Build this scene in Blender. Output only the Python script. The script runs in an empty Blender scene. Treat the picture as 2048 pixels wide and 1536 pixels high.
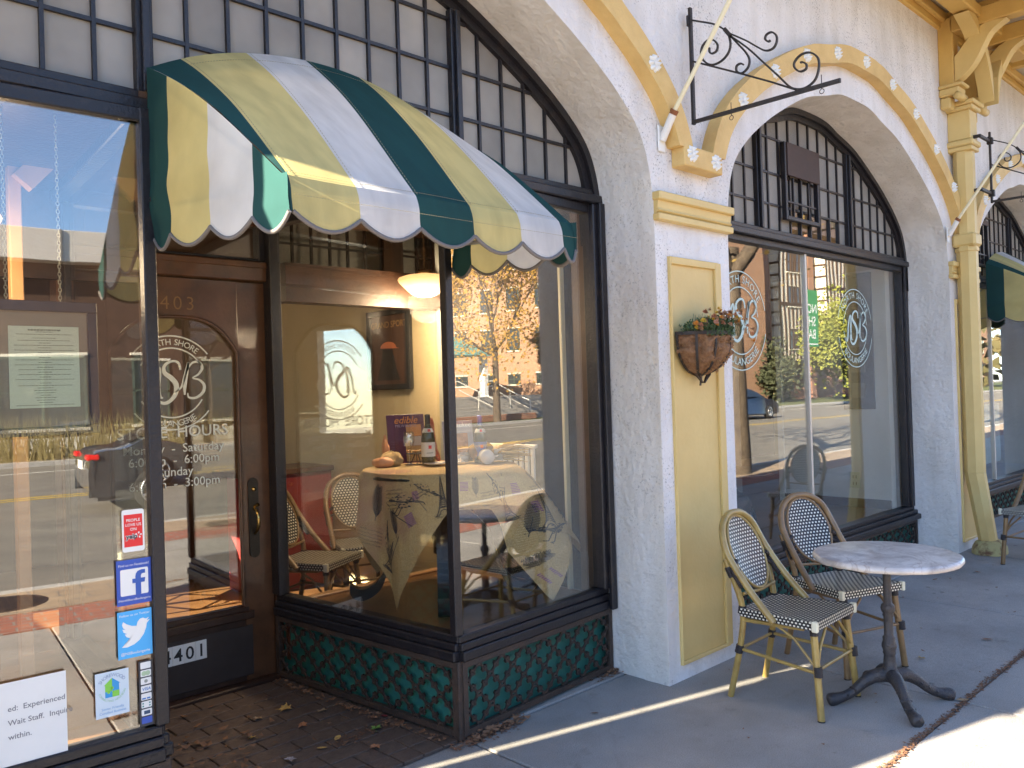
import bpy, bmesh, math, random
from math import sin, cos, pi, radians, sqrt, atan2
from mathutils import Vector, Matrix, noise
random.seed(7)
S = bpy.context.scene
C = S.collection
# ------------------------------------------------------------------ camera
CAM = (0.0, 0.0, 1.6)
F, YAW, PITCH, ROLL = 1660.0, 0.805436, 0.0069875, -0.0320189
def cam_axes():
    f = Vector((cos(YAW)*cos(PITCH), sin(YAW)*cos(PITCH), sin(PITCH)))
    r = Vector((sin(YAW), -cos(YAW), 0)); u = r.cross(f)
    return r*cos(ROLL)+u*sin(ROLL), -r*sin(ROLL)+u*cos(ROLL), f
AX_R, AX_U, AX_F = cam_axes()
cam = bpy.data.cameras.new('camera'); cam.lens = F/2048*36; cam.sensor_width = 36
cam.clip_start = 0.05; cam.clip_end = 3000
co = bpy.data.objects.new('camera', cam); C.objects.link(co)
M4 = Matrix.Identity(4)
for i in range(3):
    M4[i][0] = AX_R[i]; M4[i][1] = AX_U[i]; M4[i][2] = -AX_F[i]; M4[i][3] = CAM[i]
co.matrix_world = M4
S.camera = co
# ------------------------------------------------------------------ light
AZ, EL = radians(15), radians(25)
SUN_FROM = Vector((-cos(AZ)*cos(EL), sin(AZ)*cos(EL), sin(EL)))
w = bpy.data.worlds.new('World'); S.world = w; w.use_nodes = True
nt = w.node_tree; nt.nodes.clear()
sky = nt.nodes.new('ShaderNodeTexSky'); sky.sky_type = 'NISHITA'; sky.sun_disc = False
sky.sun_elevation = EL; sky.sun_rotation = atan2(SUN_FROM.x, SUN_FROM.y)
sky.air_density = .75; sky.dust_density = 0.2; sky.ozone_density = 2.6
bg = nt.nodes.new('ShaderNodeBackground'); bg.inputs[1].default_value = 0.08
wo = nt.nodes.new('ShaderNodeOutputWorld')
nt.links.new(sky.outputs[0], bg.inputs[0]); nt.links.new(bg.outputs[0], wo.inputs[0])
sl = bpy.data.lights.new('sun', 'SUN'); sl.energy = 5.0; sl.angle = radians(0.53); sl.color = (1.0, .86, .66)
so = bpy.data.objects.new('sun', sl); C.objects.link(so)
so.rotation_euler = SUN_FROM.to_track_quat('Z', 'Y').to_euler()
S.view_settings.view_transform = 'Standard'; S.view_settings.look = 'None'
S.view_settings.gamma = 1; S.view_settings.use_curve_mapping = False
S.view_settings.exposure = 3.1
S.cycles.use_denoising = True
S.cycles.max_bounces = 10; S.cycles.diffuse_bounces = 5; S.cycles.transparent_max_bounces = 24
S.cycles.glossy_bounces = 5; S.cycles.sample_clamp_indirect = 6
S.cycles.caustics_reflective = False; S.cycles.caustics_refractive = False
# ------------------------------------------------------------------ materials
MATS = {}
def mat(name, col, rough=.6, metal=0, noise_amt=0.0, nscale=8, bump=0.0, bscale=60, spec=.5, dark=None, trans=0, emit=None, estr=0, coords='Object', detail=6, thr=None, coat=0):
    """plain principled material whose colour drifts between col and dark by noise, with bump grain"""
    if name in MATS: return MATS[name]
    m = bpy.data.materials.new(name); m.use_nodes = True; n = m.node_tree.nodes; L = m.node_tree.links
    b = n['Principled BSDF']; b.inputs['Roughness'].default_value = rough; b.inputs['Metallic'].default_value = metal
    b.inputs['Base Color'].default_value = (*col, 1); b.inputs['Specular IOR Level'].default_value = spec
    b.inputs['Coat Weight'].default_value = coat
    tc = n.new('ShaderNodeTexCoord'); src = tc.outputs[coords]
    if dark is not None or noise_amt:
        d = dark if dark is not None else tuple(c*(1-noise_amt) for c in col)
        t = n.new('ShaderNodeTexNoise'); t.inputs['Scale'].default_value = nscale; t.inputs['Detail'].default_value = detail
        t.inputs['Roughness'].default_value = .62
        L.new(src, t.inputs['Vector'])
        r = n.new('ShaderNodeValToRGB'); lo, hi = thr if thr else (.32, .68)
        r.color_ramp.elements[0].position = lo; r.color_ramp.elements[1].position = hi
        r.color_ramp.elements[0].color = (*d, 1); r.color_ramp.elements[1].color = (*col, 1)
        L.new(t.outputs['Fac'], r.inputs['Fac']); L.new(r.outputs[0], b.inputs['Base Color'])
    if bump:
        t2 = n.new('ShaderNodeTexNoise'); t2.inputs['Scale'].default_value = bscale; t2.inputs['Detail'].default_value = 5
        L.new(src, t2.inputs['Vector'])
        bp = n.new('ShaderNodeBump'); bp.inputs['Strength'].default_value = bump; bp.inputs['Distance'].default_value = .01
        L.new(t2.outputs['Fac'], bp.inputs['Height']); L.new(bp.outputs[0], b.inputs['Normal'])
    if emit:
        b.inputs['Emission Color'].default_value = (*emit, 1); b.inputs['Emission Strength'].default_value = estr
    MATS[name] = m
    return m
def fabric(name, col, trans=.4):
    m = bpy.data.materials.new(name); m.use_nodes = True; n = m.node_tree.nodes; L = m.node_tree.links
    n.clear(); o = n.new('ShaderNodeOutputMaterial'); d = n.new('ShaderNodeBsdfDiffuse'); t = n.new('ShaderNodeBsdfTranslucent')
    mx = n.new('ShaderNodeMixShader'); mx.inputs[0].default_value = trans
    tc = n.new('ShaderNodeTexCoord'); nz = n.new('ShaderNodeTexNoise'); nz.inputs['Scale'].default_value = 7; nz.inputs['Detail'].default_value = 8
    L.new(tc.outputs['Object'], nz.inputs['Vector'])
    r = n.new('ShaderNodeValToRGB'); r.color_ramp.elements[0].position = .3; r.color_ramp.elements[1].position = .62
    r.color_ramp.elements[0].color = (*[c*.78+.012 for c in col], 1); r.color_ramp.elements[1].color = (*[c*.97+.01 for c in col], 1)
    ms_ = n.new('ShaderNodeMapping'); ms_.inputs['Scale'].default_value = (2.2, .5, .6); L.new(tc.outputs['Object'], ms_.inputs[0]); L.new(ms_.outputs[0], nz.inputs['Vector'])
    L.new(nz.outputs['Fac'], r.inputs[0])
    wv = n.new('ShaderNodeTexNoise'); wv.inputs['Scale'].default_value = 420
    L.new(tc.outputs['Object'], wv.inputs['Vector'])
    bp = n.new('ShaderNodeBump'); bp.inputs['Strength'].default_value = .25; bp.inputs['Distance'].default_value = .002
    L.new(wv.outputs['Fac'], bp.inputs['Height'])
    for s in (d, t):
        L.new(r.outputs[0], s.inputs['Color']); L.new(bp.outputs[0], s.inputs['Normal'])
    L.new(d.outputs[0], mx.inputs[1]); L.new(t.outputs[0], mx.inputs[2]); L.new(mx.outputs[0], o.inputs[0])
    return m
def glass_mat(name, f0=.09, tint=(.97, .98, .96), rough=0.0, wob=.0):
    m = bpy.data.materials.new(name); m.use_nodes = True; n = m.node_tree.nodes; L = m.node_tree.links
    n.clear(); o = n.new('ShaderNodeOutputMaterial'); g = n.new('ShaderNodeBsdfGlossy'); t = n.new('ShaderNodeBsdfTransparent')
    g.inputs['Roughness'].default_value = rough; t.inputs['Color'].default_value = (*tint, 1); g.inputs['Color'].default_value = (1, 1, 1, 1)
    ge = n.new('ShaderNodeNewGeometry'); dt = n.new('ShaderNodeVectorMath'); dt.operation = 'DOT_PRODUCT'
    L.new(ge.outputs['Incoming'], dt.inputs[0]); L.new(ge.outputs['True Normal'], dt.inputs[1])
    def mth(op, a, b=None, c=None):
        q = n.new('ShaderNodeMath'); q.operation = op
        for i, x in enumerate((a, b, c)):
            if x is None: continue
            if isinstance(x, (int, float)): q.inputs[i].default_value = x
            else: L.new(x, q.inputs[i])
        return q.outputs[0]
    a = mth('ABSOLUTE', dt.outputs['Value']); b = mth('SUBTRACT', 1.0, a); pw = mth('POWER', b, 5.0)
    fr = mth('MULTIPLY_ADD', pw, 1-f0, f0)
    if wob:
        tc = n.new('ShaderNodeTexCoord'); nz = n.new('ShaderNodeTexNoise'); nz.inputs['Scale'].default_value = 1.6; nz.inputs['Detail'].default_value = 1
        L.new(tc.outputs['Object'], nz.inputs['Vector'])
        bp = n.new('ShaderNodeBump'); bp.inputs['Strength'].default_value = 1; bp.inputs['Distance'].default_value = wob
        L.new(nz.outputs['Fac'], bp.inputs['Height']); L.new(bp.outputs[0], g.inputs['Normal'])
    mx = n.new('ShaderNodeMixShader'); L.new(fr, mx.inputs[0]); L.new(t.outputs[0], mx.inputs[1]); L.new(g.outputs[0], mx.inputs[2])
    L.new(mx.outputs[0], o.inputs[0])
    return m
def stucco_mat(name, col, bs=1.0, fleck=.5, cloc=(0,0,0)):
    m = bpy.data.materials.new(name); m.use_nodes = True; n = m.node_tree.nodes; L = m.node_tree.links
    b = n['Principled BSDF']; b.inputs['Roughness'].default_value = .85; b.inputs['Specular IOR Level'].default_value = .2
    tc = n.new('ShaderNodeTexCoord')
    def nz(scale, det=6, rough=.6):
        q = n.new('ShaderNodeTexNoise'); q.inputs['Scale'].default_value = scale; q.inputs['Detail'].default_value = det; q.inputs['Roughness'].default_value = rough
        L.new(tc.outputs['Object'], q.inputs['Vector']); return q.outputs['Fac']
    def ramp(fac, a, b_, ca, cb):
        r = n.new('ShaderNodeValToRGB'); r.color_ramp.elements[0].position = a; r.color_ramp.elements[1].position = b_
        r.color_ramp.elements[0].color = (*ca, 1); r.color_ramp.elements[1].color = (*cb, 1); L.new(fac, r.inputs[0]); return r.outputs[0]
    base = ramp(nz(1.5, 5), .3, .7, [c*.9 for c in col], col)
    # dirt flecks caught in the trowelled hollows, denser in broad patches
    fl = ramp(nz(70, 3, .7), .375, .44, (0, 0, 0), (1, 1, 1))
    patch = ramp(nz(1.3, 4), .40, .60, (0, 0, 0), (1, 1, 1))
    fine = ramp(nz(11, 4, .6), .42, .58, (.15, .15, .15), (1, 1, 1))
    inv = n.new('ShaderNodeMath'); inv.operation = 'SUBTRACT'; inv.inputs[0].default_value = 1; L.new(fl, inv.inputs[1])
    mu = n.new('ShaderNodeMath'); mu.operation = 'MULTIPLY'; L.new(inv.outputs[0], mu.inputs[0]); L.new(patch, mu.inputs[1])
    mu2 = n.new('ShaderNodeMath'); mu2.operation = 'MULTIPLY'; mu3 = n.new('ShaderNodeMath'); mu3.operation = 'MULTIPLY'; L.new(mu.outputs[0], mu3.inputs[0]); L.new(fine, mu3.inputs[1]); L.new(mu3.outputs[0], mu2.inputs[0]); mu2.inputs[1].default_value = fleck
    mx = n.new('ShaderNodeMix'); mx.data_type = 'RGBA'; L.new(mu2.outputs[0], mx.inputs['Factor']); L.new(base, mx.inputs['A']); mx.inputs['B'].default_value = (.2, .19, .18, 1)
    # broad grime, streaked downwards
    mp = n.new('ShaderNodeMapping'); mp.inputs['Scale'].default_value = (5, 5, .9); L.new(tc.outputs['Object'], mp.inputs[0])
    st = n.new('ShaderNodeTexNoise'); st.inputs['Scale'].default_value = 1.2; st.inputs['Detail'].default_value = 8; L.new(mp.outputs[0], st.inputs['Vector'])
    gr = ramp(st.outputs['Fac'], .36, .6, (.8, .78, .74), (1, 1, 1))
    mm = n.new('ShaderNodeMix'); mm.data_type = 'RGBA'; mm.blend_type = 'MULTIPLY'; mm.inputs['Factor'].default_value = .6
    L.new(mx.outputs['Result'], mm.inputs['A']); L.new(gr, mm.inputs['B']); L.new(mm.outputs['Result'], b.inputs['Base Color'])
    # trowel relief
    v = n.new('ShaderNodeTexVoronoi'); v.feature = 'SMOOTH_F1'; v.inputs['Scale'].default_value = 26
    dst = n.new('ShaderNodeMix'); dst.data_type = 'VECTOR'; dst.inputs['Factor'].default_value = .08
    nn = n.new('ShaderNodeTexNoise'); nn.inputs['Scale'].default_value = 9; L.new(tc.outputs['Object'], nn.inputs['Vector'])
    L.new(tc.outputs['Object'], dst.inputs['A']); L.new(nn.outputs['Color'], dst.inputs['B']); L.new(dst.outputs['Result'], v.inputs['Vector'])
    ad = n.new('ShaderNodeMath'); ad.operation = 'MULTIPLY_ADD'; L.new(nz(38, 6, .7), ad.inputs[0]); ad.inputs[1].default_value = 1.2; L.new(v.outputs['Distance'], ad.inputs[2])
    bp = n.new('ShaderNodeBump'); bp.inputs['Strength'].default_value = .7*bs; bp.inputs['Distance'].default_value = .012
    L.new(ad.outputs[0], bp.inputs['Height']); L.new(bp.outputs[0], b.inputs['Normal'])
    return m
def brick_mat(name, c1, c2, mortar, scale=1.0, bw=.2, bh=.067, coords='Object', rough=.9, ms=.01, rot=None, bump=.4, offset=.5):
    m = bpy.data.materials.new(name); m.use_nodes = True; n = m.node_tree.nodes; L = m.node_tree.links
    b = n['Principled BSDF']; b.inputs['Roughness'].default_value = rough
    tc = n.new('ShaderNodeTexCoord'); mp = n.new('ShaderNodeMapping'); L.new(tc.outputs[coords], mp.inputs[0])
    if rot: mp.inputs['Rotation'].default_value = rot
    k = n.new('ShaderNodeTexBrick'); L.new(mp.outputs[0], k.inputs['Vector'])
    k.inputs['Color1'].default_value = (*c1, 1); k.inputs['Color2'].default_value = (*c2, 1); k.inputs['Mortar'].default_value = (*mortar, 1)
    k.inputs['Scale'].default_value = scale; k.inputs['Brick Width'].default_value = bw; k.inputs['Row Height'].default_value = bh; k.inputs['Mortar Size'].default_value = ms
    k.offset = offset
    L.new(k.outputs['Color'], b.inputs['Base Color'])
    bp = n.new('ShaderNodeBump'); bp.inputs['Strength'].default_value = bump; bp.inputs['Distance'].default_value = .003; bp.invert = True
    L.new(k.outputs['Fac'], bp.inputs['Height']); L.new(bp.outputs[0], b.inputs['Normal'])
    return m
M = {}
M['stucco'] = stucco_mat('stucco_white', (.82, .80, .78), 1.0, .95)
M['stucco_in'] = stucco_mat('stucco_reveal', (.82, .79, .74), .85, .45)
M['gold'] = mat('gold_paint', (.66, .44, .13), .55, dark=(.55, .35, .10), nscale=3, bump=.25, bscale=90)
M['yellow'] = mat('yellow_paint', (.67, .50, .20), .5, dark=(.60, .43, .16), nscale=2.2, bump=.15, bscale=40)
M['goldtrim'] = mat('gold_trim_worn', (.72, .50, .19), .6, dark=(.58, .38, .13), nscale=5, bump=.5, bscale=70)
M['black'] = mat('black_frame_paint', (.012, .011, .014), .42, dark=(.03, .022, .02), nscale=14, bump=.3, bscale=80, thr=(.3, .46))
M['iron'] = mat('black_iron', (.016, .016, .018), .5, .2, dark=(.04, .03, .026), nscale=40, bump=.4, bscale=200)
M['rustiron'] = mat('brown_iron', (.035, .027, .023), .6, .1, dark=(.075, .045, .03), nscale=12, bump=.5, bscale=120)
M['green'] = mat('green_panel', (.035, .19, .145), .5, dark=(.022, .125, .10), nscale=5, bump=.15, bscale=60)
M['wood'] = mat('varnished_wood', (.135, .060, .026), .35, dark=(.06, .027, .013), nscale=6, bump=.1, bscale=40, coat=.3)
M['darkwood'] = mat('dark_wood', (.05, .022, .012), .4, dark=(.022, .011, .007), nscale=9, bump=.2, bscale=60)
M['glass'] = glass_mat('window_glass', .122, wob=.0006)
M['glass_small'] = glass_mat('clear_glass', .06)
def concrete_mat():
    m = bpy.data.materials.new('sidewalk_concrete'); m.use_nodes = True; n = m.node_tree.nodes; L = m.node_tree.links
    b = n['Principled BSDF']; b.inputs['Roughness'].default_value = .88; b.inputs['Specular IOR Level'].default_value = .3
    tc = n.new('ShaderNodeTexCoord')
    def nz(sc, p0, p1, c0, c1, det=6, rough=.6):
        t = n.new('ShaderNodeTexNoise'); t.inputs['Scale'].default_value = sc; t.inputs['Detail'].default_value = det; t.inputs['Roughness'].default_value = rough; L.new(tc.outputs['Object'], t.inputs['Vector'])
        r = n.new('ShaderNodeValToRGB'); r.color_ramp.elements[0].position = p0; r.color_ramp.elements[1].position = p1; r.color_ramp.elements[0].color = (*c0, 1); r.color_ramp.elements[1].color = (*c1, 1); L.new(t.outputs['Fac'], r.inputs[0]); return r.outputs[0]
    def mul(a, b_, f=1.0):
        x = n.new('ShaderNodeMix'); x.data_type = 'RGBA'; x.blend_type = 'MULTIPLY'; x.inputs['Factor'].default_value = f; L.new(a, x.inputs['A']); L.new(b_, x.inputs['B']); return x.outputs['Result']
    c = mul(nz(1.7, .35, .65, (.28, .268, .25), (.37, .352, .33), 9), nz(180, .35, .6, (.72, .72, .72), (1, 1, 1), 3))
    c = mul(c, nz(6, .28, .42, (.70, .68, .66), (1, 1, 1), 8, .7), .8)
    c = mul(c, nz(.55, .38, .5, (.84, .83, .82), (1, 1, 1), 5), 1)
    v = n.new('ShaderNodeTexVoronoi'); v.inputs['Scale'].default_value = 3.2; v.inputs['Randomness'].default_value = 1; L.new(tc.outputs['Object'], v.inputs['Vector'])
    r = n.new('ShaderNodeValToRGB'); r.color_ramp.elements[0].position = .045; r.color_ramp.elements[1].position = .062; r.color_ramp.elements[0].color = (.62, .60, .58, 1); r.color_ramp.elements[1].color = (1, 1, 1, 1); L.new(v.outputs['Distance'], r.inputs[0])
    c = mul(c, r.outputs[0], 1)
    ck = n.new('ShaderNodeTexVoronoi'); ck.feature = 'DISTANCE_TO_EDGE'; ck.inputs['Scale'].default_value = .42
    nzc = n.new('ShaderNodeTexNoise'); nzc.inputs['Scale'].default_value = 2.4; nzc.inputs['Detail'].default_value = 8; L.new(tc.outputs['Object'], nzc.inputs['Vector'])
    mxc = n.new('ShaderNodeMix'); mxc.data_type = 'VECTOR'; mxc.inputs['Factor'].default_value = .28; L.new(tc.outputs['Object'], mxc.inputs['A']); L.new(nzc.outputs['Color'], mxc.inputs['B']); L.new(mxc.outputs['Result'], ck.inputs['Vector'])
    rc = n.new('ShaderNodeValToRGB'); rc.color_ramp.elements[0].position = .0; rc.color_ramp.elements[1].position = .0035; rc.color_ramp.elements[0].color = (.5, .48, .46, 1); rc.color_ramp.elements[1].color = (1, 1, 1, 1); L.new(ck.outputs['Distance'], rc.inputs[0])
    c = mul(c, rc.outputs[0], .12)
    L.new(c, b.inputs['Base Color'])
    t = n.new('ShaderNodeTexNoise'); t.inputs['Scale'].default_value = 230; t.inputs['Detail'].default_value = 5; L.new(tc.outputs['Object'], t.inputs['Vector'])
    bp = n.new('ShaderNodeBump'); bp.inputs['Strength'].default_value = .5; bp.inputs['Distance'].default_value = .006; L.new(t.outputs['Fac'], bp.inputs['Height']); L.new(bp.outputs[0], b.inputs['Normal'])
    return m
M['concrete'] = concrete_mat()
M['asphalt'] = mat('road_asphalt', (.21, .195, .165), .9, dark=(.14, .13, .115), nscale=1.2, bump=.6, bscale=60, detail=9)
M['paver'] = mat('brown_paver', (.125, .085, .062), .6, dark=(.075, .05, .038), nscale=30, bump=.3, bscale=90)
M['mortar'] = mat('grey_mortar', (.20, .18, .16), .9, noise_amt=.3, nscale=12)
M['white'] = mat('white_vinyl', (.8, .8, .76), .5)
M['vinyl'] = mat('pale_vinyl', (.84, .87, .78), .6)
M['paper'] = mat('white_paper', (.78, .78, .74), .7, noise_amt=.04)
M['red'] = mat('red_print', (.75, .03, .03), .5)
M['blue'] = mat('blue_print', (.035, .09, .42), .5)
M['sky'] = mat('skyblue_print', (.07, .42, .80), .5)
M['ink'] = mat('black_ink', (.015, .015, .015), .6)
M['grey_ink'] = mat('grey_ink', (.30, .32, .28), .7)
M['brass'] = mat('aged_brass', (.55, .38, .13), .25, 1.0, noise_amt=.35, nscale=30)
M['fab_g'] = fabric('green_canvas', (.016, .062, .057), .06)
M['fab_y'] = fabric('yellow_canvas', (.78, .67, .29), .45)
M['fab_w'] = fabric('white_canvas', (.80, .79, .76), .42)
M['bind'] = mat('grey_binding', (.15, .135, .125), .9)
M['thread'] = mat('stitch_thread', (.36, .31, .18), .9)
def ribbed():
    m = bpy.data.materials.new('ribbed_obscure_glass'); m.use_nodes = True; n = m.node_tree.nodes; L = m.node_tree.links
    b = n['Principled BSDF']; b.inputs['Roughness'].default_value = .28; b.inputs['Specular IOR Level'].default_value = .35
    tc = n.new('ShaderNodeTexCoord'); oi = n.new('ShaderNodeObjectInfo')
    nz = n.new('ShaderNodeTexNoise'); nz.inputs['Scale'].default_value = 3.5; nz.inputs['Detail'].default_value = 4; L.new(tc.outputs['Object'], nz.inputs['Vector'])
    r = n.new('ShaderNodeValToRGB'); r.color_ramp.elements[0].position = .3; r.color_ramp.elements[1].position = .7
    r.color_ramp.elements[0].color = (.27, .248, .21, 1); r.color_ramp.elements[1].color = (.39, .355, .30, 1); L.new(nz.outputs['Fac'], r.inputs[0])
    hs = n.new('ShaderNodeHueSaturation'); mr = n.new('ShaderNodeMapRange'); mr.inputs['To Min'].default_value = .78; mr.inputs['To Max'].default_value = 1.2
    L.new(oi.outputs['Random'], mr.inputs[0]); L.new(mr.outputs[0], hs.inputs['Value']); L.new(r.outputs[0], hs.inputs['Color']); L.new(hs.outputs[0], b.inputs['Base Color'])
    wv = n.new('ShaderNodeTexWave'); wv.bands_direction = 'X'; wv.inputs['Scale'].default_value = 110; L.new(tc.outputs['Object'], wv.inputs['Vector'])
    bp = n.new('ShaderNodeBump'); bp.inputs['Strength'].default_value = .5; bp.inputs['Distance'].default_value = .003; L.new(wv.outputs['Fac'], bp.inputs['Height'])
    L.new(bp.outputs[0], b.inputs['Normal'])
    return m
M['ribbed'] = ribbed()
# ------------------------------------------------------------------ mesh builder
class MB:
    def __init__(s): s.v = []; s.f = []; s.uv = {}; s.sm = set()
    def add(s, vs, fs, smooth=False):
        o = len(s.v); s.v += [tuple(v) for v in vs]
        for f in fs:
            if smooth: s.sm.add(len(s.f))
            s.f.append([i+o for i in f])
        return s
    def box(s, x0, x1, y0, y1, z0, z1, m=None):
        vs = [(x, y, z) for x in (x0, x1) for y in (y0, y1) for z in (z0, z1)]
        if m is not None: vs = [m @ Vector(v) for v in vs]
        return s.add(vs, [(0, 1, 3, 2), (4, 6, 7, 5), (0, 4, 5, 1), (2, 3, 7, 6), (0, 2, 6, 4), (1, 5, 7, 3)])
    def bevbox(s, x0, x1, y0, y1, z0, z1, b=.004, m=None):
        bm = bmesh.new(); bmesh.ops.create_cube(bm, size=1)
        for v in bm.verts:
            v.co = Vector(((x0+x1)/2+v.co.x*(x1-x0), (y0+y1)/2+v.co.y*(y1-y0), (z0+z1)/2+v.co.z*(z1-z0)))
        bmesh.ops.bevel(bm, geom=bm.edges[:], offset=b, segments=1, affect='EDGES')
        bm.verts.ensure_lookup_table()
        vs = [(m @ v.co) if m is not None else v.co.copy() for v in bm.verts]; s.add(vs, [[v.index for v in f.verts] for f in bm.faces]); bm.free(); return s
    def tube(s, pts, r, n=8, closed=False, caps=True):
        pts = [Vector(p) for p in pts]; N = len(pts); rr = r if isinstance(r, (list, tuple)) else [r]*N
        vs = []; prev = None
        for i, p in enumerate(pts):
            a = pts[(i-1) % N] if (closed or i > 0) else p; b = pts[(i+1) % N] if (closed or i < N-1) else p
            t = (b-a); t = t.normalized() if t.length > 1e-9 else Vector((0, 0, 1))
            if prev is None:
                up = Vector((0, 0, 1)) if abs(t.z) < .9 else Vector((1, 0, 0)); x = t.cross(up).normalized()
            else:
                x = (prev - t*prev.dot(t)); x = x.normalized() if x.length > 1e-6 else t.orthogonal().normalized()
            prev = x; y = t.cross(x)
            for k in range(n):
                a_ = 2*pi*k/n; vs.append(p + (x*cos(a_)+y*sin(a_))*rr[i])
        fs = []
        for i in range(N if closed else N-1):
            j = (i+1) % N
            for k in range(n): fs.append((i*n+k, i*n+(k+1) % n, j*n+(k+1) % n, j*n+k))
        s.add(vs, fs, True)
        if caps and not closed: s.add([vs[k] for k in range(n)], [list(range(n))[::-1]]); s.add([vs[(N-1)*n+k] for k in range(n)], [list(range(n))])
        return s
    def strap(s, pts, wv, th):
        """flat bar along pts: wv = half width vector, th = half thickness vector function or vector"""
        pts = [Vector(p) for p in pts]; wv = Vector(wv); vs = []
        for i, p in enumerate(pts):
            a = pts[max(i-1, 0)]; b = pts[min(i+1, len(pts)-1)]; t = (b-a).normalized(); nn = t.cross(wv).normalized()*th
            vs += [p-wv-nn, p+wv-nn, p+wv+nn, p-wv+nn]
        fs = [(0, 1, 2, 3), tuple(len(vs)-4+k for k in (3, 2, 1, 0))]
        for i in range(len(pts)-1):
            for k in range(4): fs.append((i*4+k, i*4+(k+1) % 4, (i+1)*4+(k+1) % 4, (i+1)*4+k))
        return s.add(vs, fs)
    def lathe(s, prof, c=(0, 0, 0), n=24, a0=0, a1=2*pi, sx=1, sy=1):
        full = abs(a1-a0-2*pi) < 1e-6; m_ = n if full else n+1; vs = []
        for (r, z) in prof:
            for k in range(m_):
                a = a0+(a1-a0)*k/n; vs.append((c[0]+r*cos(a)*sx, c[1]+r*sin(a)*sy, c[2]+z))
        fs = []
        for i in range(len(prof)-1):
            for k in range(n if full else n):
                k2 = (k+1) % m_ if full else k+1
                fs.append((i*m_+k, i*m_+k2, (i+1)*m_+k2, (i+1)*m_+k))
        return s.add(vs, fs, True)
    def prism(s, poly, y0, y1, ax='y'):
        """extrude a 2D polygon (x,z) along y, or (x,y) along z (ax z), or (y,z) along x"""
        n = len(poly)
        def P(a, b, d): return {'y': (a, d, b), 'z': (a, b, d), 'x': (d, a, b)}[ax]
        vs = [P(a, b, y0) for a, b in poly]+[P(a, b, y1) for a, b in poly]
        fs = [list(range(n))[::-1], list(range(n, 2*n))]+[(i, (i+1) % n, n+(i+1) % n, n+i) for i in range(n)]
        return s.add(vs, fs)
    def grid(s, fn, nu, nv, smooth=True):
        vs = [fn(i/nu, j/nv) for i in range(nu+1) for j in range(nv+1)]
        fs = [(i*(nv+1)+j, (i+1)*(nv+1)+j, (i+1)*(nv+1)+j+1, i*(nv+1)+j+1) for i in range(nu) for j in range(nv)]
        return s.add(vs, fs, smooth)
    def mesh(s, name, m, off=(0, 0, 0), uvfn=None, fix=True):
        me = bpy.data.meshes.new(name); o = Vector(off)
        me.from_pydata([tuple(Vector(v)-o) for v in s.v], [], s.f)
        if s.sm:
            sm = [i in s.sm for i in range(len(s.f))]; me.polygons.foreach_set('use_smooth', sm)
        if uvfn:
            uvl = me.uv_layers.new(name='UVMap')
            for pl in me.polygons:
                for li in pl.loop_indices: uvl.data[li].uv = uvfn(me.vertices[me.loops[li].vertex_index].co, pl.normal)
        if m is not None: me.materials.append(m)
        if fix:
            bm = bmesh.new(); bm.from_mesh(me); bmesh.ops.recalc_face_normals(bm, faces=bm.faces); bm.to_mesh(me); bm.free()
        me.update(); return me
    def build(s, name, m, parent=None, world=True, label=None, uvfn=None, fix=True, kind=None):
        off = (0, 0, 0)
        if parent is not None and world: off = wloc(parent)
        o = bpy.data.objects.new(name, s.mesh(name, m, off, uvfn, fix)); C.objects.link(o)
        if parent is not None: o.parent = parent
        if label: o['label'] = label
        if kind: o['kind'] = kind
        return o
def wloc(o):
    v = Vector((0, 0, 0))
    while o is not None: v += Vector(o.location); o = o.parent
    return v
def tag(o, label, cat, group=None, kind=None):
    if label: o['label'] = label
    if cat: o['category'] = cat
    if group: o['group'] = group
    if kind: o['kind'] = kind
    return o
def thing(name, label, cat, loc=(0, 0, 0), rz=0, group=None):
    o = bpy.data.objects.new(name, None); C.objects.link(o); o.location = loc; o.rotation_euler = (0, 0, rz)
    o.empty_display_size = .1
    return tag(o, label, cat, group)
def dup(root, loc, rz, label=None, group=None, scale=None, rot=None):
    def rec(o, par):
        c = o.copy(); C.objects.link(c)
        if par is not None: c.parent = par
        for ch in kids.get(o, []): rec(ch, c)
        return c
    kids = {}
    for o in C.objects:
        if o.parent is not None: kids.setdefault(o.parent, []).append(o)
    r = rec(root, None); r.location = loc; r.rotation_euler = rot if rot else (0, 0, rz)
    if scale: r.scale = scale
    if label: r['label'] = label
    if group: r['group'] = group
    return r
# --------- text as mesh
_tc = {}
def text_geo(s, size=1.0, bold=False, align='CENTER', shear=0, offset=0, sp=1.0):
    key = (s, align, shear, offset, sp)
    if key not in _tc:
        cu = bpy.data.curves.new('t', 'FONT'); cu.body = s; cu.align_x = align; cu.size = 1; cu.shear = shear; cu.offset = offset; cu.resolution_u = 3; cu.space_character = sp
        ob = bpy.data.objects.new('t', cu); C.objects.link(ob); dg = bpy.context.evaluated_depsgraph_get()
        me = bpy.data.meshes.new_from_object(ob.evaluated_get(dg))
        _tc[key] = ([tuple(v.co) for v in me.vertices], [list(p.vertices) for p in me.polygons])
        bpy.data.objects.remove(ob); bpy.data.curves.remove(cu); bpy.data.meshes.remove(me)
    v, f = _tc[key]
    return [(x*size, y*size) for x, y, z in v], f
def text_w(s, size=1, **k):
    v, f = text_geo(s, size, **k)
    return (max(x for x, y in v)-min(x for x, y in v)) if v else size*.3
def put_text(mb, s, o, ux, uz, size, depth=None, **k):
    """write s with baseline origin o, right vector ux, up vector uz"""
    v, f = text_geo(s, size, **k); o = Vector(o); ux = Vector(ux); uz = Vector(uz)
    mb.add([o+ux*x+uz*y for x, y in v], f); return mb
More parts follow.
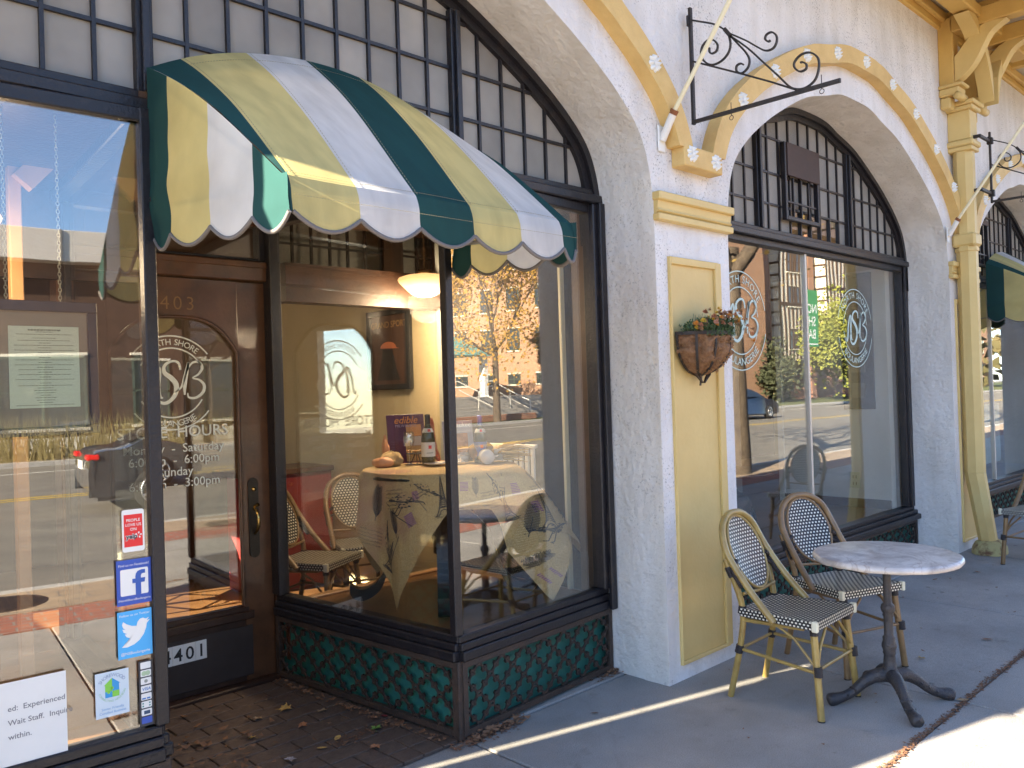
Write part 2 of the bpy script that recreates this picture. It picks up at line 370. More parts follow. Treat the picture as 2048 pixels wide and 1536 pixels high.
def arc_text(mb, s, c, ux, uz, R, size, a_mid, top=True, spread=1.0, ex=1.0, **k):
    """letters on an ellipse (ex = horizontal stretch) round c"""
    adv = [text_w('H'+ch+'H', size)-text_w('HH', size) if ch != ' ' else size*.38 for ch in s]
    adv = [a*spread for a in adv]; tot = sum(adv); pos = -tot/2; c = Vector(c); ux = Vector(ux); uz = Vector(uz)
    for ch, a in zip(s, adv):
        t = (pos+a/2)/R; pos += a
        if ch == ' ': continue
        ang = a_mid - t if top else a_mid + t
        px, pz = R*cos(ang)*ex, R*sin(ang)
        tx, tz = (sin(ang)*ex, -cos(ang)) if top else (-sin(ang)*ex, cos(ang))
        l = math.hypot(tx, tz); tx /= l; tz /= l
        X = ux*tx+uz*tz; Z = -ux*tz+uz*tx
        put_text(mb, ch, c+ux*px+uz*pz, X, Z, size, **k)
def ribbon(mb, pts, wd, o, ux, uz):
    """brush stroke: pts 2D, wd list of widths"""
    o = Vector(o); ux = Vector(ux); uz = Vector(uz); L_, R_ = [], []
    n = len(pts)
    for i, (x, y) in enumerate(pts):
        a = pts[max(i-1, 0)]; b = pts[min(i+1, n-1)]; tx, ty = b[0]-a[0], b[1]-a[1]; l = math.hypot(tx, ty) or 1
        nx, ny = -ty/l, tx/l; h = (wd[i] if isinstance(wd, list) else wd)/2
        L_.append(o+ux*(x+nx*h)+uz*(y+ny*h)); R_.append(o+ux*(x-nx*h)+uz*(y-ny*h))
    mb.add(L_+R_, [(i, i+1, n+i+1, n+i) for i in range(n-1)]); return mb
def cr(pts, sub=6, closed=False):
    """Catmull-Rom through tuples of any dimension"""
    n = len(pts); out = []
    for i in range(n if closed else n-1):
        P = [pts[(i+k) % n] if closed else pts[min(max(i+k, 0), n-1)] for k in (-1, 0, 1, 2)]
        for j in range(sub):
            t = j/sub; out.append(tuple(.5*((2*b)+(-a+c)*t+(2*a-5*b+4*c-d)*t*t+(-a+3*b-3*c+d)*t**3) for a, b, c, d in zip(*P)))
    if not closed: out.append(tuple(pts[-1]))
    return out
UX, UZ = Vector((1, 0, 0)), Vector((0, 0, 1))
def rnd(a, b): return random.uniform(a, b)
def fbm(p, s=1.0, seed=0): return noise.noise(Vector(p)*s+Vector((seed, seed*.7, 0)))
# ================================================================== GROUND
YF, YR = 2.64, 3.05          # facade plane, window plane
gr = MB().grid(lambda u, v: (-150+420*u, 8-190*v, -.42), 1, 1, False).build('ground', M['asphalt']); gr['kind'] = 'structure'
YC = -2.35                   # kerb line
bed = MB().box(-40, 120, YC+.16, 30, -.40, -.02); o = bed.build('sidewalk', M['mortar']); o['kind'] = 'structure'; walk = o
def slab(x0, x1, y0, y1, name='slab', m=None, g=.006, z=0.0):
    b = MB().bevbox(x0+g, x1-g, y0+g, y1-g, -.03, z+rnd(-.002, .001), .006); return b.build(name, m or M['concrete'], walk)
xs = [-6.4, -4.9, -3.4, -1.85, -.3, 1.2, 2.46, 4.38, 6.2, 8.1, 10.0, 11.9, 13.8, 15.7, 17.6, 19.5]
for a, b in zip(xs, xs[1:]):
    for (y0, y1) in ((1.44, 2.94), (-.10, 1.44), (-.75, -.10)):
        if y1 > 2.9:
            # front bay / pier edge
            y1 = 2.94 if a < 3.6 else 2.70
        slab(a, b, y0, y1)
slab(19.5, 90, -.75, 2.7); slab(-30, -6.4, -.75, 2.94)
M['lightconc'] = mat('pale_concrete', (.52, .47, .39), .9, noise_amt=.15, nscale=1.5)
cp = MB().box(-30, -1.9, 2.95, 30, -.03, .0).build('bounce_pavement', M['lightconc'], walk); slab(2.46, 3.66, 2.945, 3.12); slab(4.3, 8.1, 2.705, 3.1)  # unseen pale corner slab, added to bounce sun onto the awning side
slab(8.7, 40, 2.705, 3.1)
# red brick band and lighter tree-lawn paving
bb = MB()
M['redbrick'] = brick_mat('red_paving', (.34, .10, .055), (.26, .08, .05), (.22, .2, .18), 1, .2, .1)
M['lawnpave'] = brick_mat('tan_paving', (.36, .27, .18), (.30, .22, .15), (.2, .17, .14), 1, .4, .2)
o = MB().box(-30, 90, -1.35, -.76, -.03, -.001).build('brick_band', M['redbrick'], walk)
o = MB().box(-30, 90, YC+.16, -1.36, -.03, .002).build('tree_lawn_paving', M['lawnpave'], walk)
kb = MB().bevbox(-40, 120, YC, YC+.155, -.42, .005, .015).build('kerb', mat('kerb_concrete', (.46, .44, .41), .9, noise_amt=.2, nscale=6, bump=.3)); kb['kind'] = 'structure'
road = MB().box(-60, 160, -20.5, YC-.002, -.35, -.13).build('road', M['asphalt']); road['kind'] = 'structure'
ypaint = mat('yellow_road_paint', (.62, .42, .06), .8, noise_amt=.3, nscale=20)
for y in (-11.4, -11.75):
    MB().box(-60, 160, y, y+.12, -.129, -.124).build('yellow_line', ypaint, road)
MB().box(-60, 160, -18.2, -18.08, -.129, -.124).build('white_line', mat('white_road_paint', (.7, .68, .62), .8, noise_amt=.3, nscale=20), road)
mh = thing('manhole_cover', 'round cast iron manhole cover in the kerb strip paving', 'manhole cover', (1.0, -1.78, .003))
MB().lathe([(0, .004), (.30, .004), (.31, .0)], n=28).build('rim', M['rustiron'], mh, world=False)
b = MB()
for i in range(-5, 6):
    for j in range(-5, 6):
        if i*i+j*j < 26: b.box(i*.052-.016, i*.052+.016, j*.052-.016, j*.052+.016, .004, .011)
b.build('tread', M['iron'], mh, world=False)
# debris in the long sidewalk joint + leaf litter
deb = MB()
def chip(b, x, y, z, s, ang=None, tilt=.5):
    a = ang if ang is not None else rnd(0, 6.28); t = rnd(-tilt, tilt)
    p = [(-.5, -.18), (.1, -.3), (.5, 0), (0, .28)]
    b.add([(x+s*(px*cos(a)-py*sin(a)), y+s*(px*sin(a)+py*cos(a)), z+.003+s*abs(t)*abs(px)) for px, py in p], [(0, 1, 2, 3)])
for i in range(3800):
    x = 1.2+8.3*rnd(0, 1)**1.3; chip(deb, x, 1.44+random.gauss(0, .011)+.004*sin(x*7), rnd(-.004, .004), rnd(.007, .024))
for x0, x1, y, n_ in ((2.35, 2.75, 2.9, 260), (2.0, 2.4, 3.35, 120), (3.4, 3.75, 3.0, 90)):
    for i in range(n_): chip(deb, rnd(x0, x1), y+random.gauss(0, .025), .001, rnd(.008, .03))
o = deb.build('joint_debris', mat('dry_debris', (.22, .11, .055), .9, dark=(.10, .05, .03), nscale=60)); tag(o, 'brown leaf crumbs and pine straw packed in the sidewalk joint', 'debris', kind='stuff')
# ---------------- entrance tile floor
ent = MB().box(.95, 2.6, 2.95, 4.55, -.40, -.015).build('entrance_floor', M['mortar']); ent['kind'] = 'structure'
TW, TH = .2245, .117
r = 0; y = 2.958
while y < 4.4:
    x = 1.0 - (TW/2 if r % 2 else 0)
    xr = 2.447-(y-2.95)*.105
    while x < xr:
        x0, x1 = max(x, 1.0), min(x+TW, 2.52)
        if r < 2: segs = [(x0, (x0+x1)/2), ((x0+x1)/2, x1)] if x1-x0 > .15 else [(x0, x1)]
        else: segs = [(x0, x1)]
        for a, b_ in segs:
            if b_-a > .02:
                MB().bevbox(a+.0035, b_-.0035, y+.0035, y+TH-.0035, -.02, rnd(-.0025, .0015), .002).build('paver', M['paver'], ent)
        x += TW
    y += TH; r += 1
# ================================================================== BUILDING
bld = thing('cafe_building', 'white stucco cafe building with arched black windows and gold mouldings', 'building', (0, 2.64, 0))
HALF = 1.845
ARCHC = [1.78, 6.195, 10.6]
_h = [(0, 3.68), (.25, 3.67), (.5, 3.605), (.8, 3.525), (1.17, 3.35), (1.42, 3.205), (1.6, 3.075), (1.73, 2.945), (1.80, 2.80), (1.835, 2.62), (1.845, 2.40)]
_s = cr(_h, 5)
def archz(x, c=0.0, d=0.0):
    """height of the opening (inset by d) at x"""
    u = abs(x-c)
    if d: 
        P = offs(d)
    else: P = _s
    if u >= P[-1][0]: return -1 if u > P[-1][0]+1e-6 else P[-1][1]
    for a, b in zip(P, P[1:]):
        if a[0] <= u <= b[0]: return a[1]+(b[1]-a[1])*(u-a[0])/max(b[0]-a[0], 1e-9)
    return P[-1][1]
_oc = {}
def offs(d):
    """half profile moved inwards (d>0) or outwards (d<0)"""
    if d in _oc: return _oc[d]
    out = []
    for i, p in enumerate(_s):
        a = _s[max(i-1, 0)]; b = _s[min(i+1, len(_s)-1)]; tx, tz = b[0]-a[0], b[1]-a[1]
        if i == 0: tx, tz = 1, 0
        if i == len(_s)-1: tx, tz = 0, -1
        l = math.hypot(tx, tz); nx, nz_ = tz/l, -tx/l     # inward normal
        out.append((p[0]+nx*d, p[1]+nz_*d))
    _oc[d] = out; return out
def full(d, c, zbot):
    P = offs(d); right = [(c+x, z) for x, z in P]+[(c+P[-1][0], zbot)]; left = [(c-x, z) for x, z in P[::-1]]
    return [(c-P[-1][0], zbot)]+left[:-1]+right
# ---- front wall skin: strips between opening profile and top, noise-edged
ZT = 4.76
wb = MB(); X0, X1 = -.80, 16.0
xsamp = set([X0, X1])
for c in ARCHC:
    for x, z in _s: xsamp |= {round(c+x, 5), round(c-x, 5)}
x = X0
while x < X1: xsamp.add(round(x, 5)); x += .35
xsamp = sorted(xsamp)
def low(x, side):
    for c in ARCHC:
        if abs(x-c) < HALF-1e-4: return archz(x, c)
        if abs(abs(x-c)-HALF) < 2e-4:
            if side == (1 if x < c else -1): return _s[-1][1]
            return 0.0
    return 0.0
def jag(x, z): return .006*fbm((x*9, z*9, 0), 1, 3)
for a, b in zip(xsamp, xsamp[1:]):
    if b-a < 1e-4: continue
    za, zb = low(a, 1), low(b, -1)
    nz = 8 if za < .1 else 5
    for k in range(nz):
        t0, t1 = k/nz, (k+1)/nz
        A0, A1, B0, B1 = za+(ZT-za)*t0, za+(ZT-za)*t1, zb+(ZT-zb)*t0, zb+(ZT-zb)*t1
        wb.add([(a, YF, A0), (b, YF, B0), (b, YF, B1), (a, YF, A1)], [(0, 1, 2, 3)])
wb.add([(X0, YF, 0), (X0, YF, ZT), (X0, 3.6, ZT), (X0, 3.6, 0)], [(0, 1, 2, 3)])
wb.build('stucco_wall', M['stucco'], bld, fix=False)
# piers' cores give the wall thickness behind the skin
for a, b in ((-.79, ARCHC[0]-HALF-.012), (ARCHC[0]+HALF+.012, ARCHC[1]-HALF-.012), (ARCHC[1]+HALF+.012, ARCHC[2]-HALF-.012), (ARCHC[2]+HALF+.012, 15.9)):
    MB().box(a, b, YF+.01, YR+.06, 0, ZT-.01).build('pier_core', M['stucco_in'], bld)
for c in ARCHC:     # spandrel core over each arch
    b = MB(); P = full(-.012, c, 2.40); P = [p for p in P]
    for (xa, za), (xb, zb) in zip(P[1:-1], P[2:-1]): 
        if xb-xa > 1e-4: b.add([(xa, YF+.01, za), (xb, YF+.01, zb), (xb, YF+.01, ZT-.01), (xa, YF+.01, ZT-.01), (xa, YR+.06, za), (xb, YR+.06, zb), (xb, YR+.06, ZT-.01), (xa, YR+.06, ZT-.01)], [(0, 1, 2, 3), (7, 6, 5, 4), (0, 4, 5, 1), (2, 6, 7, 3)])
    b.build('spandrel_core', M['stucco_in'], bld)
# reveals (intrados), trowelled surface with real unevenness
for c in ARCHC:
    P = full(0, c, 0.0); path = [P[0]]
    for a, b in zip(P, P[1:]):
        n_ = max(1, int(math.hypot(b[0]-a[0], b[1]-a[1])/.035))
        for k in range(1, n_+1): path.append((a[0]+(b[0]-a[0])*k/n_, a[1]+(b[1]-a[1])*k/n_))
    N = len(path); b = MB(); NV = 12
    def fn(u, v, path=path, N=N, c=c):
        i = min(int(round(u*(N-1))), N-1); x, z = path[i]; y = YF+(YR+.02-YF)*v
        dx, dz = c-x, (2.0-z if z > 2.4 else 0); l = math.hypot(dx, dz) or 1
        q = (.006*fbm((x, y, z), 5, 1)+.004*fbm((x, y, z), 17, 2))*(1 if 0 < v < 1 else .0)
        edge = .012 if v == 0 else 0      # softened arris
        return (x+dx/l*(q-edge*.0), y, z+dz/l*q)
    b.grid(fn, N-1, NV).build('arch_reveal', M['stucco_in'], bld)
# ---- gold label moulding over arches, its rosettes
def mould(c, l_end, r_end, d0=-.20, d1=-.325, y0=YF-.085):
    """band between two outward offsets, ends where z drops to foot"""
    I, O = full(d0, c, 2.86), full(d1, c, 2.80)
    def cut(P, zmin):
        out = []
        for a, b in zip(P, P[1:]):
            if a[1] < zmin <= b[1]: t = (zmin-a[1])/(b[1]-a[1]); out.append((a[0]+(b[0]-a[0])*t, zmin))
            if b[1] >= zmin: out.append(b)
            if a[1] >= zmin > b[1]: t = (zmin-a[1])/(b[1]-a[1]); out.append((a[0]+(b[0]-a[0])*t, zmin))
        return out
    I, O = cut(I, 2.885), cut(O, 2.885)
    n_ = 60
    def res(P):
        L_ = [0]
        for a, b in zip(P, P[1:]): L_.append(L_[-1]+math.hypot(b[0]-a[0], b[1]-a[1]))
        out = []
        for k in range(n_+1):
            s = L_[-1]*k/n_
            for i in range(len(L_)-1):
                if L_[i] <= s <= L_[i+1]+1e-9:
                    t = (s-L_[i])/max(L_[i+1]-L_[i], 1e-9); out.append((P[i][0]+(P[i+1][0]-P[i][0])*t, P[i][1]+(P[i+1][1]-P[i][1])*t)); break
        return out
    I, O = res(I), res(O)
    def rib(I, O, y0, y1):
        b = MB(); vs = []
        for k in range(len(I)):
            j = .0035*fbm((I[k][0], I[k][1], 0), 11, 5); vs += [(I[k][0], y1, I[k][1]+j), (I[k][0], y0, I[k][1]+j), (O[k][0], y0, O[k][1]-j), (O[k][0], y1, O[k][1]-j)]
        fs = []
        for k in range(len(I)-1):
            for q in range(3): fs.append((4*k+q, 4*k+q+1, 4*k+5+q, 4*k+4+q))
        fs += [(0, 1, 2, 3), tuple(len(vs)-4+k for k in (3, 2, 1, 0))]
        return b.add(vs, fs)
    rib(I, O, y0, YF+.002).build('arch_moulding', M['goldtrim'], bld)
    return I, O
def foot(x0, x1, z0=2.785, z1=2.90):
    MB().bevbox(x0, x1, YF-.088, YF+.002, z0, z1, .006).build('moulding_foot', M['goldtrim'], bld)
ros_mesh = None
def rosette(x, z, y=YF-.086):
    global ros_mesh
    if ros_mesh is None:
        b = MB(); n_ = 48; vs = [(0, -.004, 0)]
        for k in range(n_):
            a = 2*pi*k/n_; rr = .036+.012*abs(cos(a*4)); pt_ = abs(cos(a*4)); vs += [(rr*.30*cos(a), -.003-.004*pt_, rr*.30*sin(a)), (rr*.68*cos(a), -.006-.020*pt_, rr*.68*sin(a)), (rr*cos(a), 0, rr*sin(a))]
        fs = []
        for k in range(n_):
            i, j = 1+3*k, 1+3*((k+1) % n_); fs += [(0, i, j), (i, i+1, j+1, j), (i+1, i+2, j+2, j+1)]
        b.add(vs, fs, True); b.add([(.012*cos(2*pi*k/10), -.014, .012*sin(2*pi*k/10)) for k in range(10)]+[(0, -.019, 0)], [(k, (k+1) % 10, 10) for k in range(10)], True)
        ros_mesh = b.mesh('rosette', M['white'])
    o = bpy.data.objects.new('rosette', ros_mesh); C.objects.link(o); o.parent = bld
    o.location = Vector((x, y, z))-wloc(bld); o.rotation_euler = (0, rnd(0, .7), 0)
for ci, c in enumerate(ARCHC):
    I, O = mould(c, 0, 0)
    for k in range(0, 61, 6):
        if k in (0, 60): continue
        mx, mz = (I[k][0]+O[k][0])/2, (I[k][1]+O[k][1])/2
        rosette(mx, mz)
for a, b in ((ARCHC[0], ARCHC[1]), (ARCHC[1], ARCHC[2])):
    l = a+HALF+.175; r = b-HALF-.175
    foot(l, r); rosette(l+.07, 2.855); rosette(r-.07, 2.845)
foot(-.80, ARCHC[0]-HALF-.2)
# ---- piers: trim band, recessed-look panel
for a, b in ((-.80, ARCHC[0]-HALF), (ARCHC[0]+HALF, ARCHC[1]-HALF), (ARCHC[1]+HALF, ARCHC[2]-HALF), (ARCHC[2]+HALF, 13.2)):
    m_ = MB(); x0, x1 = a-.012, b+.004
    m_.bevbox(x0, x1, YF-.05, YF+.004, 2.585, 2.63, .006)
    m_.prism([(YF-.030, 2.585), (YF-.025, 2.545), (YF-.034, 2.53), (YF-.014, 2.515), (YF+.003, 2.515), (YF+.003, 2.585)], x0+.01, x1-.01, 'x')
    m_.bevbox(x0+.002, x1-.004, YF-.042, YF+.003, 2.478, 2.515, .005)
    m_.build('pier_trim', M['yellow'], bld)
    px0, px1, pz0, pz1 = a+.105, b-.105, .085, 2.295
    p = MB(); fw = .035
    p.box(px0, px1, YF-.004, YF+.003, pz0, pz1)
    p.build('pier_panel', M['yellow'], bld)
    q = MB()
    for (u0, u1, w0, w1) in ((px0, px0+.012, pz0, pz1), (px1-.075, px1-.04, pz0, pz1), (px0+.012, px1-.075, pz1-.04, pz1), (px0+.012, px1-.075, pz0, pz0+.02)):
        q.bevbox(u0, u1, YF-.020, YF-.002, w0, w1, .003)
    q.bevbox(px1-.038, px1, YF-.011, YF-.002, pz0, pz1, .003)
    q.build('panel_frame', M['yellow'], bld)
# ---- frieze, soffit, beams
MB().bevbox(-1.25, 16, YF-.03, YF+.02, 4.70, 4.80, .01).build('frieze_board', M['gold'], bld)
MB().bevbox(-1.25, 16, YF-.075, YF-.031, 4.755, 4.84, .01).build('crown_board', M['gold'], bld)
MB().box(-1.3, 16, 1.62, 3.2, 4.87, 5.0).build('soffit', mat('soffit_cream', (.62, .55, .42), .8, noise_amt=.12, nscale=2), bld)
MB().bevbox(-1.3, 16, 1.50, 1.66, 4.70, 5.1, .01).build('eave_fascia', M['gold'], bld)
for x in [3.6+k*.9 for k in range(-5, 14)]:
    if abs(x-8.4) > .3: MB().bevbox(x-.045, x+.045, 1.66, YF-.04, 4.80, 4.868, .006).build('soffit_batten', M['gold'], bld)
rf = MB().add([(-1.35, 1.45, 5.1), (16, 1.45, 5.1), (16, 5.2, 6.6), (-1.35, 5.2, 6.6), (-1.35, 9, 5.1), (16, 9, 5.1)], [(0, 1, 2, 3), (3, 2, 5, 4), (0, 3, 4), (1, 5, 2)])
rf.build('roof', mat('roof_shingle', (.12, .08, .07), .9, noise_amt=.4, nscale=20, bump=.5), bld)
def bracket(x, y0=YF, th=.13):
    """timber eave bracket at right angles to the wall"""
    b = thing_part = MB()
    b.bevbox(x-th/2, x+th/2, y0-.125, y0+.002, 4.13, 4.78, .008)           # wall post
    b.build('bracket_post', M['gold'], bld)
    b = MB().bevbox(x-th/2, x+th/2, y0-.95, y0-.10, 4.64, 4.79, .01); b.build('bracket_arm', M['gold'], bld)
    # S-curved brace
    ctr = cr([(y0-.13, 4.20), (y0-.20, 4.24), (y0-.29, 4.33), (y0-.36, 4.45), (y0-.43, 4.56), (y0-.55, 4.63)], 5)
    inn = cr([(y0-.13, 4.42), (y0-.17, 4.46), (y0-.22, 4.52), (y0-.28, 4.58), (y0-.33, 4.62), (y0-.40, 4.645)], 5)
    MB().prism(ctr+inn[::-1], x-th/2+.012, x+th/2-.012, 'x').build('curved_brace', M['yellow'], bld)
    c_ = MB().bevbox(x-th/2-.02, x+th/2+.02, y0-.17, y0+.002, 4.085, 4.155, .012)
    c_.bevbox(x-th/2-.03, x+th/2+.03, y0-.20, y0+.002, 4.155, 4.185, .008)
    c_.lathe([(0, -th/2-.02), (.035, -th/2-.02), (.035, th/2+.02), (0, th/2+.02)], (0, 0, 0), 12)
    n0 = len(c_.v)-12*4
    for i in range(n0, len(c_.v)):
        px, py, pz = c_.v[i]; c_.v[i] = (x+pz, y0-.155+px, 4.07+py)
    c_.bevbox(x-th/2, x+th/2, y0-.09, y0+.002, 3.98, 4.085, .015)
    c_.build('corbel', M['yellow'], bld)
for x in (8.02, 8.62, 12.45, 13.05): bracket(x)
def side_brace(x, y, s):
    o_ = [(x, 4.05), (x+s*.07, 4.22), (x+s*.20, 4.43), (x+s*.38, 4.58), (x+s*.62, 4.68)]
    i_ = [(x+s*.02, 4.30), (x+s*.08, 4.40), (x+s*.19, 4.55), (x+s*.34, 4.66), (x+s*.46, 4.70)]
    MB().prism(cr(o_, 6)+cr(i_, 6)[::-1], y-.06, y+.06, 'y').build('curved_brace', M['yellow'], bld)
side_brace(8.43, 2.36, 1); side_brace(8.31, 2.36, -1)
MB().bevbox(7.2, 9.4, 2.28, 2.44, 4.70, 4.80, .01).build('bracket_arm', M['gold'], bld)
# ---- window assemblies
JB = .075     # frame face width
def frame_ring(c, parent):
    P0, P1, P2 = full(.002, c, 2.62), full(.045, c, 2.62), full(.085, c, 2.62)
    def ring(A, B, ya, yb, nm):
        b = MB(); vs = []
        for p, q in zip(A, B): vs += [(p[0], ya, p[1]), (q[0], ya, q[1]), (q[0], yb, q[1]), (p[0], yb, p[1])]
        fs = []
        for i in range(len(A)-1):
            for k in range(4): fs.append((4*i+k, 4*i+(k+1) % 4, 4*i+4+(k+1) % 4, 4*i+4+k))
        b.add(vs, fs+[(0, 1, 2, 3), tuple(len(vs)-4+k for k in (3, 2, 1, 0))]).build(nm, M['black'], parent)
    ring(P0, P1, YR-.055, YR+.05, 'arch_frame'); ring(P1, P2, YR-.03, YR+.04, 'arch_frame')
def transom(c, muls, xs_, rows, skip=None):
    """muntined lunette above z 2.70: every pane its own object"""
    T = thing_obj('transom_window', c)
    frame_ring(c, T)
    z0 = 2.70; D = .08
    half = HALF-.075
    MB().bevbox(c-HALF+.003, c+HALF-.003, YR-.07, YR+.05, 2.625, 2.672, .006).bevbox(c-HALF+.003, c+HALF-.003, YR-.045, YR+.045, 2.672, 2.705, .004).build('transom_bar', M['black'], T)
    for x in muls: MB().bevbox(x-.03, x+.03, YR-.04, YR+.03, z0, archz(x, c, D), .004).bevbox(x-.014, x+.014, YR-.06, YR-.0401, z0, archz(x, c, D)-.01, .003).build('mullion', M['black'], T)
    allx = sorted(xs_)
    for x in allx:
        if min(abs(x-m) for m in muls) < .04 or archz(x, c, D) < z0+.03: continue
        MB().box(x-.0072, x+.0072, YR-.018, YR+.012, z0, archz(x, c, D)).build('muntin', M['black'], T)
    for z in rows:
        xa = c-half; 
        pts = [c-half+2*half*k/400 for k in range(401)]; ok = [x for x in pts if archz(x, c, D) > z]
        if ok: MB().box(ok[0], ok[-1], YR-.0165, YR+.0105, z-.0075, z+.0075).build('muntin', M['black'], T)
    ex = [c-half]+[x for x in sorted(set(allx+list(muls)))]+[c+half]; ex = [x for x in ex if c-half <= x <= c+half]
    ez = [z0]+list(rows)+[3.9]
    for a, b in zip(ex, ex[1:]):
        if b-a < .03: continue
        for p, q in zip(ez, ez[1:]):
            top = []
            for k in range(7):
                x = a+(b-a)*k/6; z = min(q, archz(x, c, D) if archz(x, c, D) > 0 else 0)
                if z > p+.004: top.append((x, z))
            if len(top) < 2: continue
            poly = [(top[0][0], p)]+[(top[-1][0], p)]+top[::-1]
            m_ = M['ribbed']
            if skip and skip((a+b)/2, (p+q)/2): m_ = M['glass']
            tl = rnd(-.0015, .0015)
            pb = MB().prism(poly, YR-.003+tl, YR+.003+tl)
            pb.build('pane', m_, T)
    return T
def thing_obj(name, c):
    o = bpy.data.objects.new(name, None); C.objects.link(o); o.parent = bld; o.location = Vector((c, YR, 2.7))-wloc(bld); return o
def thing_at(name, loc, parent=None):
    o = bpy.data.objects.new(name, None); C.objects.link(o); o.parent = parent or bld; o.location = Vector(loc)-wloc(o.parent); return o
rows = [2.925, 3.155, 3.39]
T1 = transom(1.78, [1.13, 2.595], [1.13-.163*k for k in range(1, 7)]+[1.13+.1628*k for k in range(1, 9)]+[2.595+.157*k for k in range(1, 7)], rows)
T2 = transom(6.195, [5.41, 6.87], [5.41-.163*k for k in range(1, 7)]+[5.41+.1622*k for k in range(1, 9)]+[6.87+.157*k for k in range(1, 7)], [2.90, 3.13, 3.39], skip=lambda x, z: 5.9 < x < 6.75 and z < 3.0)
T3 = transom(10.6, [9.82, 11.28], [9.82-.163*k for k in range(1, 7)]+[9.82+.1622*k for k in range(1, 9)]+[11.28+.157*k for k in range(1, 7)], [2.90, 3.13, 3.39], skip=lambda x, z: x < 9.9 and z < 3.0)
# hopper / vent frame with brown board on the middle window
def vent(x0, x1, z0, z1, zb):
    V = thing_at('vent_sash', ((x0+x1)/2, YR-.05, z0))
    b = MB(); y0, y1 = YR-.06, YR-.022; t = .024
    b.bevbox(x0, x0+t, y0, y1, z0, z1, .003).bevbox(x1-t, x1, y0, y1, z0, z1, .003).bevbox(x0+t, x1-t, y0, y1, z0, z0+t*1.3, .003).bevbox(x0+t, x1-t, y0, y1, z1-t, z1, .003).build('sash_frame', M['black'], V)
    MB().bevbox(x0+t+.002, x1+.004, y0-.008, y0+.008, zb, z1-.002, .003).build('board', mat('brown_board', (.045, .02, .014), .6, noise_amt=.3, nscale=20), V)
    m_ = MB()
    for k in range(1, 4): m_.box(x0+t+(x1-x0-2*t)*k/4-.006, x0+t+(x1-x0-2*t)*k/4+.006, y0+.012, y1-.008, z0+.03, zb-.002)
    m_.box(x0+t, x1-t, y0+.013, y1-.009, z0+.135, z0+.147); m_.build('muntin', M['black'], V)
vent(5.75, 6.285, 2.80, 3.38, 3.13); vent(9.9, 10.4, 2.80, 3.33, 3.27)
# ---- bays of the entrance arch
def lattice(p0, p1, z0, z1, nm, parent, proud=.012, flip=1):
    """scalloped iron grille on a green backing between ground points p0 and p1"""
    a, b = Vector((*p0, 0)), Vector((*p1, 0)); L_ = (b-a).length; t = (b-a)/L_; nrm = Vector((t.y, -t.x, 0))*flip
    G = thing_at(nm, tuple((a+b)/2), parent)
    def P(s, z, d=0): return a+t*s+nrm*d+Vector((0, 0, z))
    g = MB(); vs = [P(0, 0, -.03), P(L_, 0, -.03), P(L_, z1, -.03), P(0, z1, -.03), P(0, 0, -.05), P(L_, 0, -.05), P(L_, z1, -.05), P(0, z1, -.05)]
    g.add(vs, [(0, 1, 2, 3), (7, 6, 5, 4), (0, 4, 5, 1), (2, 6, 7, 3), (0, 3, 7, 4), (1, 5, 6, 2)]).build('green_panel', M['green'], G)
    f = MB(); 
    def bar(s0, s1, za, zb, d0, d1):
        q = [P(s, z, d) for s in (s0, s1) for z in (za, zb) for d in (d0, d1)]
        f.add(q, [(0, 1, 3, 2), (4, 6, 7, 5), (0, 4, 5, 1), (2, 3, 7, 6), (0, 2, 6, 4), (1, 5, 7, 3)])
    bar(0, L_, z0, z0+.028, -.002, .022); bar(0, L_, z1-.028, z1, -.002, .022); bar(0, .03, z0+.028, z1-.028, -.002, .022); bar(L_-.03, L_, z0+.028, z1-.028, -.002, .022)
    f.build('grille_frame', M['rustiron'], G)
    n_ = max(3, round((L_-.06)/.168)); cw = (L_-.06)/n_; H_ = z1-z0-.056; nr = 2; ch = H_/nr
    l = MB()
    def arc(cs, cz, rs, rz, a0, a1):
        pts = [(cs+rs*cos(a0+(a1-a0)*k/9), cz+rz*sin(a0+(a1-a0)*k/9)) for k in range(10)]
        pts = [(s, z) for s, z in pts if .02 < s < L_-.02 and z0+.01 < z < z1-.01]
        if len(pts) > 1: l.strap([P(s, z, proud) for s, z in pts], tuple(nrm*.005), .0052)
    # staggered quatrefoils: four lobes each, joined by the crossing diagonals
    for r in range(2*nr+1):
        for k in range(n_+1):
            cs = .03+cw*(k+(.5 if r % 2 else 0)); cz = z0+.028+ch*r/2
            for q in range(4):
                a_ = q*pi/2; R_ = .31
                arc(cs+cos(a_)*cw*.22, cz+sin(a_)*ch*.24, cw*.19, ch*.20, a_-1.9, a_+1.9)
            for sx_ in (-1, 1):
                for sz_ in (-1, 1):
                    s0, s1 = cs+sx_*cw*.17, cs+sx_*cw*.33; zz0, zz1 = cz+sz_*ch*.17, cz+sz_*ch*.33
                    if .03 < min(s0, s1) and max(s0, s1) < L_-.03 and z0+.02 < min(zz0, zz1) and max(zz0, zz1) < z1-.02:
                        l.strap([P(s0, zz0, proud-.004), P(s1, zz1, proud-.004)], tuple(nrm*.0045), .0085)
    l.build('grille', M['rustiron'], G)
    return G
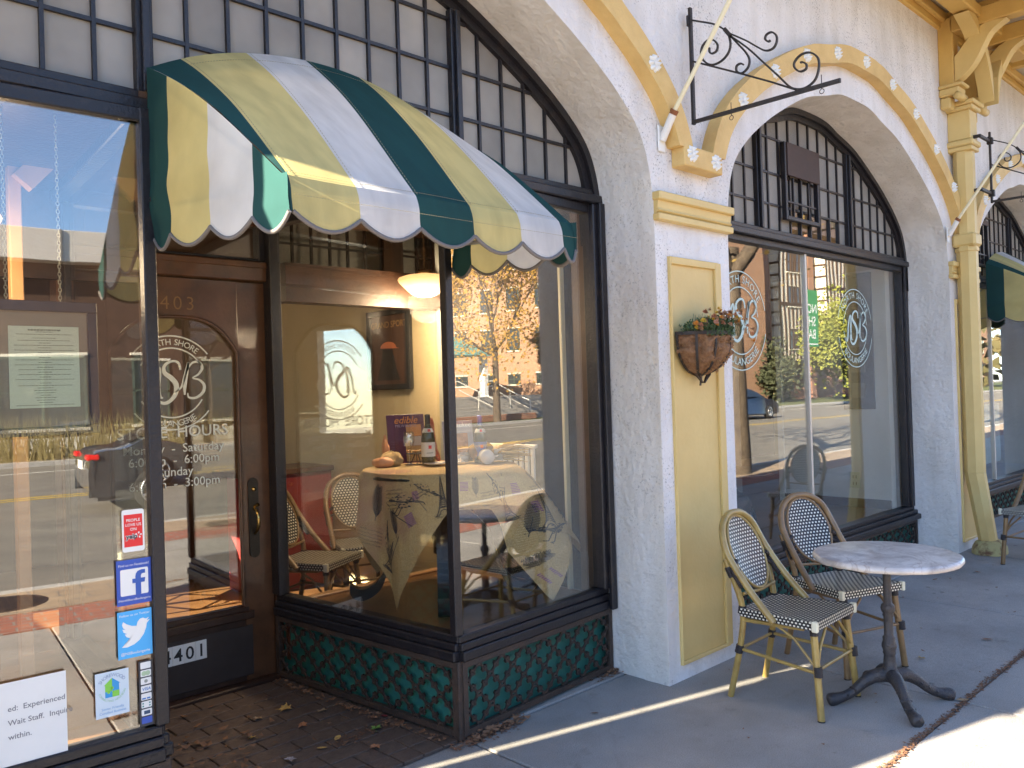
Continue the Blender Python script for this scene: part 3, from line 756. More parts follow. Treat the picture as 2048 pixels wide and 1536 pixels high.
def bay(c, sgn, name='bay_window', label=None):
    """one side of the entrance: front pane + canted side pane. sgn +1: right bay, -1: left bay"""
    cxr = c+sgn*.672; xe = c+sgn*1.84           # corner, outer end
    p = (cxr, 2.955); q = (xe, 3.035); s = (c+sgn*.535, 4.40)
    B = thing_at(name, (cxr, 2.955, .4))
    zs, zt = .475, 2.625
    def wallbar(a, b, d0, d1, za, zb, nm, m_=M['black'], bv=None):
        A, Bv = Vector((*a, 0)), Vector((*b, 0)); L_ = (Bv-A).length; t = (Bv-A)/L_; n_ = Vector((t.y, -t.x, 0))
        if n_.dot(Vector((c, 0, 0))-A) < 0 and n_.y > -.3: n_ = -n_
        if abs(t.x) > .5 and n_.y > 0: n_ = -n_
        mm = Matrix(((t.x, n_.x, 0, A.x), (t.y, n_.y, 0, A.y), (0, 0, 1, 0), (0, 0, 0, 1)))
        MB().bevbox(0, L_, d0, d1, za, zb, .005, m=mm).build(nm, m_, B)
    for (a, b) in ((p, q), (p, s)):
        wallbar(a, b, -.06, .035, .36, .405, 'sill'); wallbar(a, b, -.06, .022, .405, .44, 'sill'); wallbar(a, b, -.06, .008, .44, zs, 'sill')
        wallbar(a, b, -.06, .006, zt-.05, zt, 'head_rail')
    MB().bevbox(cxr-.022, cxr+.022, 2.945, 2.99, zs, zt, .004).build('corner_post', M['black'], B)
    MB().bevbox(xe-sgn*.075 if sgn > 0 else xe, xe if sgn > 0 else xe+.075, 2.99, 3.08, zs, zt-.0, .006).bevbox(xe-sgn*.045 if sgn > 0 else xe, xe if sgn > 0 else xe+.045, 2.965, 2.99, .36, zt, .004).build('jamb', M['black'], B)
    MB().bevbox(s[0]-.025, s[0]+.04 if sgn > 0 else s[0]+.025, 4.33, 4.42, zs, zt, .004).build('jamb', M['black'], B)
    # glass
    def pane(a, b):
        A, Bv = Vector((*a, 0)), Vector((*b, 0)); t = (Bv-A).normalized(); n_ = Vector((-t.y, t.x, 0))*.003; A = A+t*.02+Vector((0, .018 if abs(t.x) > .5 else 0, 0)); Bv = Bv-t*.06+Vector((0, .018 if abs(t.x) > .5 else 0, 0))
        vs = [A-n_, A+n_, Bv+n_, Bv-n_]; vs = [v+Vector((0, 0, zs-.01)) for v in vs]+[v+Vector((0, 0, zt-.03)) for v in vs]
        MB().add(vs, [(0, 1, 2, 3), (7, 6, 5, 4), (0, 4, 5, 1), (1, 5, 6, 2), (2, 6, 7, 3), (3, 7, 4, 0)]).build('pane', M['glass'], B)
    pane(p, q); pane(p, s)
    lattice(p, q, .015, .355, 'grille_panel', bld, flip=1 if sgn > 0 else -1)
    lattice(p, s, .015, .355, 'grille_panel', bld, flip=-1 if sgn > 0 else 1)
    MB().bevbox(cxr-.022, cxr+.022, 2.94, 2.985, .0, .36, .004).build('corner_angle', M['rustiron'], B)
    # platform inside
    plat = MB().prism([(p[0]+sgn*.05, p[1]+.05), (q[0], q[1]+.05), (q[0], 4.32), (s[0]+sgn*.05, 4.32)], .385, .42, 'z')
    plat.build('display_platform', M['floor'], B)
    # soffit board of the bay under the transom
    MB().prism([(p[0]+sgn*.02, p[1]+.03), (q[0], q[1]+.03), (q[0], 4.35), (s[0]+sgn*.02, 4.35)], zt-.004, zt+.03, 'z').build('bay_ceiling', M['darkwood'], B)
    return B
def planks():
    m = mat('oak_floor', (.22, .11, .045), .35, dark=(.12, .055, .022), nscale=3, bump=.1, bscale=30)
    return m
M['floor'] = planks()
RB = bay(1.775, 1); LB = bay(1.775, -1)
# ---- door and its surround
Y_D = 4.42
D = thing_at('entrance_door', (1.8, Y_D, 0))
dx0, dx1 = 1.275, 2.30; dz1 = 2.255
gx0, gx1, gz0, gz1 = 1.43, 2.12, .44, 2.055
def door_glass_top(x): 
    u = abs(x-(gx0+gx1)/2)/((gx1-gx0)/2); return gz1-.19*(u**3.2)
b = MB(); y0, y1 = Y_D, Y_D+.045
b.bevbox(dx0, gx0, y0, y1, .02, dz1, .004).bevbox(gx1, dx1, y0, y1, .02, dz1, .004).build('door_stile', M['wood'], D)
b = MB(); N = 24
top = [(gx0+(gx1-gx0)*k/N, door_glass_top(gx0+(gx1-gx0)*k/N)) for k in range(N+1)]
for (xa, za), (xb, zb) in zip(top, top[1:]):
    b.add([(xa, y0, za), (xb, y0, zb), (xb, y0, dz1), (xa, y0, dz1), (xa, y1, za), (xb, y1, zb), (xb, y1, dz1), (xa, y1, dz1)], [(0, 1, 2, 3), (7, 6, 5, 4), (0, 4, 5, 1), (2, 6, 7, 3)])
b.build('door_top_rail', M['wood'], D)
MB().bevbox(gx0, gx1, y0, y1, .02, gz0, .004).build('door_bottom_rail', M['darkwood'], D)
MB().bevbox(gx0-.03, gx1+.05, y0-.018, y0-.001, gz0-.075, gz0-.03, .005).bevbox(gx0, gx1+.02, y0-.012, y0-.001, gz0-.03, gz0-.005, .004).build('glazing_sill', M['darkwood'], D)
MB().bevbox(1.32, 2.16, y0-.006, y0-.001, .05, .33, .002).build('kick_plate', mat('kick_plate', (.045, .035, .032), .45, .1, noise_amt=.3, nscale=6), D)
b = MB(); b.tube([(gx0+.008, y0-.004, gz0)]+[(x*.985+.015*(gx0+gx1)/2, y0-.004, z-.008) for x, z in top]+[(gx1-.008, y0-.004, gz0)], .009, 6).build('glazing_bead', M['wood'], D)
MB().prism([(gx0, gz0)]+[(gx1, gz0)]+top[::-1], Y_D+.018, Y_D+.024).build('pane', M['glass'], D)
# handle set
b = MB(); b.prism([(2.185+.03*cos(a), 1.12+.03*sin(a)) for a in [pi*k/8 for k in range(9)]]+[(2.185+.03*cos(a), .73+.03*sin(a)) for a in [pi+pi*k/8 for k in range(9)]], y0-.008, y0-.001)
b.build('door_plate', mat('dark_bronze', (.04, .035, .028), .4, .6, noise_amt=.3, nscale=30), D)
MB().tube([(2.185, y0-.010, .975), (2.185, y0-.045, .965), (2.187, y0-.058, .93), (2.187, y0-.055, .88), (2.185, y0-.03, .845), (2.185, y0-.012, .835)], [.009, .008, .009, .010, .008, .007], 10).tube([(2.185, y0-.01, .99), (2.20, y0-.035, 1.0)], [.008, .011], 8).build('door_handle', M['brass'], D)
lk = MB().lathe([(0, .014), (.011, .013), (.014, .0)], n=16); lk.v = [(2.186+x, y0-.009-z, 1.085+y_) for x, y_, z in lk.v]; lk.build('lock_cylinder', M['brass'], D)
# numbers 4403 in worn gold on the head, 4401 on the kick plate
b = MB(); put_text(b, '4403', (1.755, y0-.004, 2.085), UX, UZ, .105, align='CENTER', sp=1.3, offset=-.01); b.build('door_number', mat('faded_gold', (.24, .13, .045), .5), D)
for i, ch in enumerate('4401'):
    x0 = 1.645+.0615*i
    pl = MB().box(x0, x0+.060, y0-.010, y0-.0065, .208, .308).build('number_tile', M['paper'], D)
    t = MB(); put_text(t, ch, (x0+.030, y0-.0105, .225), UX, UZ, .095, align='CENTER', offset=.012); t.build('numeral', M['ink'], D)
# NSB emblem used on the glass: ring text + script
def nsb(mb, c, R, ux=UX, uz=UZ, full_ring=True, ex=1.0, ts=None, script_scale=1.0):
    c = Vector(c); uxv = Vector(ux); uzv = Vector(uz)
    ts = ts or R*.27
    def ring(r, a0, a1, wdt):
        pts = [(r*cos(a0+(a1-a0)*k/40)*ex, r*sin(a0+(a1-a0)*k/40)) for k in range(41)]; ribbon(mb, pts, wdt, c, uxv, uzv)
    w_ = R*.022
    if full_ring:
        ring(R, radians(14), radians(166), w_); ring(R, radians(194), radians(346), w_); ring(R*.68, radians(8), radians(172), w_); ring(R*.68, radians(188), radians(352), w_)
    else:
        ring(R, radians(38), radians(142), w_*1.4); ring(R, radians(218), radians(322), w_*1.4); ring(R*.74, radians(30), radians(150), w_*1.4); ring(R*.74, radians(210), radians(330), w_*1.4)
    k_ = .775 if full_ring else .81
    arc_text(mb, 'NORTH SHORE', c, uxv, uzv, R*k_, ts*.82, pi/2, True, 1.05 if full_ring else .9, ex)
    arc_text(mb, 'BOULANGERIE', c, uxv, uzv, R*(.905 if full_ring else .93), ts*.82, -pi/2, False, 1.05 if full_ring else .9, ex)
    s = R*.42*script_scale
    def st(pts, wd):
        q = cr([(a, b_, w__) for (a, b_), w__ in zip(pts, wd)], 7); ribbon(mb, [(a*s, b_*s) for a, b_, _ in q], [max(w__, .03)*s for _, _, w__ in q], c, uxv, uzv)
    st([(-1.35, -.55), (-1.25, -.8), (-1.1, -.6), (-.98, .1), (-.78, .62), (-.62, .75), (-.58, .5), (-.66, -.1), (-.6, -.62), (-.45, -.72)], [.05, .1, .14, .16, .14, .12, .16, .2, .15, .05])
    st([(.42, .62), (.34, .95), (.05, 1.05), (-.32, .85), (-.35, .5), (-.02, .22), (.2, -.12), (.12, -.6), (-.25, -.95), (-.62, -.9), (-.78, -.5), (-.6, -.3)], [.1, .12, .11, .14, .2, .24, .25, .2, .16, .13, .1, .05])
    st([(.15, -.45), (.45, -.2), (.62, .3), (.78, .85), (.82, .95), (.76, .6), (.62, -.1), (.6, -.6)], [.05, .1, .13, .12, .1, .14, .18, .08])
    st([(.72, .55), (1.0, .95), (1.35, 1.0), (1.5, .72), (1.3, .4), (1.02, .22), (1.35, .12), (1.58, -.15), (1.5, -.5), (1.15, -.75), (.8, -.72), (.75, -.5)], [.06, .1, .13, .14, .1, .06, .1, .15, .15, .12, .1, .05])
b = MB(); nsb(b, (1.755, Y_D+.015, 1.695), .25, full_ring=False, ts=.056, script_scale=1.05); b.build('vinyl_lettering', M['vinyl'], D)
b = MB(); put_text(b, 'STORE  HOURS', (1.76, Y_D+.010, 1.405), UX, UZ, .086, align='CENTER', offset=.007); b.build('vinyl_lettering', M['vinyl'], D)
for i, t in enumerate(['Monday  -  Saturday', '6:00am  -  6:00pm', 'Sunday', '6:00am  -  3:00pm']):
    b = MB(); put_text(b, t, (1.76, Y_D+.010, 1.325-.062*i), UX, UZ, .066, align='CENTER', offset=.006); b.build('vinyl_lettering', M['vinyl'], D)
# frame, transom over door, floor step
b = MB(); b.bevbox(dx0-.075, dx0-.003, Y_D-.02, Y_D+.10, 0, 2.62, .006).bevbox(dx1+.003, dx1+.072, Y_D-.02, Y_D+.10, 0, 2.62, .006).build('door_frame', M['wood'], bld)
MB().bevbox(dx0-.003, dx1+.003, Y_D-.04, Y_D+.09, 2.262, 2.375, .006).bevbox(dx0-.003, dx1+.003, Y_D-.05, Y_D-.041, 2.335, 2.37, .003).build('door_head', M['wood'], bld)
MB().bevbox(dx0-.002, dx1+.002, Y_D-.01, Y_D+.08, 2.58, 2.66, .006).build('door_frame', M['wood'], bld)
b = MB().box(dx0, dx1, Y_D+.02, Y_D+.026, 2.376, 2.579); b.build('pane', M['glass'], bld)
MB().bevbox(dx1-.05, dx1-.012, Y_D-.03, Y_D+.04, 2.376, 2.58, .004).bevbox(dx0, dx1-.05, Y_D-.028, Y_D+.015, 2.376, 2.392, .003).build('transom_sash', M['black'], bld)
MB().bevbox(1.2, 2.4, 4.36, 4.50, -.02, .02, .006).build('threshold', M['darkwood'], bld)
MB().box(1.1, 2.45, 3.0, 4.45, 2.66, 2.70).build('entrance_ceiling', mat('entry_ceiling', (.10, .05, .025), .6, noise_amt=.3), bld)
MB().box(-.03, 3.6, 4.42, 4.50, 2.70, 4.7).build('inner_wall', M['darkwood'], bld)
# ---- middle arch window
def shop_window(c, x_split, name='display_window'):
    B = thing_at(name, (c, YR, .4)); x0, x1 = c-HALF+.003, c+HALF-.003; zs, zt = .40, 2.625
    b = MB().bevbox(x0, x1, YR-.10, YR+.06, .29, .335, .006).bevbox(x0, x1, YR-.07, YR+.05, .335, .37, .005).bevbox(x0, x1, YR-.04, YR+.04, .37, zs, .004).build('sill', M['black'], B)
    MB().bevbox(x0, x0+.06, YR-.05, YR+.05, zs, zt, .005).bevbox(x0+.06, x0+.085, YR-.025, YR+.035, zs, zt, .004).build('jamb', M['black'], B)
    MB().bevbox(x1-.06, x1, YR-.05, YR+.05, zs, zt, .005).bevbox(x1-.085, x1-.06, YR-.025, YR+.035, zs, zt, .004).build('jamb', M['black'], B)
    MB().bevbox(x0+.085, x1-.085, YR-.03, YR+.04, zt-.045, zt, .004).build('head_rail', M['black'], B)
    if x_split: MB().bevbox(x_split-.014, x_split+.014, YR-.012, YR+.03, zs, zt-.045, .003).build('glass_joint', mat('pale_aluminium', (.62, .58, .50), .4, .3), B)
    ps = [x0+.085]+([x_split] if x_split else [])+[x1-.085]
    for a, b_ in zip(ps, ps[1:]): MB().box(a, b_, YR+.006, YR+.012, zs, zt-.04).build('pane', M['glass'], B)
    lattice((x0+.01, YR-.045), (x1-.01, YR-.045), .0, .285, 'grille_panel', bld, flip=1)
    return B
W2 = shop_window(6.195, 6.118); W3 = shop_window(10.6, 10.55)
b = MB(); nsb(b, (5.16, YR+.003, 2.03), .345); b.build('vinyl_lettering', mat('aqua_vinyl', (.50, .66, .62), .5), W2)
b = MB(); nsb(b, (7.0, YR+.003, 2.03), .33); b.build('vinyl_lettering', mat('aqua_vinyl', (.50, .66, .62), .5), W2)
# ================================================================== INTERIOR (parts of the building)
M['cream'] = mat('cream_wall', (.56, .46, .28), .8, dark=(.48, .39, .23), nscale=1.5)
M['offwhite'] = mat('offwhite_wall', (.66, .60, .50), .8, noise_amt=.06, nscale=2)
M['maroon'] = mat('maroon_wall', (.25, .02, .02), .6)
MB().box(-.78, .95, 3.12, 4.5, -.02, .10).build('shop_floor', M['floor'], bld); MB().box(2.56, 15.8, 3.12, 4.5, -.02, .10).build('shop_floor', M['floor'], bld); MB().box(-.78, 15.8, 4.501, 9.0, -.02, .10).build('shop_floor', M['floor'], bld)
# ceiling and back and side walls
MB().box(-.78, 15.8, 3.12, 9.0, 4.2, 4.3).build('shop_ceiling', M['darkwood'], bld)
bw = MB(); Yb = 8.6
bw.box(-.78, 15.8, Yb, Yb+.12, .1, 3.0).box(-.78, 15.8, Yb, Yb+.12, 3.75, 4.2)
for a, b_ in ((-.78, 4.6), (6.1, 6.4), (6.9, 7.2), (7.7, 15.8)): bw.box(a, b_, Yb, Yb+.12, 3.0, 3.75)
bw.build('back_wall', mat('brown_panelling', (.12, .065, .032), .6, dark=(.06, .032, .018), nscale=1.5), bld)
for (a, b_) in ((4.6, 6.1), (6.4, 6.9), (7.2, 7.7)):
    W = thing_at('clerestory_window', ((a+b_)/2, Yb, 3.0)); m_ = MB()
    n_ = max(2, int((b_-a)/.22))
    for k in range(n_+1): m_.box(a+(b_-a)*k/n_-.012, a+(b_-a)*k/n_+.012, Yb+.03, Yb+.07, 3.0, 3.75)
    for z in (3.012, 3.37, 3.738): m_.box(a, b_, Yb+.032, Yb+.068, z-.012, z+.012)
    m_.build('muntin', M['black'], W); MB().box(a, b_, Yb+.05, Yb+.054, 3.0, 3.75).build('pane', M['glass_small'], W)
# left gable wall: added slit that shapes the sun strip, big window further back
lw = MB(); sy0, sy1 = 3.598, 3.660
lw.box(-.80, -.70, 3.11, sy0, 0, 4.7).box(-.80, -.70, sy1, 6.6, 0, 4.7).box(-.80, -.70, 6.6, 7.4, 0, 1.2).box(-.80, -.70, 6.6, 7.4, 2.3, 4.7).box(-.80, -.70, 7.4, 9, 0, 4.7)
lw.box(-.80, -.70, sy0, sy1, 0, .55).box(-.80, -.70, sy0, sy1, 2.52, 4.7); lw.build('side_wall', M['stucco'], bld)
MB().box(-.752, -.748, 6.6, 7.4, 1.2, 2.3).build('pane', M['glass_small'], bld)
MB().box(15.7, 15.8, 3.1, 9, 0, 4.7).build('side_wall', M['cream'], bld)
MB().box(-1.0, 15.9, 9.0, 9.1, 0, 5.1).build('rear_wall', M['stucco'], bld)
MB().box(-.8, 15.8, YR+.06, YR+.10, 4.0, 4.75).build('inner_wall', M['darkwood'], bld)
# right wall of the entrance bay: wooden jamb, cream bead, black panel widened to paint in the interior's darkness, then cream wall
b = MB().bevbox(3.585, 3.66, 3.09, 3.21, .42, 2.62, .004); b.build('wood_jamb', mat('brown_jamb', (.12, .065, .035), .5, noise_amt=.35, nscale=8), bld)
MB().bevbox(3.588, 3.66, 3.30, 3.322, .42, 2.62, .003).build('cream_bead', mat('cream_bead', (.75, .66, .42), .5), bld)
MB().box(3.62, 3.66, 3.325, 4.39, .42, 2.62).build('dark_panel', mat('black_shade_panel', (.02, .021, .026), .85, spec=.1), bld)
MB().box(3.62, 3.66, 3.21, 3.30, .42, 2.62).build('dark_panel', MATS['black_shade_panel'], bld)
# cross wall behind the bay (cream with the poster), grey corner trim
MB().box(3.62, 3.72, 4.42, 8.6, .1, 2.42).build('partition', M['cream'], bld)
MB().bevbox(3.585, 3.618, 4.40, 4.46, .10, 2.9, .004).build('corner_trim', mat('grey_trim', (.33, .34, .31), .5), bld)
MB().box(2.42, 3.62, 4.40, 4.52, 2.16, 2.39).build('bay_header', M['darkwood'], bld)
MB().box(2.34, 3.62, 4.335, 4.37, .10, .42).build('platform_riser', mat('red_brown_riser', (.15, .05, .025), .4), bld)
MB().bevbox(2.34, 3.62, 4.315, 4.375, .415, .435, .006).build('platform_nosing', mat('pale_nosing', (.42, .24, .12), .35), bld)  # nosing paler than the platform floor
# back cream wall and maroon counter seen past the table
MB().box(2.55, 3.6, 6.9, 7.0, .1, 3.0).build('counter_wall', MATS['brown_panelling'], bld)
MB().box(2.9, 3.6, 5.9, 6.3, .10, 1.0).build('maroon_counter', M['maroon'], bld)
MB().bevbox(2.8, 3.6, 5.85, 6.35, 1.0, 1.04, .005).build('counter_top', M['wood'], bld)
# left bay back: wooden posts, cream screen with framed opening
woodlt = mat('light_oak', (.42, .24, .11), .45, dark=(.34, .18, .08), nscale=6)
MB().bevbox(.915, .965, 4.0, 4.05, .42, 3.2, .004).build('wood_post', woodlt, bld)
br = MB().strap([(.96, 3.98, 2.55), (1.28, 3.98, 2.93)], (0, .03, 0), .045); br.build('wood_brace', woodlt, bld)
MB().bevbox(.2, .232, 3.9, 3.95, .42, 2.6, .004).build('wood_post', woodlt, bld)
MB().box(-.69, .90, 4.3, 4.36, .10, 2.2).build('screen_wall', mat('tan_screen', (.26, .15, .07), .7, noise_amt=.3, nscale=2), bld)
MB().box(-.69, 1.25, 4.37, 4.42, 2.2, 4.2).build('screen_wall', M['darkwood'], bld)
# partition + white low wall in the middle display window
MB().box(4.3, 4.36, 3.12, 4.6, .1, 2.6).build('partition', M['offwhite'], bld)
MB().box(7.86, 7.96, 3.14, 4.2, .38, 2.62).build('partition', M['offwhite'], bld)
MB().box(7.0, 8.2, 4.9, 4.98, .38, 2.62).build('partition', M['offwhite'], bld)
MB().bevbox(7.84, 7.98, 4.2, 4.26, .38, 2.62, .004).build('corner_trim', M['offwhite'], bld)
MB().bevbox(7.84, 7.859, 3.26, 3.56, 1.31, 2.60, .003).build('dark_door_panel', mat('navy_panel', (.025, .027, .045), .4), bld)
for z in (1.42, 1.66, 1.90): MB().box(7.832, 7.839, 3.34, 3.47, z, z+.14).build('glazed_square', mat('panel_square', (.14, .13, .11), .3), bld)
MB().box(4.36, 8.0, 3.10, 5.2, .30, .375).build('display_platform', M['floor'], bld)
MB().box(4.36, 8.0, 5.2, 5.26, .1, 1.25).build('low_wall', M['offwhite'], bld)
MB().bevbox(4.36, 8.0, 5.15, 5.2, .95, 1.0, .005).build('chair_rail', M['wood'], bld)
MB().bevbox(7.835, 7.859, 3.14, 4.2, .375, .46, .004).build('baseboard', M['wood'], bld)
MB().box(4.5, 5.2, 5.10, 5.14, .38, 1.5).build('screen_wall', M['cream'], bld)
ot = thing_at('power_outlet', (7.85, 3.48, .63))
MB().bevbox(7.846, 7.859, 3.43, 3.53, .56, .71, .003).build('cover_plate', mat('almond_plate', (.46, .44, .32), .4), ot)
for z in (.60, .665):
    for y in (3.462, 3.492): MB().box(7.843, 7.8455, y, y+.006, z-.014, z+.014).build('socket_slot', M['ink'], ot)
# right-hand cafe: partitions with pictures and a lace half curtain
MB().box(8.95, 15, 4.6, 4.7, .1, 4.2).build('partition', M['cream'], bld)
MB().box(8.9, 8.95, 3.12, 4.6, .1, 4.2).build('partition', M['cream'], bld)
# ================================================================== ENTRANCE AWNING
def awning(base, label, group):
    R_ = [0, .115, .37, .625, .88, 1.12, 1.345, 1.37]; F_ = [0, .012, .228, .445, .662, .877, 1.087, 1.15]
    W_ = 1.33; cols = 'gywgywg'
    T = thing('striped_awning', label, 'awning', base, 0, group)
    yr_, yf_ = -.01, -.94; zf = -.57+.0
    zrear = lambda x: .185*(1-min(1, abs((x-.70)/.70))**2.1)
    def surf(i, u, v):
        xr = R_[i]+(R_[i+1]-R_[i])*u; xf = F_[i]+(F_[i+1]-F_[i])*u
        xr = min(xr, 1.37); x = xr+(xf-xr)*v; y = yr_+(yf_-yr_)*v
        z0 = zrear(xr); z = z0+(zf-z0)*v + .045*sin(pi*v)*(1-.3*v) + .004*fbm((x*3, v*3, 0), 1, 4)
        return (x, y, z)
    for i, ccol in enumerate(cols):
        b = MB(); b.grid(lambda u, v: surf(i, u, v), 8, 22)
        # rounded shoulder and scalloped valance
        x0, x1 = F_[i], F_[i+1]
        def val(u, v):
            x = x0+(x1-x0)*u; bot = -.672-.047*abs(sin(pi*u))**.9 if i > 0 else -.672
            p = surf(i, u, 1.0); zz = p[2]+(bot-p[2])*v
            bulge = .018*sin(min(1, v*1.6)*pi/2)+.008*fbm((x*6, v*2, 1), 1, 2)*v+.006*sin(u*pi)*v
            return (x, yf_-bulge, zz)
        b.grid(val, 10, 8)
        o = b.build('canvas_stripe', M['fab_'+ccol], T, world=False, fix=False)
        if i > 0:
            pts = [val(k/10, 1.0) for k in range(11)]
            MB().tube(pts, .0065, 6).build('scallop_binding', M['bind'], T, world=False)
    # left and right side panels
    def side(xs, sg, cs, nm):
        ys = [yr_-.0, -.185, -.49, -.775, yf_-.028]
        for k, cc in enumerate(cs):
            ya, yb_ = ys[k], ys[k+1]
            def fn(u, v):
                y = ya+(yb_-ya)*u; t = (y-yr_)/(yf_-yr_); t = min(t, 1)
                top = zf*t+.045*sin(pi*t)*(1-.3*t); bot = -.60-.075*t-.047*abs(sin(pi*u))**.9
                z = top+(bot-top)*v
                wr = .011*fbm((y*4, z*5, 3), 1, 1)*min(1, v*2.5)+.009*sin(z*34+y*9)*max(0, .5-abs(v-.68))*(1-.4*t)
                return (xs+(1.145-1.36)*t*(1 if sg > 0 else 0)+sg*(.006+wr), y, z)
            b = MB(); b.grid(fn, 12, 26); b.build('canvas_side', M['fab_'+cc], T, world=False, fix=False)
            MB().tube([fn(q/12, 1.0) for q in range(13)], .0065, 6).build('scallop_binding', M['bind'], T, world=False)
    side(0.0, -1, 'gywg', 'l'); side(1.36, 1, 'gywg', 'r')
    # stitching lines
    st = MB()
    def stitch(fn, n_=60):
        for k in range(n_):
            a = Vector(fn(k/n_)); b_ = Vector(fn((k+.6)/n_)); st.tube([a, b_], .0009, 3, caps=False)
    for v in (.12, .985):
        for i in range(1, 6): stitch(lambda t: tuple(Vector(surf(i, t, v))+Vector((0, -.002, .003))), 24)
    for i in range(1, 6):
        stitch(lambda t: tuple(Vector(surf(i, .03, t))+Vector((0, -.002, .003))), 70)
    for i in range(1, 7): stitch(lambda t: (F_[i]+(F_[i+1]-F_[i])*t, yf_-.036, -.63), 24)
    st.build('stitching', M['thread'], T, world=False, kind='stuff')
    # pipe frame
    fr = MB()
    for x, xx in ((.03, .03), (1.32, 1.12)): fr.tube([(x, 0, -.03), (xx, yf_+.03, zf-.02), (xx, yf_+.03, -.62)], .009, 8).tube([(x, 0, -.50), (xx, yf_+.03, -.60)], .009, 8)
    fr.tube([(.03, yf_+.03, -.60), (1.12, yf_+.03, -.60)], .009, 8).tube([(.03, yf_+.03, zf-.015), (1.12, yf_+.03, zf-.015)], .009, 8)
    fr.build('pipe_frame', mat('galvanised', (.45, .45, .44), .4, .8), T, world=False)
    g = MB().lathe([(.004, 0), (.009, 0), (.009, .003), (.004, .003)], n=12); g.v = [(-.012-z_, -.03+x_, -.47+y_) for x_, y_, z_ in g.v]; g.build('grommet', M['iron'], T, world=False)
    return T
A1 = awning((1.118, 2.965, 2.772), 'green, yellow and white striped canvas awning over the entrance door', 'striped canvas awnings')
A2 = dup(A1, (10.16, 2.965, 2.83), 0, 'green, yellow and white striped awning at the right edge, beyond the downpipe', 'striped canvas awnings')
# ================================================================== DOWNPIPE / COLUMN
dp = thing('downpipe', 'octagonal yellow painted downpipe column on a stone foot beside the far pier', 'downpipe', (8.36, 2.47, 0))
def octo(b, x, y, z0, z1, r0, r1, x1=None, y1=None):
    x1 = x if x1 is None else x1; y1 = y if y1 is None else y1
    vs = [(x+r0*cos(pi/8+k*pi/4), y+r0*sin(pi/8+k*pi/4), z0) for k in range(8)]+[(x1+r1*cos(pi/8+k*pi/4), y1+r1*sin(pi/8+k*pi/4), z1) for k in range(8)]
    return b.add(vs, [list(range(8))[::-1], list(range(8, 16))]+[(k, (k+1) % 8, 8+(k+1) % 8, 8+k) for k in range(8)])
octo(MB(), 8.36, 2.50, .72, 3.62, .088, .088).build('shaft', M['yellow'], dp)
octo(MB(), 8.36, 2.41, .10, .718, .078, .088, 8.36, 2.50).build('shaft_kick', M['yellow'], dp)
b = MB(); b.bevbox(8.265, 8.455, 2.40, 2.60, 2.76, 2.88, .02); b.build('clamp', M['yellow'], dp)
octo(MB(), 8.36, 2.50, 2.72, 2.75, .098, .098).build('collar', M['yellow'], dp)
b = MB(); b.bevbox(8.27, 8.45, 2.41, 2.60, 3.72, 3.98, .006); b.bevbox(8.24, 8.48, 2.38, 2.62, 3.98, 4.02, .008).bevbox(8.22, 8.50, 2.36, 2.63, 4.02, 4.06, .008)
b.bevbox(8.245, 8.475, 2.385, 2.62, 3.66, 3.715, .012).bevbox(8.26, 8.46, 2.40, 2.61, 3.62, 3.658, .006); b.build('capital', M['yellow'], dp)
b = MB().lathe([(0, .12), (.10, .12), (.15, .10), (.18, .055), (.185, .0)], (8.37, 2.40, 0), 20, sx=.95, sy=.75)
for i, v in enumerate(b.v): b.v[i] = (v[0]+.012*fbm(v, 6, 1), v[1]+.012*fbm(v, 6, 2), v[2]+.01*fbm(v, 8, 3))
b.build('stone_foot', mat('painted_stone', (.42, .36, .16), .8, dark=(.16, .08, .04), nscale=9, thr=(.35, .5), bump=.5), dp)
dp.location = (8.22, 2.51, 0)
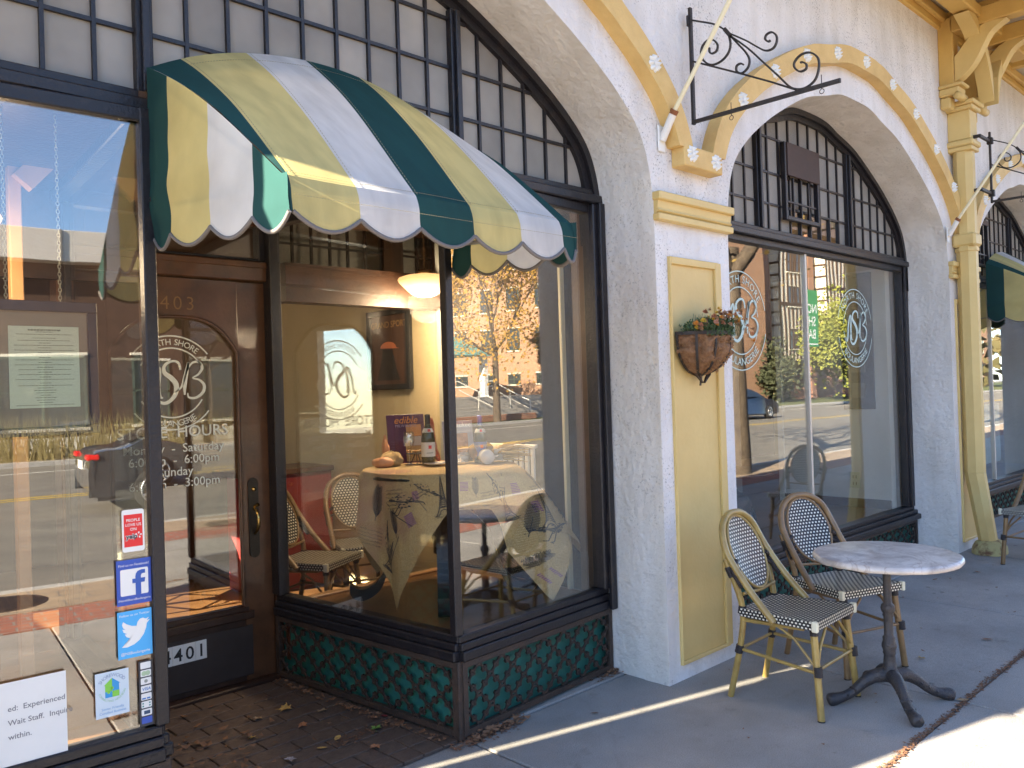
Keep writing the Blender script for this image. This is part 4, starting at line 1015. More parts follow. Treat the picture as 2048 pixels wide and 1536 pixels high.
# ================================================================== IRON SCROLL BRACKETS
def spiral(cx, cy, r0, r1, a0, turns, n=26):
    return [(cx+(r0+(r1-r0)*k/n)*cos(a0+turns*2*pi*k/n), cy+(r0+(r1-r0)*k/n)*sin(a0+turns*2*pi*k/n)) for k in range(n+1)]
def scroll_bracket(loc, label, sc=1.0, clamps=False):
    T = thing('sign_bracket', label, 'sign bracket', loc, 0, 'wrought iron sign brackets')
    P = lambda a, z: (0, -a, z)     # a = distance from wall
    MB().bevbox(-.012, .012, -.012, .006, -.01, .645, .003).bevbox(-.02, .02, -.004, .012, .54, .60, .002).build('wall_bar', M['iron'], T, world=False)
    MB().strap([P(0, .005), P(.84, -.005)], (.007, 0, 0), .010).build('sign_bar', M['iron'], T, world=False)
    MB().tube([P(.0, .348), P(.30, .189), P(.47, .096), P(.634, .0)], .0055, 6).build('brace_rod', M['iron'], T, world=False)
    b = MB()
    def rod(pts, nm='scroll'):
        MB().strap([P(a, z) for a, z in cr(pts, 5)], (.006, 0, 0), .0042).build(nm, M['iron'], T, world=False)
    rod([(0.008, 0.574), (0.07, 0.544), (0.154, 0.501), (0.218, 0.449), (0.239, 0.421)])
    rod([(0.239, 0.421), (0.249, 0.365), (0.236, 0.321), (0.193, 0.29), (0.137, 0.285), (0.09, 0.314), (0.065, 0.359), (0.075, 0.405), (0.109, 0.427), (0.146, 0.417), (0.17, 0.383), (0.163, 0.353), (0.134, 0.347), (0.119, 0.362), (0.119, 0.385)])
    rod([(0.239, 0.421), (0.291, 0.352), (0.338, 0.289), (0.358, 0.243), (0.348, 0.206), (0.312, 0.187), (0.281, 0.207), (0.282, 0.234), (0.305, 0.24), (0.322, 0.229)])
    rod([(0.245, 0.421), (0.34, 0.352), (0.4, 0.301), (0.45, 0.263), (0.492, 0.26), (0.514, 0.284), (0.515, 0.318), (0.491, 0.345), (0.461, 0.343), (0.452, 0.323), (0.468, 0.304), (0.481, 0.306)])
    rod([(0.241, 0.415), (0.348, 0.31), (0.431, 0.213), (0.512, 0.118), (0.575, 0.042), (0.623, 0.013), (0.67, 0.011), (0.714, 0.036), (0.734, 0.089), (0.73, 0.139), (0.692, 0.176), (0.645, 0.181), (0.61, 0.157), (0.607, 0.128), (0.634, 0.099), (0.666, 0.101), (0.67, 0.124), (0.651, 0.141), (0.639, 0.142)])
    MB().tube([P(.215, .455), P(.25, .405)], .011, 8).build('binding_collar', M['iron'], T, world=False)
    for a in (.24, .745):
        MB().tube([(0, -a, .05), (0, -a, -.02)], .0022, 5).tube([(0.0, -a+.012*cos(t), -.032+.012*sin(t)) for t in [k*2*pi/9 for k in range(10)]], .002, 5).build('eye_hook', M['iron'], T, world=False)
    if clamps:
        for z in (.56, .08):
            MB().bevbox(-.27, .02, -.012, .012, z-.014, z+.014, .003).bevbox(-.285, -.262, -.012, .24, z-.014, z+.014, .003).bevbox(-.02, .015, -.03, .02, z-.03, z+.03, .004).build('pipe_clamp', M['iron'], T, world=False)
    return T
scroll_bracket((3.965, 2.60, 3.055), 'black wrought iron scroll sign bracket above the pier with the flower basket')
scroll_bracket((8.48, 2.40, 3.18), 'black wrought iron scroll sign bracket clamped to the yellow downpipe', clamps=True)
def flagpole(loc, label, L_=1.05):
    T = thing('flagpole', label, 'flagpole', loc, 0, 'cream flagpoles on the facade')
    d = Vector((.02, -.60, .80)).normalized()
    MB().bevbox(-.03, .03, -.008, .0, -.09, .05, .003).build('wall_plate', M['white'], T, world=False)
    MB().tube([Vector((0, -.01, -.03)), d*.13+Vector((0, -.01, 0))], .021, 12).build('socket', mat('white_painted_metal', (.74, .72, .66), .5), T, world=False)
    MB().tube([d*.118+Vector((0, -.01, 0)), d*.142+Vector((0, -.01, 0))], .024, 12).build('rust_ring', mat('rust', (.30, .11, .04), .8, noise_amt=.4, nscale=50), T, world=False)
    MB().tube([d*.14+Vector((0, -.01, 0)), d*L_], .0125, 10).build('pole', mat('cream_pole', (.76, .70, .48), .45), T, world=False)
    return T
flagpole((3.70, 2.635, 2.945), 'slanted cream flagpole in a white socket beside the first sign bracket')
flagpole((7.98, 2.62, 2.88), 'slanted cream flagpole in front of the yellow downpipe')
# ================================================================== RATTAN CHAIRS
def weave(name, sx, sy, white=(.74, .72, .62), black=(.012, .012, .014), ms=.30):
    m = bpy.data.materials.new(name); m.use_nodes = True; n = m.node_tree.nodes; L = m.node_tree.links
    b = n['Principled BSDF']; b.inputs['Roughness'].default_value = .4
    uv = n.new('ShaderNodeUVMap'); k = n.new('ShaderNodeTexBrick'); mp = n.new('ShaderNodeMapping'); mp.inputs['Scale'].default_value = (sx, sy, 1)
    L.new(uv.outputs[0], mp.inputs[0]); L.new(mp.outputs[0], k.inputs['Vector'])
    k.inputs['Scale'].default_value = 1; k.inputs['Brick Width'].default_value = 1; k.inputs['Row Height'].default_value = 1; k.inputs['Mortar Size'].default_value = ms; k.inputs['Mortar Smooth'].default_value = .1
    for c_ in ('Color1', 'Color2'): k.inputs[c_].default_value = (*white, 1)
    k.inputs['Mortar'].default_value = (*black, 1); L.new(k.outputs['Color'], b.inputs['Base Color'])
    bp = n.new('ShaderNodeBump'); bp.inputs['Strength'].default_value = .7; bp.inputs['Distance'].default_value = .002; bp.invert = True
    L.new(k.outputs['Fac'], bp.inputs['Height']); L.new(bp.outputs[0], b.inputs['Normal'])
    return m
M['weave_back'] = weave('weave_back', 1/.0235, 1/.019, ms=.27)
M['weave_seat'] = weave('weave_seat', 1/.0290, 1/.0190, (.72, .68, .54), ms=.25)
def bamboo(name, c1, c2):
    m = mat(name, c1, .35, dark=c2, nscale=10, bump=.08, bscale=60, coat=.2); return m
M['bamboo'] = bamboo('olive_bamboo', (.40, .28, .08), (.27, .175, .052))
M['bamboo2'] = bamboo('brown_bamboo', (.27, .16, .065), (.17, .10, .045))
M['wrap'] = mat('dark_wrapping', (.022, .018, .02), .5, bump=.8, bscale=150)
M['patch'] = mat('cream_patch', (.68, .65, .50), .5)
def uv_planar(co, nrm):
    a = [abs(x) for x in nrm]; k = a.index(max(a))
    return (co.x, co.y) if k == 2 else ((co.y, co.z*.9) if k == 0 else (co.x, co.z*.9))
def make_chair(label, group, bam):
    T = thing('bistro_chair', label, 'chair', (0, 0, 0), 0, group)
    def node(b, p, q, t, r):
        P = Vector(p).lerp(Vector(q), t); d = (Vector(q)-Vector(p)).normalized(); b.tube([P-d*.003, P+d*.003], r*1.12, 8, caps=True)
    for s in (-1, 1):
        a, b_ = (s*.185, -.185, .435), (s*.212, -.222, .0)
        m = MB().tube([a, b_], .0172, 10); node(m, a, b_, .55, .0172); m.build('front_leg', bam, T, world=False)
        MB().tube([(b_[0], b_[1], .006), (b_[0], b_[1], -.0)], .018, 10).build('foot_cap', M['ink'], T, world=False)
        pts = [(s*.185, .265, 0), (s*.172, .205, .28), (s*.168, .19, .45), (s*.185, .225, .60), (s*.20, .262, .70)]
        m = MB().tube(cr(pts, 4), .016, 10); node(m, pts[0], pts[1], .5, .016); m.build('rear_leg', bam, T, world=False)
        MB().tube([(s*.19, -.14, .415), (s*.17, .19, .40)], .011, 8).build('seat_rail', bam, T, world=False)
        MB().tube([(s*.203, -.20, .22), (s*.170, .21, .25)], .009, 8).build('side_stretcher', bam, T, world=False)
        MB().tube([(s*.205, -.205, .24), (s*.19, -.09, .36), (s*.18, .02, .415)], .007, 7).build('diagonal_brace', bam, T, world=False)
        MB().tube([(s*.205, -.208, .24), (s*.15, -.20, .33), (s*.07, -.195, .41)], .007, 7).build('diagonal_brace', bam, T, world=False)
        for (p, q) in (((s*.204, -.211, .25), (s*.206, -.214, .205)), ((s*.186, -.186, .43), (s*.189, -.19, .39)), ((s*.173, .208, .27), (s*.176, .217, .23)), ((s*.168, .19, .47), (s*.17, .196, .43)), ((s*.187, .23, .615), (s*.196, .25, .665))):
            w = MB(); pr_ = []; rr_ = []
            for k in range(11): pr_.append(Vector(p).lerp(Vector(q), k/10)); rr_.append(.0212 if k % 2 else .0198)
            w.tube(pr_, rr_, 8).build('cane_wrapping', M['wrap'], T, world=False)
        w = MB(); hp = [(s*.193, .225, .655), (s*.200, .165, .575)]
        w.tube([Vector(hp[0]).lerp(Vector(hp[1]), k/20) for k in range(21)], [.0212 if k % 2 else .0198 for k in range(21)], 8)
        w.build('cane_wrapping', M['wrap'], T, world=False)
    MB().tube([(-.205, -.208, .235), (.205, -.208, .235)], .008, 8).build('cross_stretcher', bam, T, world=False); MB().tube([(-.172, .21, .25), (.172, .21, .25)], .008, 8).build('cross_stretcher', bam, T, world=False)
    # hoop that runs down to the seat sides
    hoop = [(-.212, .0, .425), (-.204, .115, .545), (-.198, .20, .65), (-.192, .262, .745), (-.155, .30, .845), (-.08, .318, .898), (0, .322, .910), (.08, .318, .898), (.155, .30, .845), (.192, .262, .745), (.198, .20, .65), (.204, .115, .545), (.212, .0, .425)]
    hp = cr(hoop, 5); m = MB().tube(hp, .018, 10)
    for k in (8, 24, 38, 52): m.tube([hp[k], tuple(Vector(hp[k])+(Vector(hp[k+1])-Vector(hp[k])).normalized()*.005)], .0197, 8)
    m.build('hoop_frame', bam, T, world=False)
    # oval woven back, slightly dished
    cz, cy, A, B = .715, .243, .150, .175
    sl = .42     # y per z
    def bp(a, r, d=0): 
        x, z = A*r*cos(a), B*r*sin(a); return (x, cy+z*sl+d+.012*(1-r*r), cz+z)
    m = MB(); vs = [bp(0, 0)]; n_ = 36
    for q in range(1, 5): vs += [bp(2*pi*k/n_, q/4) for k in range(n_)]
    fs = [(0, 1+k, 1+(k+1) % n_) for k in range(n_)]
    for q in range(3): fs += [(1+q*n_+k, 1+(q+1)*n_+k, 1+(q+1)*n_+(k+1) % n_, 1+q*n_+(k+1) % n_) for k in range(n_)]
    m.add(vs, fs, True); N0 = len(vs)
    m.add([(x, y+.007, z) for x, y, z in vs], [f[::-1] for f in fs], True)
    m.build('woven_back', M['weave_back'], T, world=False, uvfn=lambda co, n: (co.x, co.z*1.08))
    MB().tube([bp(2*pi*k/n_, 1.02, .002) for k in range(n_)], .0075, 8, closed=True).build('back_rim', bam, T, world=False)
    MB().tube([(-.165, .185, .53), (0, .175, .523), (.165, .185, .53)], .009, 8).build('back_crossbar', bam, T, world=False)
    for s in (-1, 1):
        for a_, b_, r in (((s*.196, .225, .665), (s*.150, .225, .69), .012), ((s*.190, .205, .625), (s*.143, .215, .645), .009)): MB().tube([a_, b_], r, 8).build('cane_wrapping', M['wrap'], T, world=False)
    # seat
    def sp(u, v):
        y = -.215+.41*v; hw = .218-.03*v; x = -hw+2*hw*u; return (x, y, .462-.007*sin(pi*u)*sin(pi*v))
    m = MB(); m.grid(sp, 8, 8); m.build('woven_seat', M['weave_seat'], T, world=False, uvfn=lambda co, n: (co.x, co.y))
    m = MB(); cs = [(-.220, -.218), (.220, -.218), (.191, .197), (-.191, .197)]
    for (a, b_) in zip(cs, cs[1:]+cs[:1]):
        m.add([(*a, .422), (*b_, .422), (*b_, .463), (*a, .463)], [(0, 1, 2, 3)])
    m.add([(*c_, .421) for c_ in cs], [(0, 1, 2, 3)])
    m.build('seat_edge', weave('weave_edge', 1/.0205, 1/.0135, ms=.25) if 'weave_edge' not in bpy.data.materials else bpy.data.materials['weave_edge'], T, world=False, uvfn=uv_planar)
    for s in (-1, 1): MB().bevbox(s*.222-.011, s*.222+.011, -.226, -.196, .418, .468, .004).build('corner_patch', M['patch'], T, world=False)
    return T
ch1 = make_chair('olive bamboo bistro chair with black and white weave, nearest the camera', 'bamboo bistro chairs outside', M['bamboo'])
ch1.location = (3.91, 2.07, 0); ch1.rotation_euler = (0, 0, radians(2))
ch2 = make_chair('brown bamboo bistro chair half hidden behind the marble table', 'bamboo bistro chairs outside', M['bamboo2'])
ch2.location = (4.60, 2.13, 0); ch2.rotation_euler = (0, 0, radians(-20))
ch3 = dup(ch2, (7.98, 1.98, 0), radians(-97), 'bamboo bistro chair cut off by the right edge of the photo', 'bamboo bistro chairs outside')
ch4 = dup(ch2, (2.78, 4.78, .10), radians(28), 'rattan chair inside the entrance bay, left of the draped table', 'rattan chairs inside the cafe')
ch5 = dup(ch2, (3.3, 5.0, .10), radians(-15), 'rattan chair inside, hidden behind the burlap draped table', 'rattan chairs inside the cafe')
ch6 = dup(ch2, (2.05, 6.3, .10), radians(35), 'rattan chair seen through the glass of the entrance door', 'rattan chairs inside the cafe')
ch7 = dup(ch2, (9.75, 3.9, .10), radians(60), 'rattan chair behind the window with the lace curtain', 'rattan chairs inside the cafe')
# ================================================================== MARBLE TABLE
marble = bpy.data.materials.new('marble'); marble.use_nodes = True
n = marble.node_tree.nodes; L = marble.node_tree.links; b = n['Principled BSDF']; b.inputs['Roughness'].default_value = .32
tc = n.new('ShaderNodeTexCoord'); n1 = n.new('ShaderNodeTexNoise'); n1.inputs['Scale'].default_value = 5; n1.inputs['Detail'].default_value = 10; n1.inputs['Roughness'].default_value = .65; n1.inputs['Distortion'].default_value = 1.6
L.new(tc.outputs['Object'], n1.inputs['Vector']); r1 = n.new('ShaderNodeValToRGB'); r1.color_ramp.elements[0].position = .36; r1.color_ramp.elements[1].position = .60
r1.color_ramp.elements[0].color = (.33, .29, .27, 1); r1.color_ramp.elements[1].color = (.62, .58, .54, 1); L.new(n1.outputs['Fac'], r1.inputs[0])
n2 = n.new('ShaderNodeTexNoise'); n2.inputs['Scale'].default_value = 2.2; n2.inputs['Detail'].default_value = 12; n2.inputs['Distortion'].default_value = 3; L.new(tc.outputs['Object'], n2.inputs['Vector'])
r2 = n.new('ShaderNodeValToRGB'); r2.color_ramp.elements[0].position = .485; r2.color_ramp.elements[1].position = .5; r2.color_ramp.elements[0].color = (1, 1, 1, 1); r2.color_ramp.elements[1].color = (.66, .58, .55, 1)
e = r2.color_ramp.elements.new(.515); e.color = (1, 1, 1, 1); L.new(n2.outputs['Fac'], r2.inputs[0])
mx = n.new('ShaderNodeMix'); mx.data_type = 'RGBA'; mx.blend_type = 'MULTIPLY'; mx.inputs['Factor'].default_value = .8; L.new(r1.outputs[0], mx.inputs['A']); L.new(r2.outputs[0], mx.inputs['B']); L.new(mx.outputs['Result'], b.inputs['Base Color'])
tb = thing('bistro_table', 'round marble topped bistro table on a cast iron pedestal', 'table', (4.155, 1.70, 0))
m = MB(); n_ = 72; prof = [(0, .735), (.325, .735), (.336, .731), (.342, .722), (.343, .712), (.336, .703), (.325, .700), (0, .700)]
m.lathe(prof, n=n_)
for i, v in enumerate(m.v):
    rr = math.hypot(v[0], v[1])
    if rr > .3: q = 1+.012*fbm((v[0]*9, v[1]*9, v[2]*20), 1, 2); m.v[i] = (v[0]*q, v[1]*q, v[2]+(.003*fbm((v[0]*20, v[1]*20, 0), 1, 3) if v[2] < .731 else 0))
m.build('marble_top', marble, tb, world=False)
castiron = mat('cast_iron', (.035, .036, .044), .5, .3, dark=(.065, .055, .05), nscale=25, bump=.6, bscale=120)
MB().lathe([(0, .70), (.09, .70), (.09, .692), (.022, .688), (.019, .62), (.019, .49), (.03, .482), (.034, .465), (.03, .448), (.024, .44), (.027, .43), (.022, .42), (.0215, .33), (.03, .322), (.028, .305), (.034, .29), (.035, .275), (.028, .255), (.031, .245), (.026, .235), (.032, .17), (.046, .155), (.05, .13), (.042, .11), (.0, .10)], n=20).build('pedestal', castiron, tb, world=False)
for k in range(4):
    a = radians(45+90*k+(3 if k % 2 else -2)); m = MB()
    pts = [(.03, .135), (.085, .13), (.14, .098), (.195, .055), (.25, .034), (.29, .026), (.315, .020)]
    P = cr(pts, 3); rr = [.030, .030, .029, .027, .026, .024, .022, .021, .020, .0195, .0195, .020, .021, .023, .025, .026, .026, .024, .014]
    rr = (rr+[.014]*20)[:len(P)]
    m.tube([(x*cos(a), x*sin(a), z+.002) for x, z in P], [q*1.18 for q in rr], 10)
    m.tube([(.295*cos(a)+.018*sin(a), .295*sin(a)-.018*cos(a), .042), (.295*cos(a)-.018*sin(a), .295*sin(a)+.018*cos(a), .042)], .012, 8)
    m.tube([(x*cos(a), x*sin(a), z) for x, z in [(.06, .158), (.12, .135), (.18, .085), (.24, .055)]], .007, 6)
    for q in range(4): m.tube([((.10+.04*q)*cos(a)+.026*sin(a), (.10+.04*q)*sin(a)-.026*cos(a), .12-.024*q), ((.12+.04*q)*cos(a), (.12+.04*q)*sin(a), .135-.026*q), ((.10+.04*q)*cos(a)-.026*sin(a), (.10+.04*q)*sin(a)+.026*cos(a), .12-.024*q)], .006, 6)
    m.build('scrolled_foot', castiron, tb, world=False)
# ================================================================== FLOWER BASKET
bk = thing('wall_basket', 'half round iron wall basket with coconut fibre liner on the yellow pier panel', 'basket', (3.955, 2.615, 1.875))
def lp(a, t, extra=0):   # a 0..pi, t 0 top..1 bottom
    r = (.185*(1-t**2.6)**.6+.012)+extra; return (r*cos(a), -r*sin(a)*.88, -.23*t)
m = MB(); m.grid(lambda u, v: tuple(Vector(lp(pi*u, v*.98, -.006+.030*fbm((cos(pi*u)*2, v*3, u), 3, 1)+.022*abs(sin(u*pi*5.2))*sin(pi*min(1,v*1.1))))), 40, 20)
m.build('fibre_liner', mat('coir', (.34, .19, .095), .95, dark=(.20, .10, .05), nscale=70, bump=1.0, bscale=200), bk, world=False)
m = MB()
for i in range(900):
    a, t = rnd(.02, pi-.02), rnd(.02, .9); P = Vector(lp(a, t, .004)); d = Vector((rnd(-1, 1), rnd(-1, 1), rnd(-1, 1)))*.018; q = P+d*.5+Vector(lp(a, t, .02))*.0; q2 = P+d
    n1_ = (Vector((cos(a), -sin(a), 0)))*rnd(.002, .010); m.add([P, P+Vector((0, 0, .0012)), P+d*.6+n1_+Vector((0, 0, .001)), P+d*1.2], [(0, 1, 2, 3)])
o = m.build('loose_fibres', mat('coir_fibre', (.36, .20, .09), .9), bk, world=False, kind='stuff')
m = MB(); m.strap([lp(pi*k/24, 0, .006) for k in range(25)], (0, 0, .010), .003).bevbox(-.205, .205, -.004, .004, -.012, .012, .002); m.build('top_rim', M['iron'], bk, world=False)
for a in (.04, .62, 1.2, 1.94, 2.52, 3.1):
    MB().strap([lp(a, k/12, .008) for k in range(13)], (.007*sin(a), .007*cos(a), 0), .0022).build('basket_rib', M['iron'], bk, world=False)
m = MB()
for s in (-1, 1):
    for sc in (1, .55): m.strap([(s*(x*sc+.01), -.03, z) for x, z in cr([(0, -.27), (.03, -.245), (.055, -.225), (.05, -.205), (.03, -.21), (.032, -.225)], 4)], (0, .007, 0), .0022)
m.strap([(0, -.02, -.225), (0, -.01, -.285)], (.007, 0, 0), .0025); m.build('scroll_finial', M['rustiron'], bk, world=False)
mum = thing('chrysanthemum', 'fading orange and pink chrysanthemums growing in the wall basket', 'flowers', (3.955, 2.54, 1.86))
lf = MB()
for i in range(1500):
    a, r, h = rnd(0, pi), rnd(0, 1)**.5, rnd(-.02, .10); x = .185*r*cos(a)*(1+h*1.5); y = .06-.19*r*sin(a)*.9*(1+h); z = h*(1-.5*r*r)+(.05*(x/.2) if x > 0 else 0)
    s = rnd(.012, .024); d = Vector((rnd(-1, 1), rnd(-1, 1), rnd(-.3, 1))).normalized(); q = d.cross(Vector((rnd(-1, 1), rnd(-1, 1), rnd(-1, 1)))).normalized(); P = Vector((x, y, z))
    lf.add([P, P+d*s*.5+q*s*.35, P+d*s, P+d*s*.5-q*s*.35], [(0, 1, 2, 3)])
for i in range(150):
    P = Vector((rnd(-.15, .19), rnd(-.12, .03), 0)); lf.tube([P, P+Vector((rnd(-.03, .05), rnd(-.03, .01), rnd(.04, .12)))], .0012, 4, caps=False)
lf.build('foliage', mat('mum_leaf', (.075, .13, .04), .6, dark=(.03, .065, .022), nscale=30), mum, world=False)
fcols = [('orange', (.74, .30, .04)), ('yellow', (.80, .52, .05)), ('pink', (.56, .27, .16)), ('tan', (.42, .24, .12)), ('rust', (.46, .18, .08))]
def bloom(b, P, r, nrm):
    nrm = Vector(nrm).normalized(); x = nrm.orthogonal().normalized(); y = nrm.cross(x)
    for ring in range(3):
        k_ = 11-ring*2
        for k in range(k_):
            a = 2*pi*k/k_+ring*.4+rnd(-.1, .1); rr = r*(1-.28*ring)*rnd(.85, 1.1); d = x*cos(a)+y*sin(a); t = x*-sin(a)+y*cos(a); w_ = rr*.26
            h0 = .10*ring*r; h1 = (.10+.42*ring)*r*rnd(.7, 1.2)
            b.add([P+nrm*h0, P+d*rr*.6+t*w_+nrm*(h0+h1*.5), P+d*rr+nrm*h1, P+d*rr*.6-t*w_+nrm*(h0+h1*.5)], [(0, 1, 2, 3)])
spots = []
for i in range(78):
    x = rnd(-.19, .22); y = rnd(-.15, .03); z = .075+.045*(x > .0)+rnd(-.02, .03)-.05*abs(x/.2)**3-.25*max(0, -y-.10)
    spots.append((x, y, z))
spots += [(.235, -.10, .055), (.255, -.12, .035), (.21, -.15, -.035), (.16, -.17, .005), (-.195, -.08, .05), (-.06, -.17, .05)]
for i, (x, y, z) in enumerate(spots):
    nm, cc = fcols[0 if i % 4 == 0 else (1 if i % 5 == 0 else (2 if i % 3 == 0 else (3 if i % 2 else 4)))]
    b = MB(); bloom(b, Vector((x, y, z)), rnd(.014, .021), (rnd(-.4, .4)+x*2, -.6+rnd(-.3, .3), 1)); b.build('bloom', mat('petal_'+nm, cc, .7, noise_amt=.3, nscale=60), mum, world=False, fix=False)
# ================================================================== STICKERS AND NOTICES on the left bay glass
def gy(x, dy=0): return 2.955+.075*(1.103-x)/1.165+.008+dy       # front face of the left pane
GS = Vector((1, -.0687, 0)).normalized()
def card(nm, label, cat, x0, x1, z0, z1, m, skew=0, rounded=0, d=-.0035, group=None):
    o = thing(nm, label, cat, (x0, gy(x0), z0), 0, group)
    w_, h_ = x1-x0, z1-z0
    def plate(b, a0, a1, c0, c1, dd, r=0):
        poly = [(a0, c0), (a1, c0), (a1, c1), (a0, c1)]
        if r:
            poly = []
            for (cx, cz, s) in ((a1-r, c1-r, 0), (a0+r, c1-r, 1), (a0+r, c0+r, 2), (a1-r, c0+r, 3)):
                poly += [(cx+r*cos(pi/2*(s+k/4)), cz+r*sin(pi/2*(s+k/4))) for k in range(5)]
        n_ = len(poly); f = lambda a, c, q: (a*GS.x, a*GS.y+q, c+skew*a)
        b.add([f(a, c, dd) for a, c in poly]+[f(a, c, dd+.0008) for a, c in poly], [list(range(n_)), list(range(n_, 2*n_))[::-1]]+[(i, (i+1) % n_, n_+(i+1) % n_, n_+i) for i in range(n_)]); return b
    plate(MB(), 0, w_, 0, h_, d, rounded).build('backing', m, o, world=False)
    def txt(s, x, z, size, m_, dd=d-.0006, **k):
        b = MB(); put_text(b, s, (x*GS.x, x*GS.y+dd, z+skew*x), GS+Vector((0, 0, skew)), UZ, size, **k); b.build('print', m_, o, world=False)
    def shp(polys, m_, dd=d-.0006, nm_='print'):
        b = MB()
        for poly in polys: b.add([(x*GS.x, x*GS.y+dd, z+skew*x) for x, z in poly], [list(range(len(poly)))])
        b.build(nm_, m_, o, world=False)
    return o, plate, txt, shp
def rect(a, b_, c_, d_): return [(a, c_), (b_, c_), (b_, d_), (a, d_)]
def rrect(a, b_, c_, d_, r):
    out = []
    for (cx, cz, s) in ((b_-r, d_-r, 0), (a+r, d_-r, 1), (a+r, c_+r, 2), (b_-r, c_+r, 3)): out += [(cx+r*cos(pi/2*(s+k/4)), cz+r*sin(pi/2*(s+k/4))) for k in range(5)]
    return out
def circ(cx, cz, r, n_=16): return [(cx+r*cos(2*pi*k/n_), cz+r*sin(2*pi*k/n_)) for k in range(n_)]
G_ = 'stickers and notices on the left window'
# review sticker
o, pl, tx, sh = card('window_sticker', 'white and red phone shaped review sticker, topmost on the left window', 'sticker', .990, 1.062, 1.088, 1.232, M['white'], rounded=.008, group=G_)
sh([rect(.006, .066, .017, .127)], M['red'])
for i, t in enumerate(['PEOPLE', 'LOVE US', 'ON']): tx(t, .036, .103-.0155*i, .0135, M['white'], dd=-.005, align='CENTER', offset=.01)
tx('yelp', .030, .045, .022, M['ink'], dd=-.0052, align='CENTER', offset=.03); tx('yelp', .030, .045, .022, M['white'], dd=-.005, align='CENTER', offset=.075)
sh([[(.052+.003*cos(a), .055+.003*sin(a)), (.052+.0095*cos(a+.35), .055+.0095*sin(a+.35)), (.052+.0115*cos(a), .055+.0115*sin(a)), (.052+.0095*cos(a-.35), .055+.0095*sin(a-.35))] for a in [radians(72*k+10) for k in range(5)]], M['white'], dd=-.0051)
# f sticker
o, pl, tx, sh = card('window_sticker', 'blue sticker with a white letter f, second from the top', 'sticker', .968, 1.080, .908, 1.062, M['blue'], group=G_)
sh([rrect(.012, .102, .032, .122, .005)], M['white'])
f_ = [(.060, .032), (.078, .032), (.078, .072), (.090, .072), (.092, .087), (.078, .087), (.078, .095), (.080, .100), (.084, .102), (.092, .102), (.092, .115), (.080, .1155), (.068, .112), (.062, .104), (.060, .095), (.060, .087), (.050, .087), (.050, .072), (.060, .072)]
sh([[f_[i] for i in (0, 1, 2, 18)], [f_[i] for i in (2, 3, 4, 5, 15, 16, 17, 18)], [f_[i] for i in (5, 6, 13, 14, 15)], [f_[i] for i in (6, 7, 8, 9, 10, 11, 12, 13)]], mat('blue_f', (.03, .10, .40), .5), dd=-.005)
tx('Find us on Facebook!', .056, .132, .0115, M['white'], align='CENTER'); tx('/NorthShoreBoulangerie', .056, .014, .0105, M['white'], align='CENTER')
# bird sticker
o, pl, tx, sh = card('window_sticker', 'sky blue sticker with a white bird, below the blue letter f sticker', 'sticker', .967, 1.078, .728, .888, M['sky'], group=G_)
bird = [(.012, .040), (.030, .038), (.052, .044), (.070, .056), (.084, .074), (.092, .095), (.094, .108), (.105, .120), (.094, .118), (.102, .128), (.091, .124), (.082, .129), (.072, .127), (.064, .118), (.062, .105), (.045, .108), (.030, .116), (.018, .126), (.014, .116), (.018, .105), (.024, .099), (.015, .101), (.019, .090), (.030, .083), (.022, .083), (.028, .073), (.040, .067), (.033, .055), (.022, .047)]
cx_, cz_ = .055, .085
sh([[(cx_, cz_), bird[i], bird[(i+1) % len(bird)]] for i in range(len(bird))], M['white'])
tx('Follow us on Twitter', .0555, .142, .0115, M['white'], align='CENTER'); tx('@NSBoulangerie', .0555, .012, .0135, M['white'], align='CENTER')
# house / puzzle sticker
o, pl, tx, sh = card('window_sticker', 'pale square sticker with a green and blue puzzle house', 'sticker', .893, .998, .548, .698, mat('pale_blue_card', (.58, .68, .74), .5), group=G_)
gm = mat('lime_print', (.22, .58, .07), .5); bm_ = mat('azure_print', (.03, .30, .62), .5)
sh([rect(.030, .052, .084, .106), rect(.052, .074, .064, .084), [(.026, .106), (.052, .128), (.052, .106)]]+[circ(.052, .094, .005), circ(.041, .082, .005)], gm, dd=-.0048)
sh([rect(.052, .074, .084, .106), rect(.030, .052, .064, .084), [(.052, .128), (.078, .106), (.052, .106)]], bm_)
b = MB(); arc_text(b, 'SHOREWOOD', (.0525*GS.x, .0525*GS.y-.0042, .092), GS, UZ, .040, .0155, pi/2, True, .82); b.build('print', mat('slate_print', (.20, .28, .42), .6), o, world=False)
b = MB(); arc_text(b, 'CONNECTING NEIGHBORS', (.0525*GS.x, .0525*GS.y-.0042, .092), GS, UZ, .044, .0095, -pi/2, False, 1.0); b.build('print', mat('mint_print', (.30, .52, .34), .6), o, world=False)
tx('Senior Friendly', .0525, .024, .0115, mat('azure_text', (.16, .36, .62), .6), align='CENTER'); tx('Certified Business', .0525, .011, .0115, MATS['azure_text'], align='CENTER')
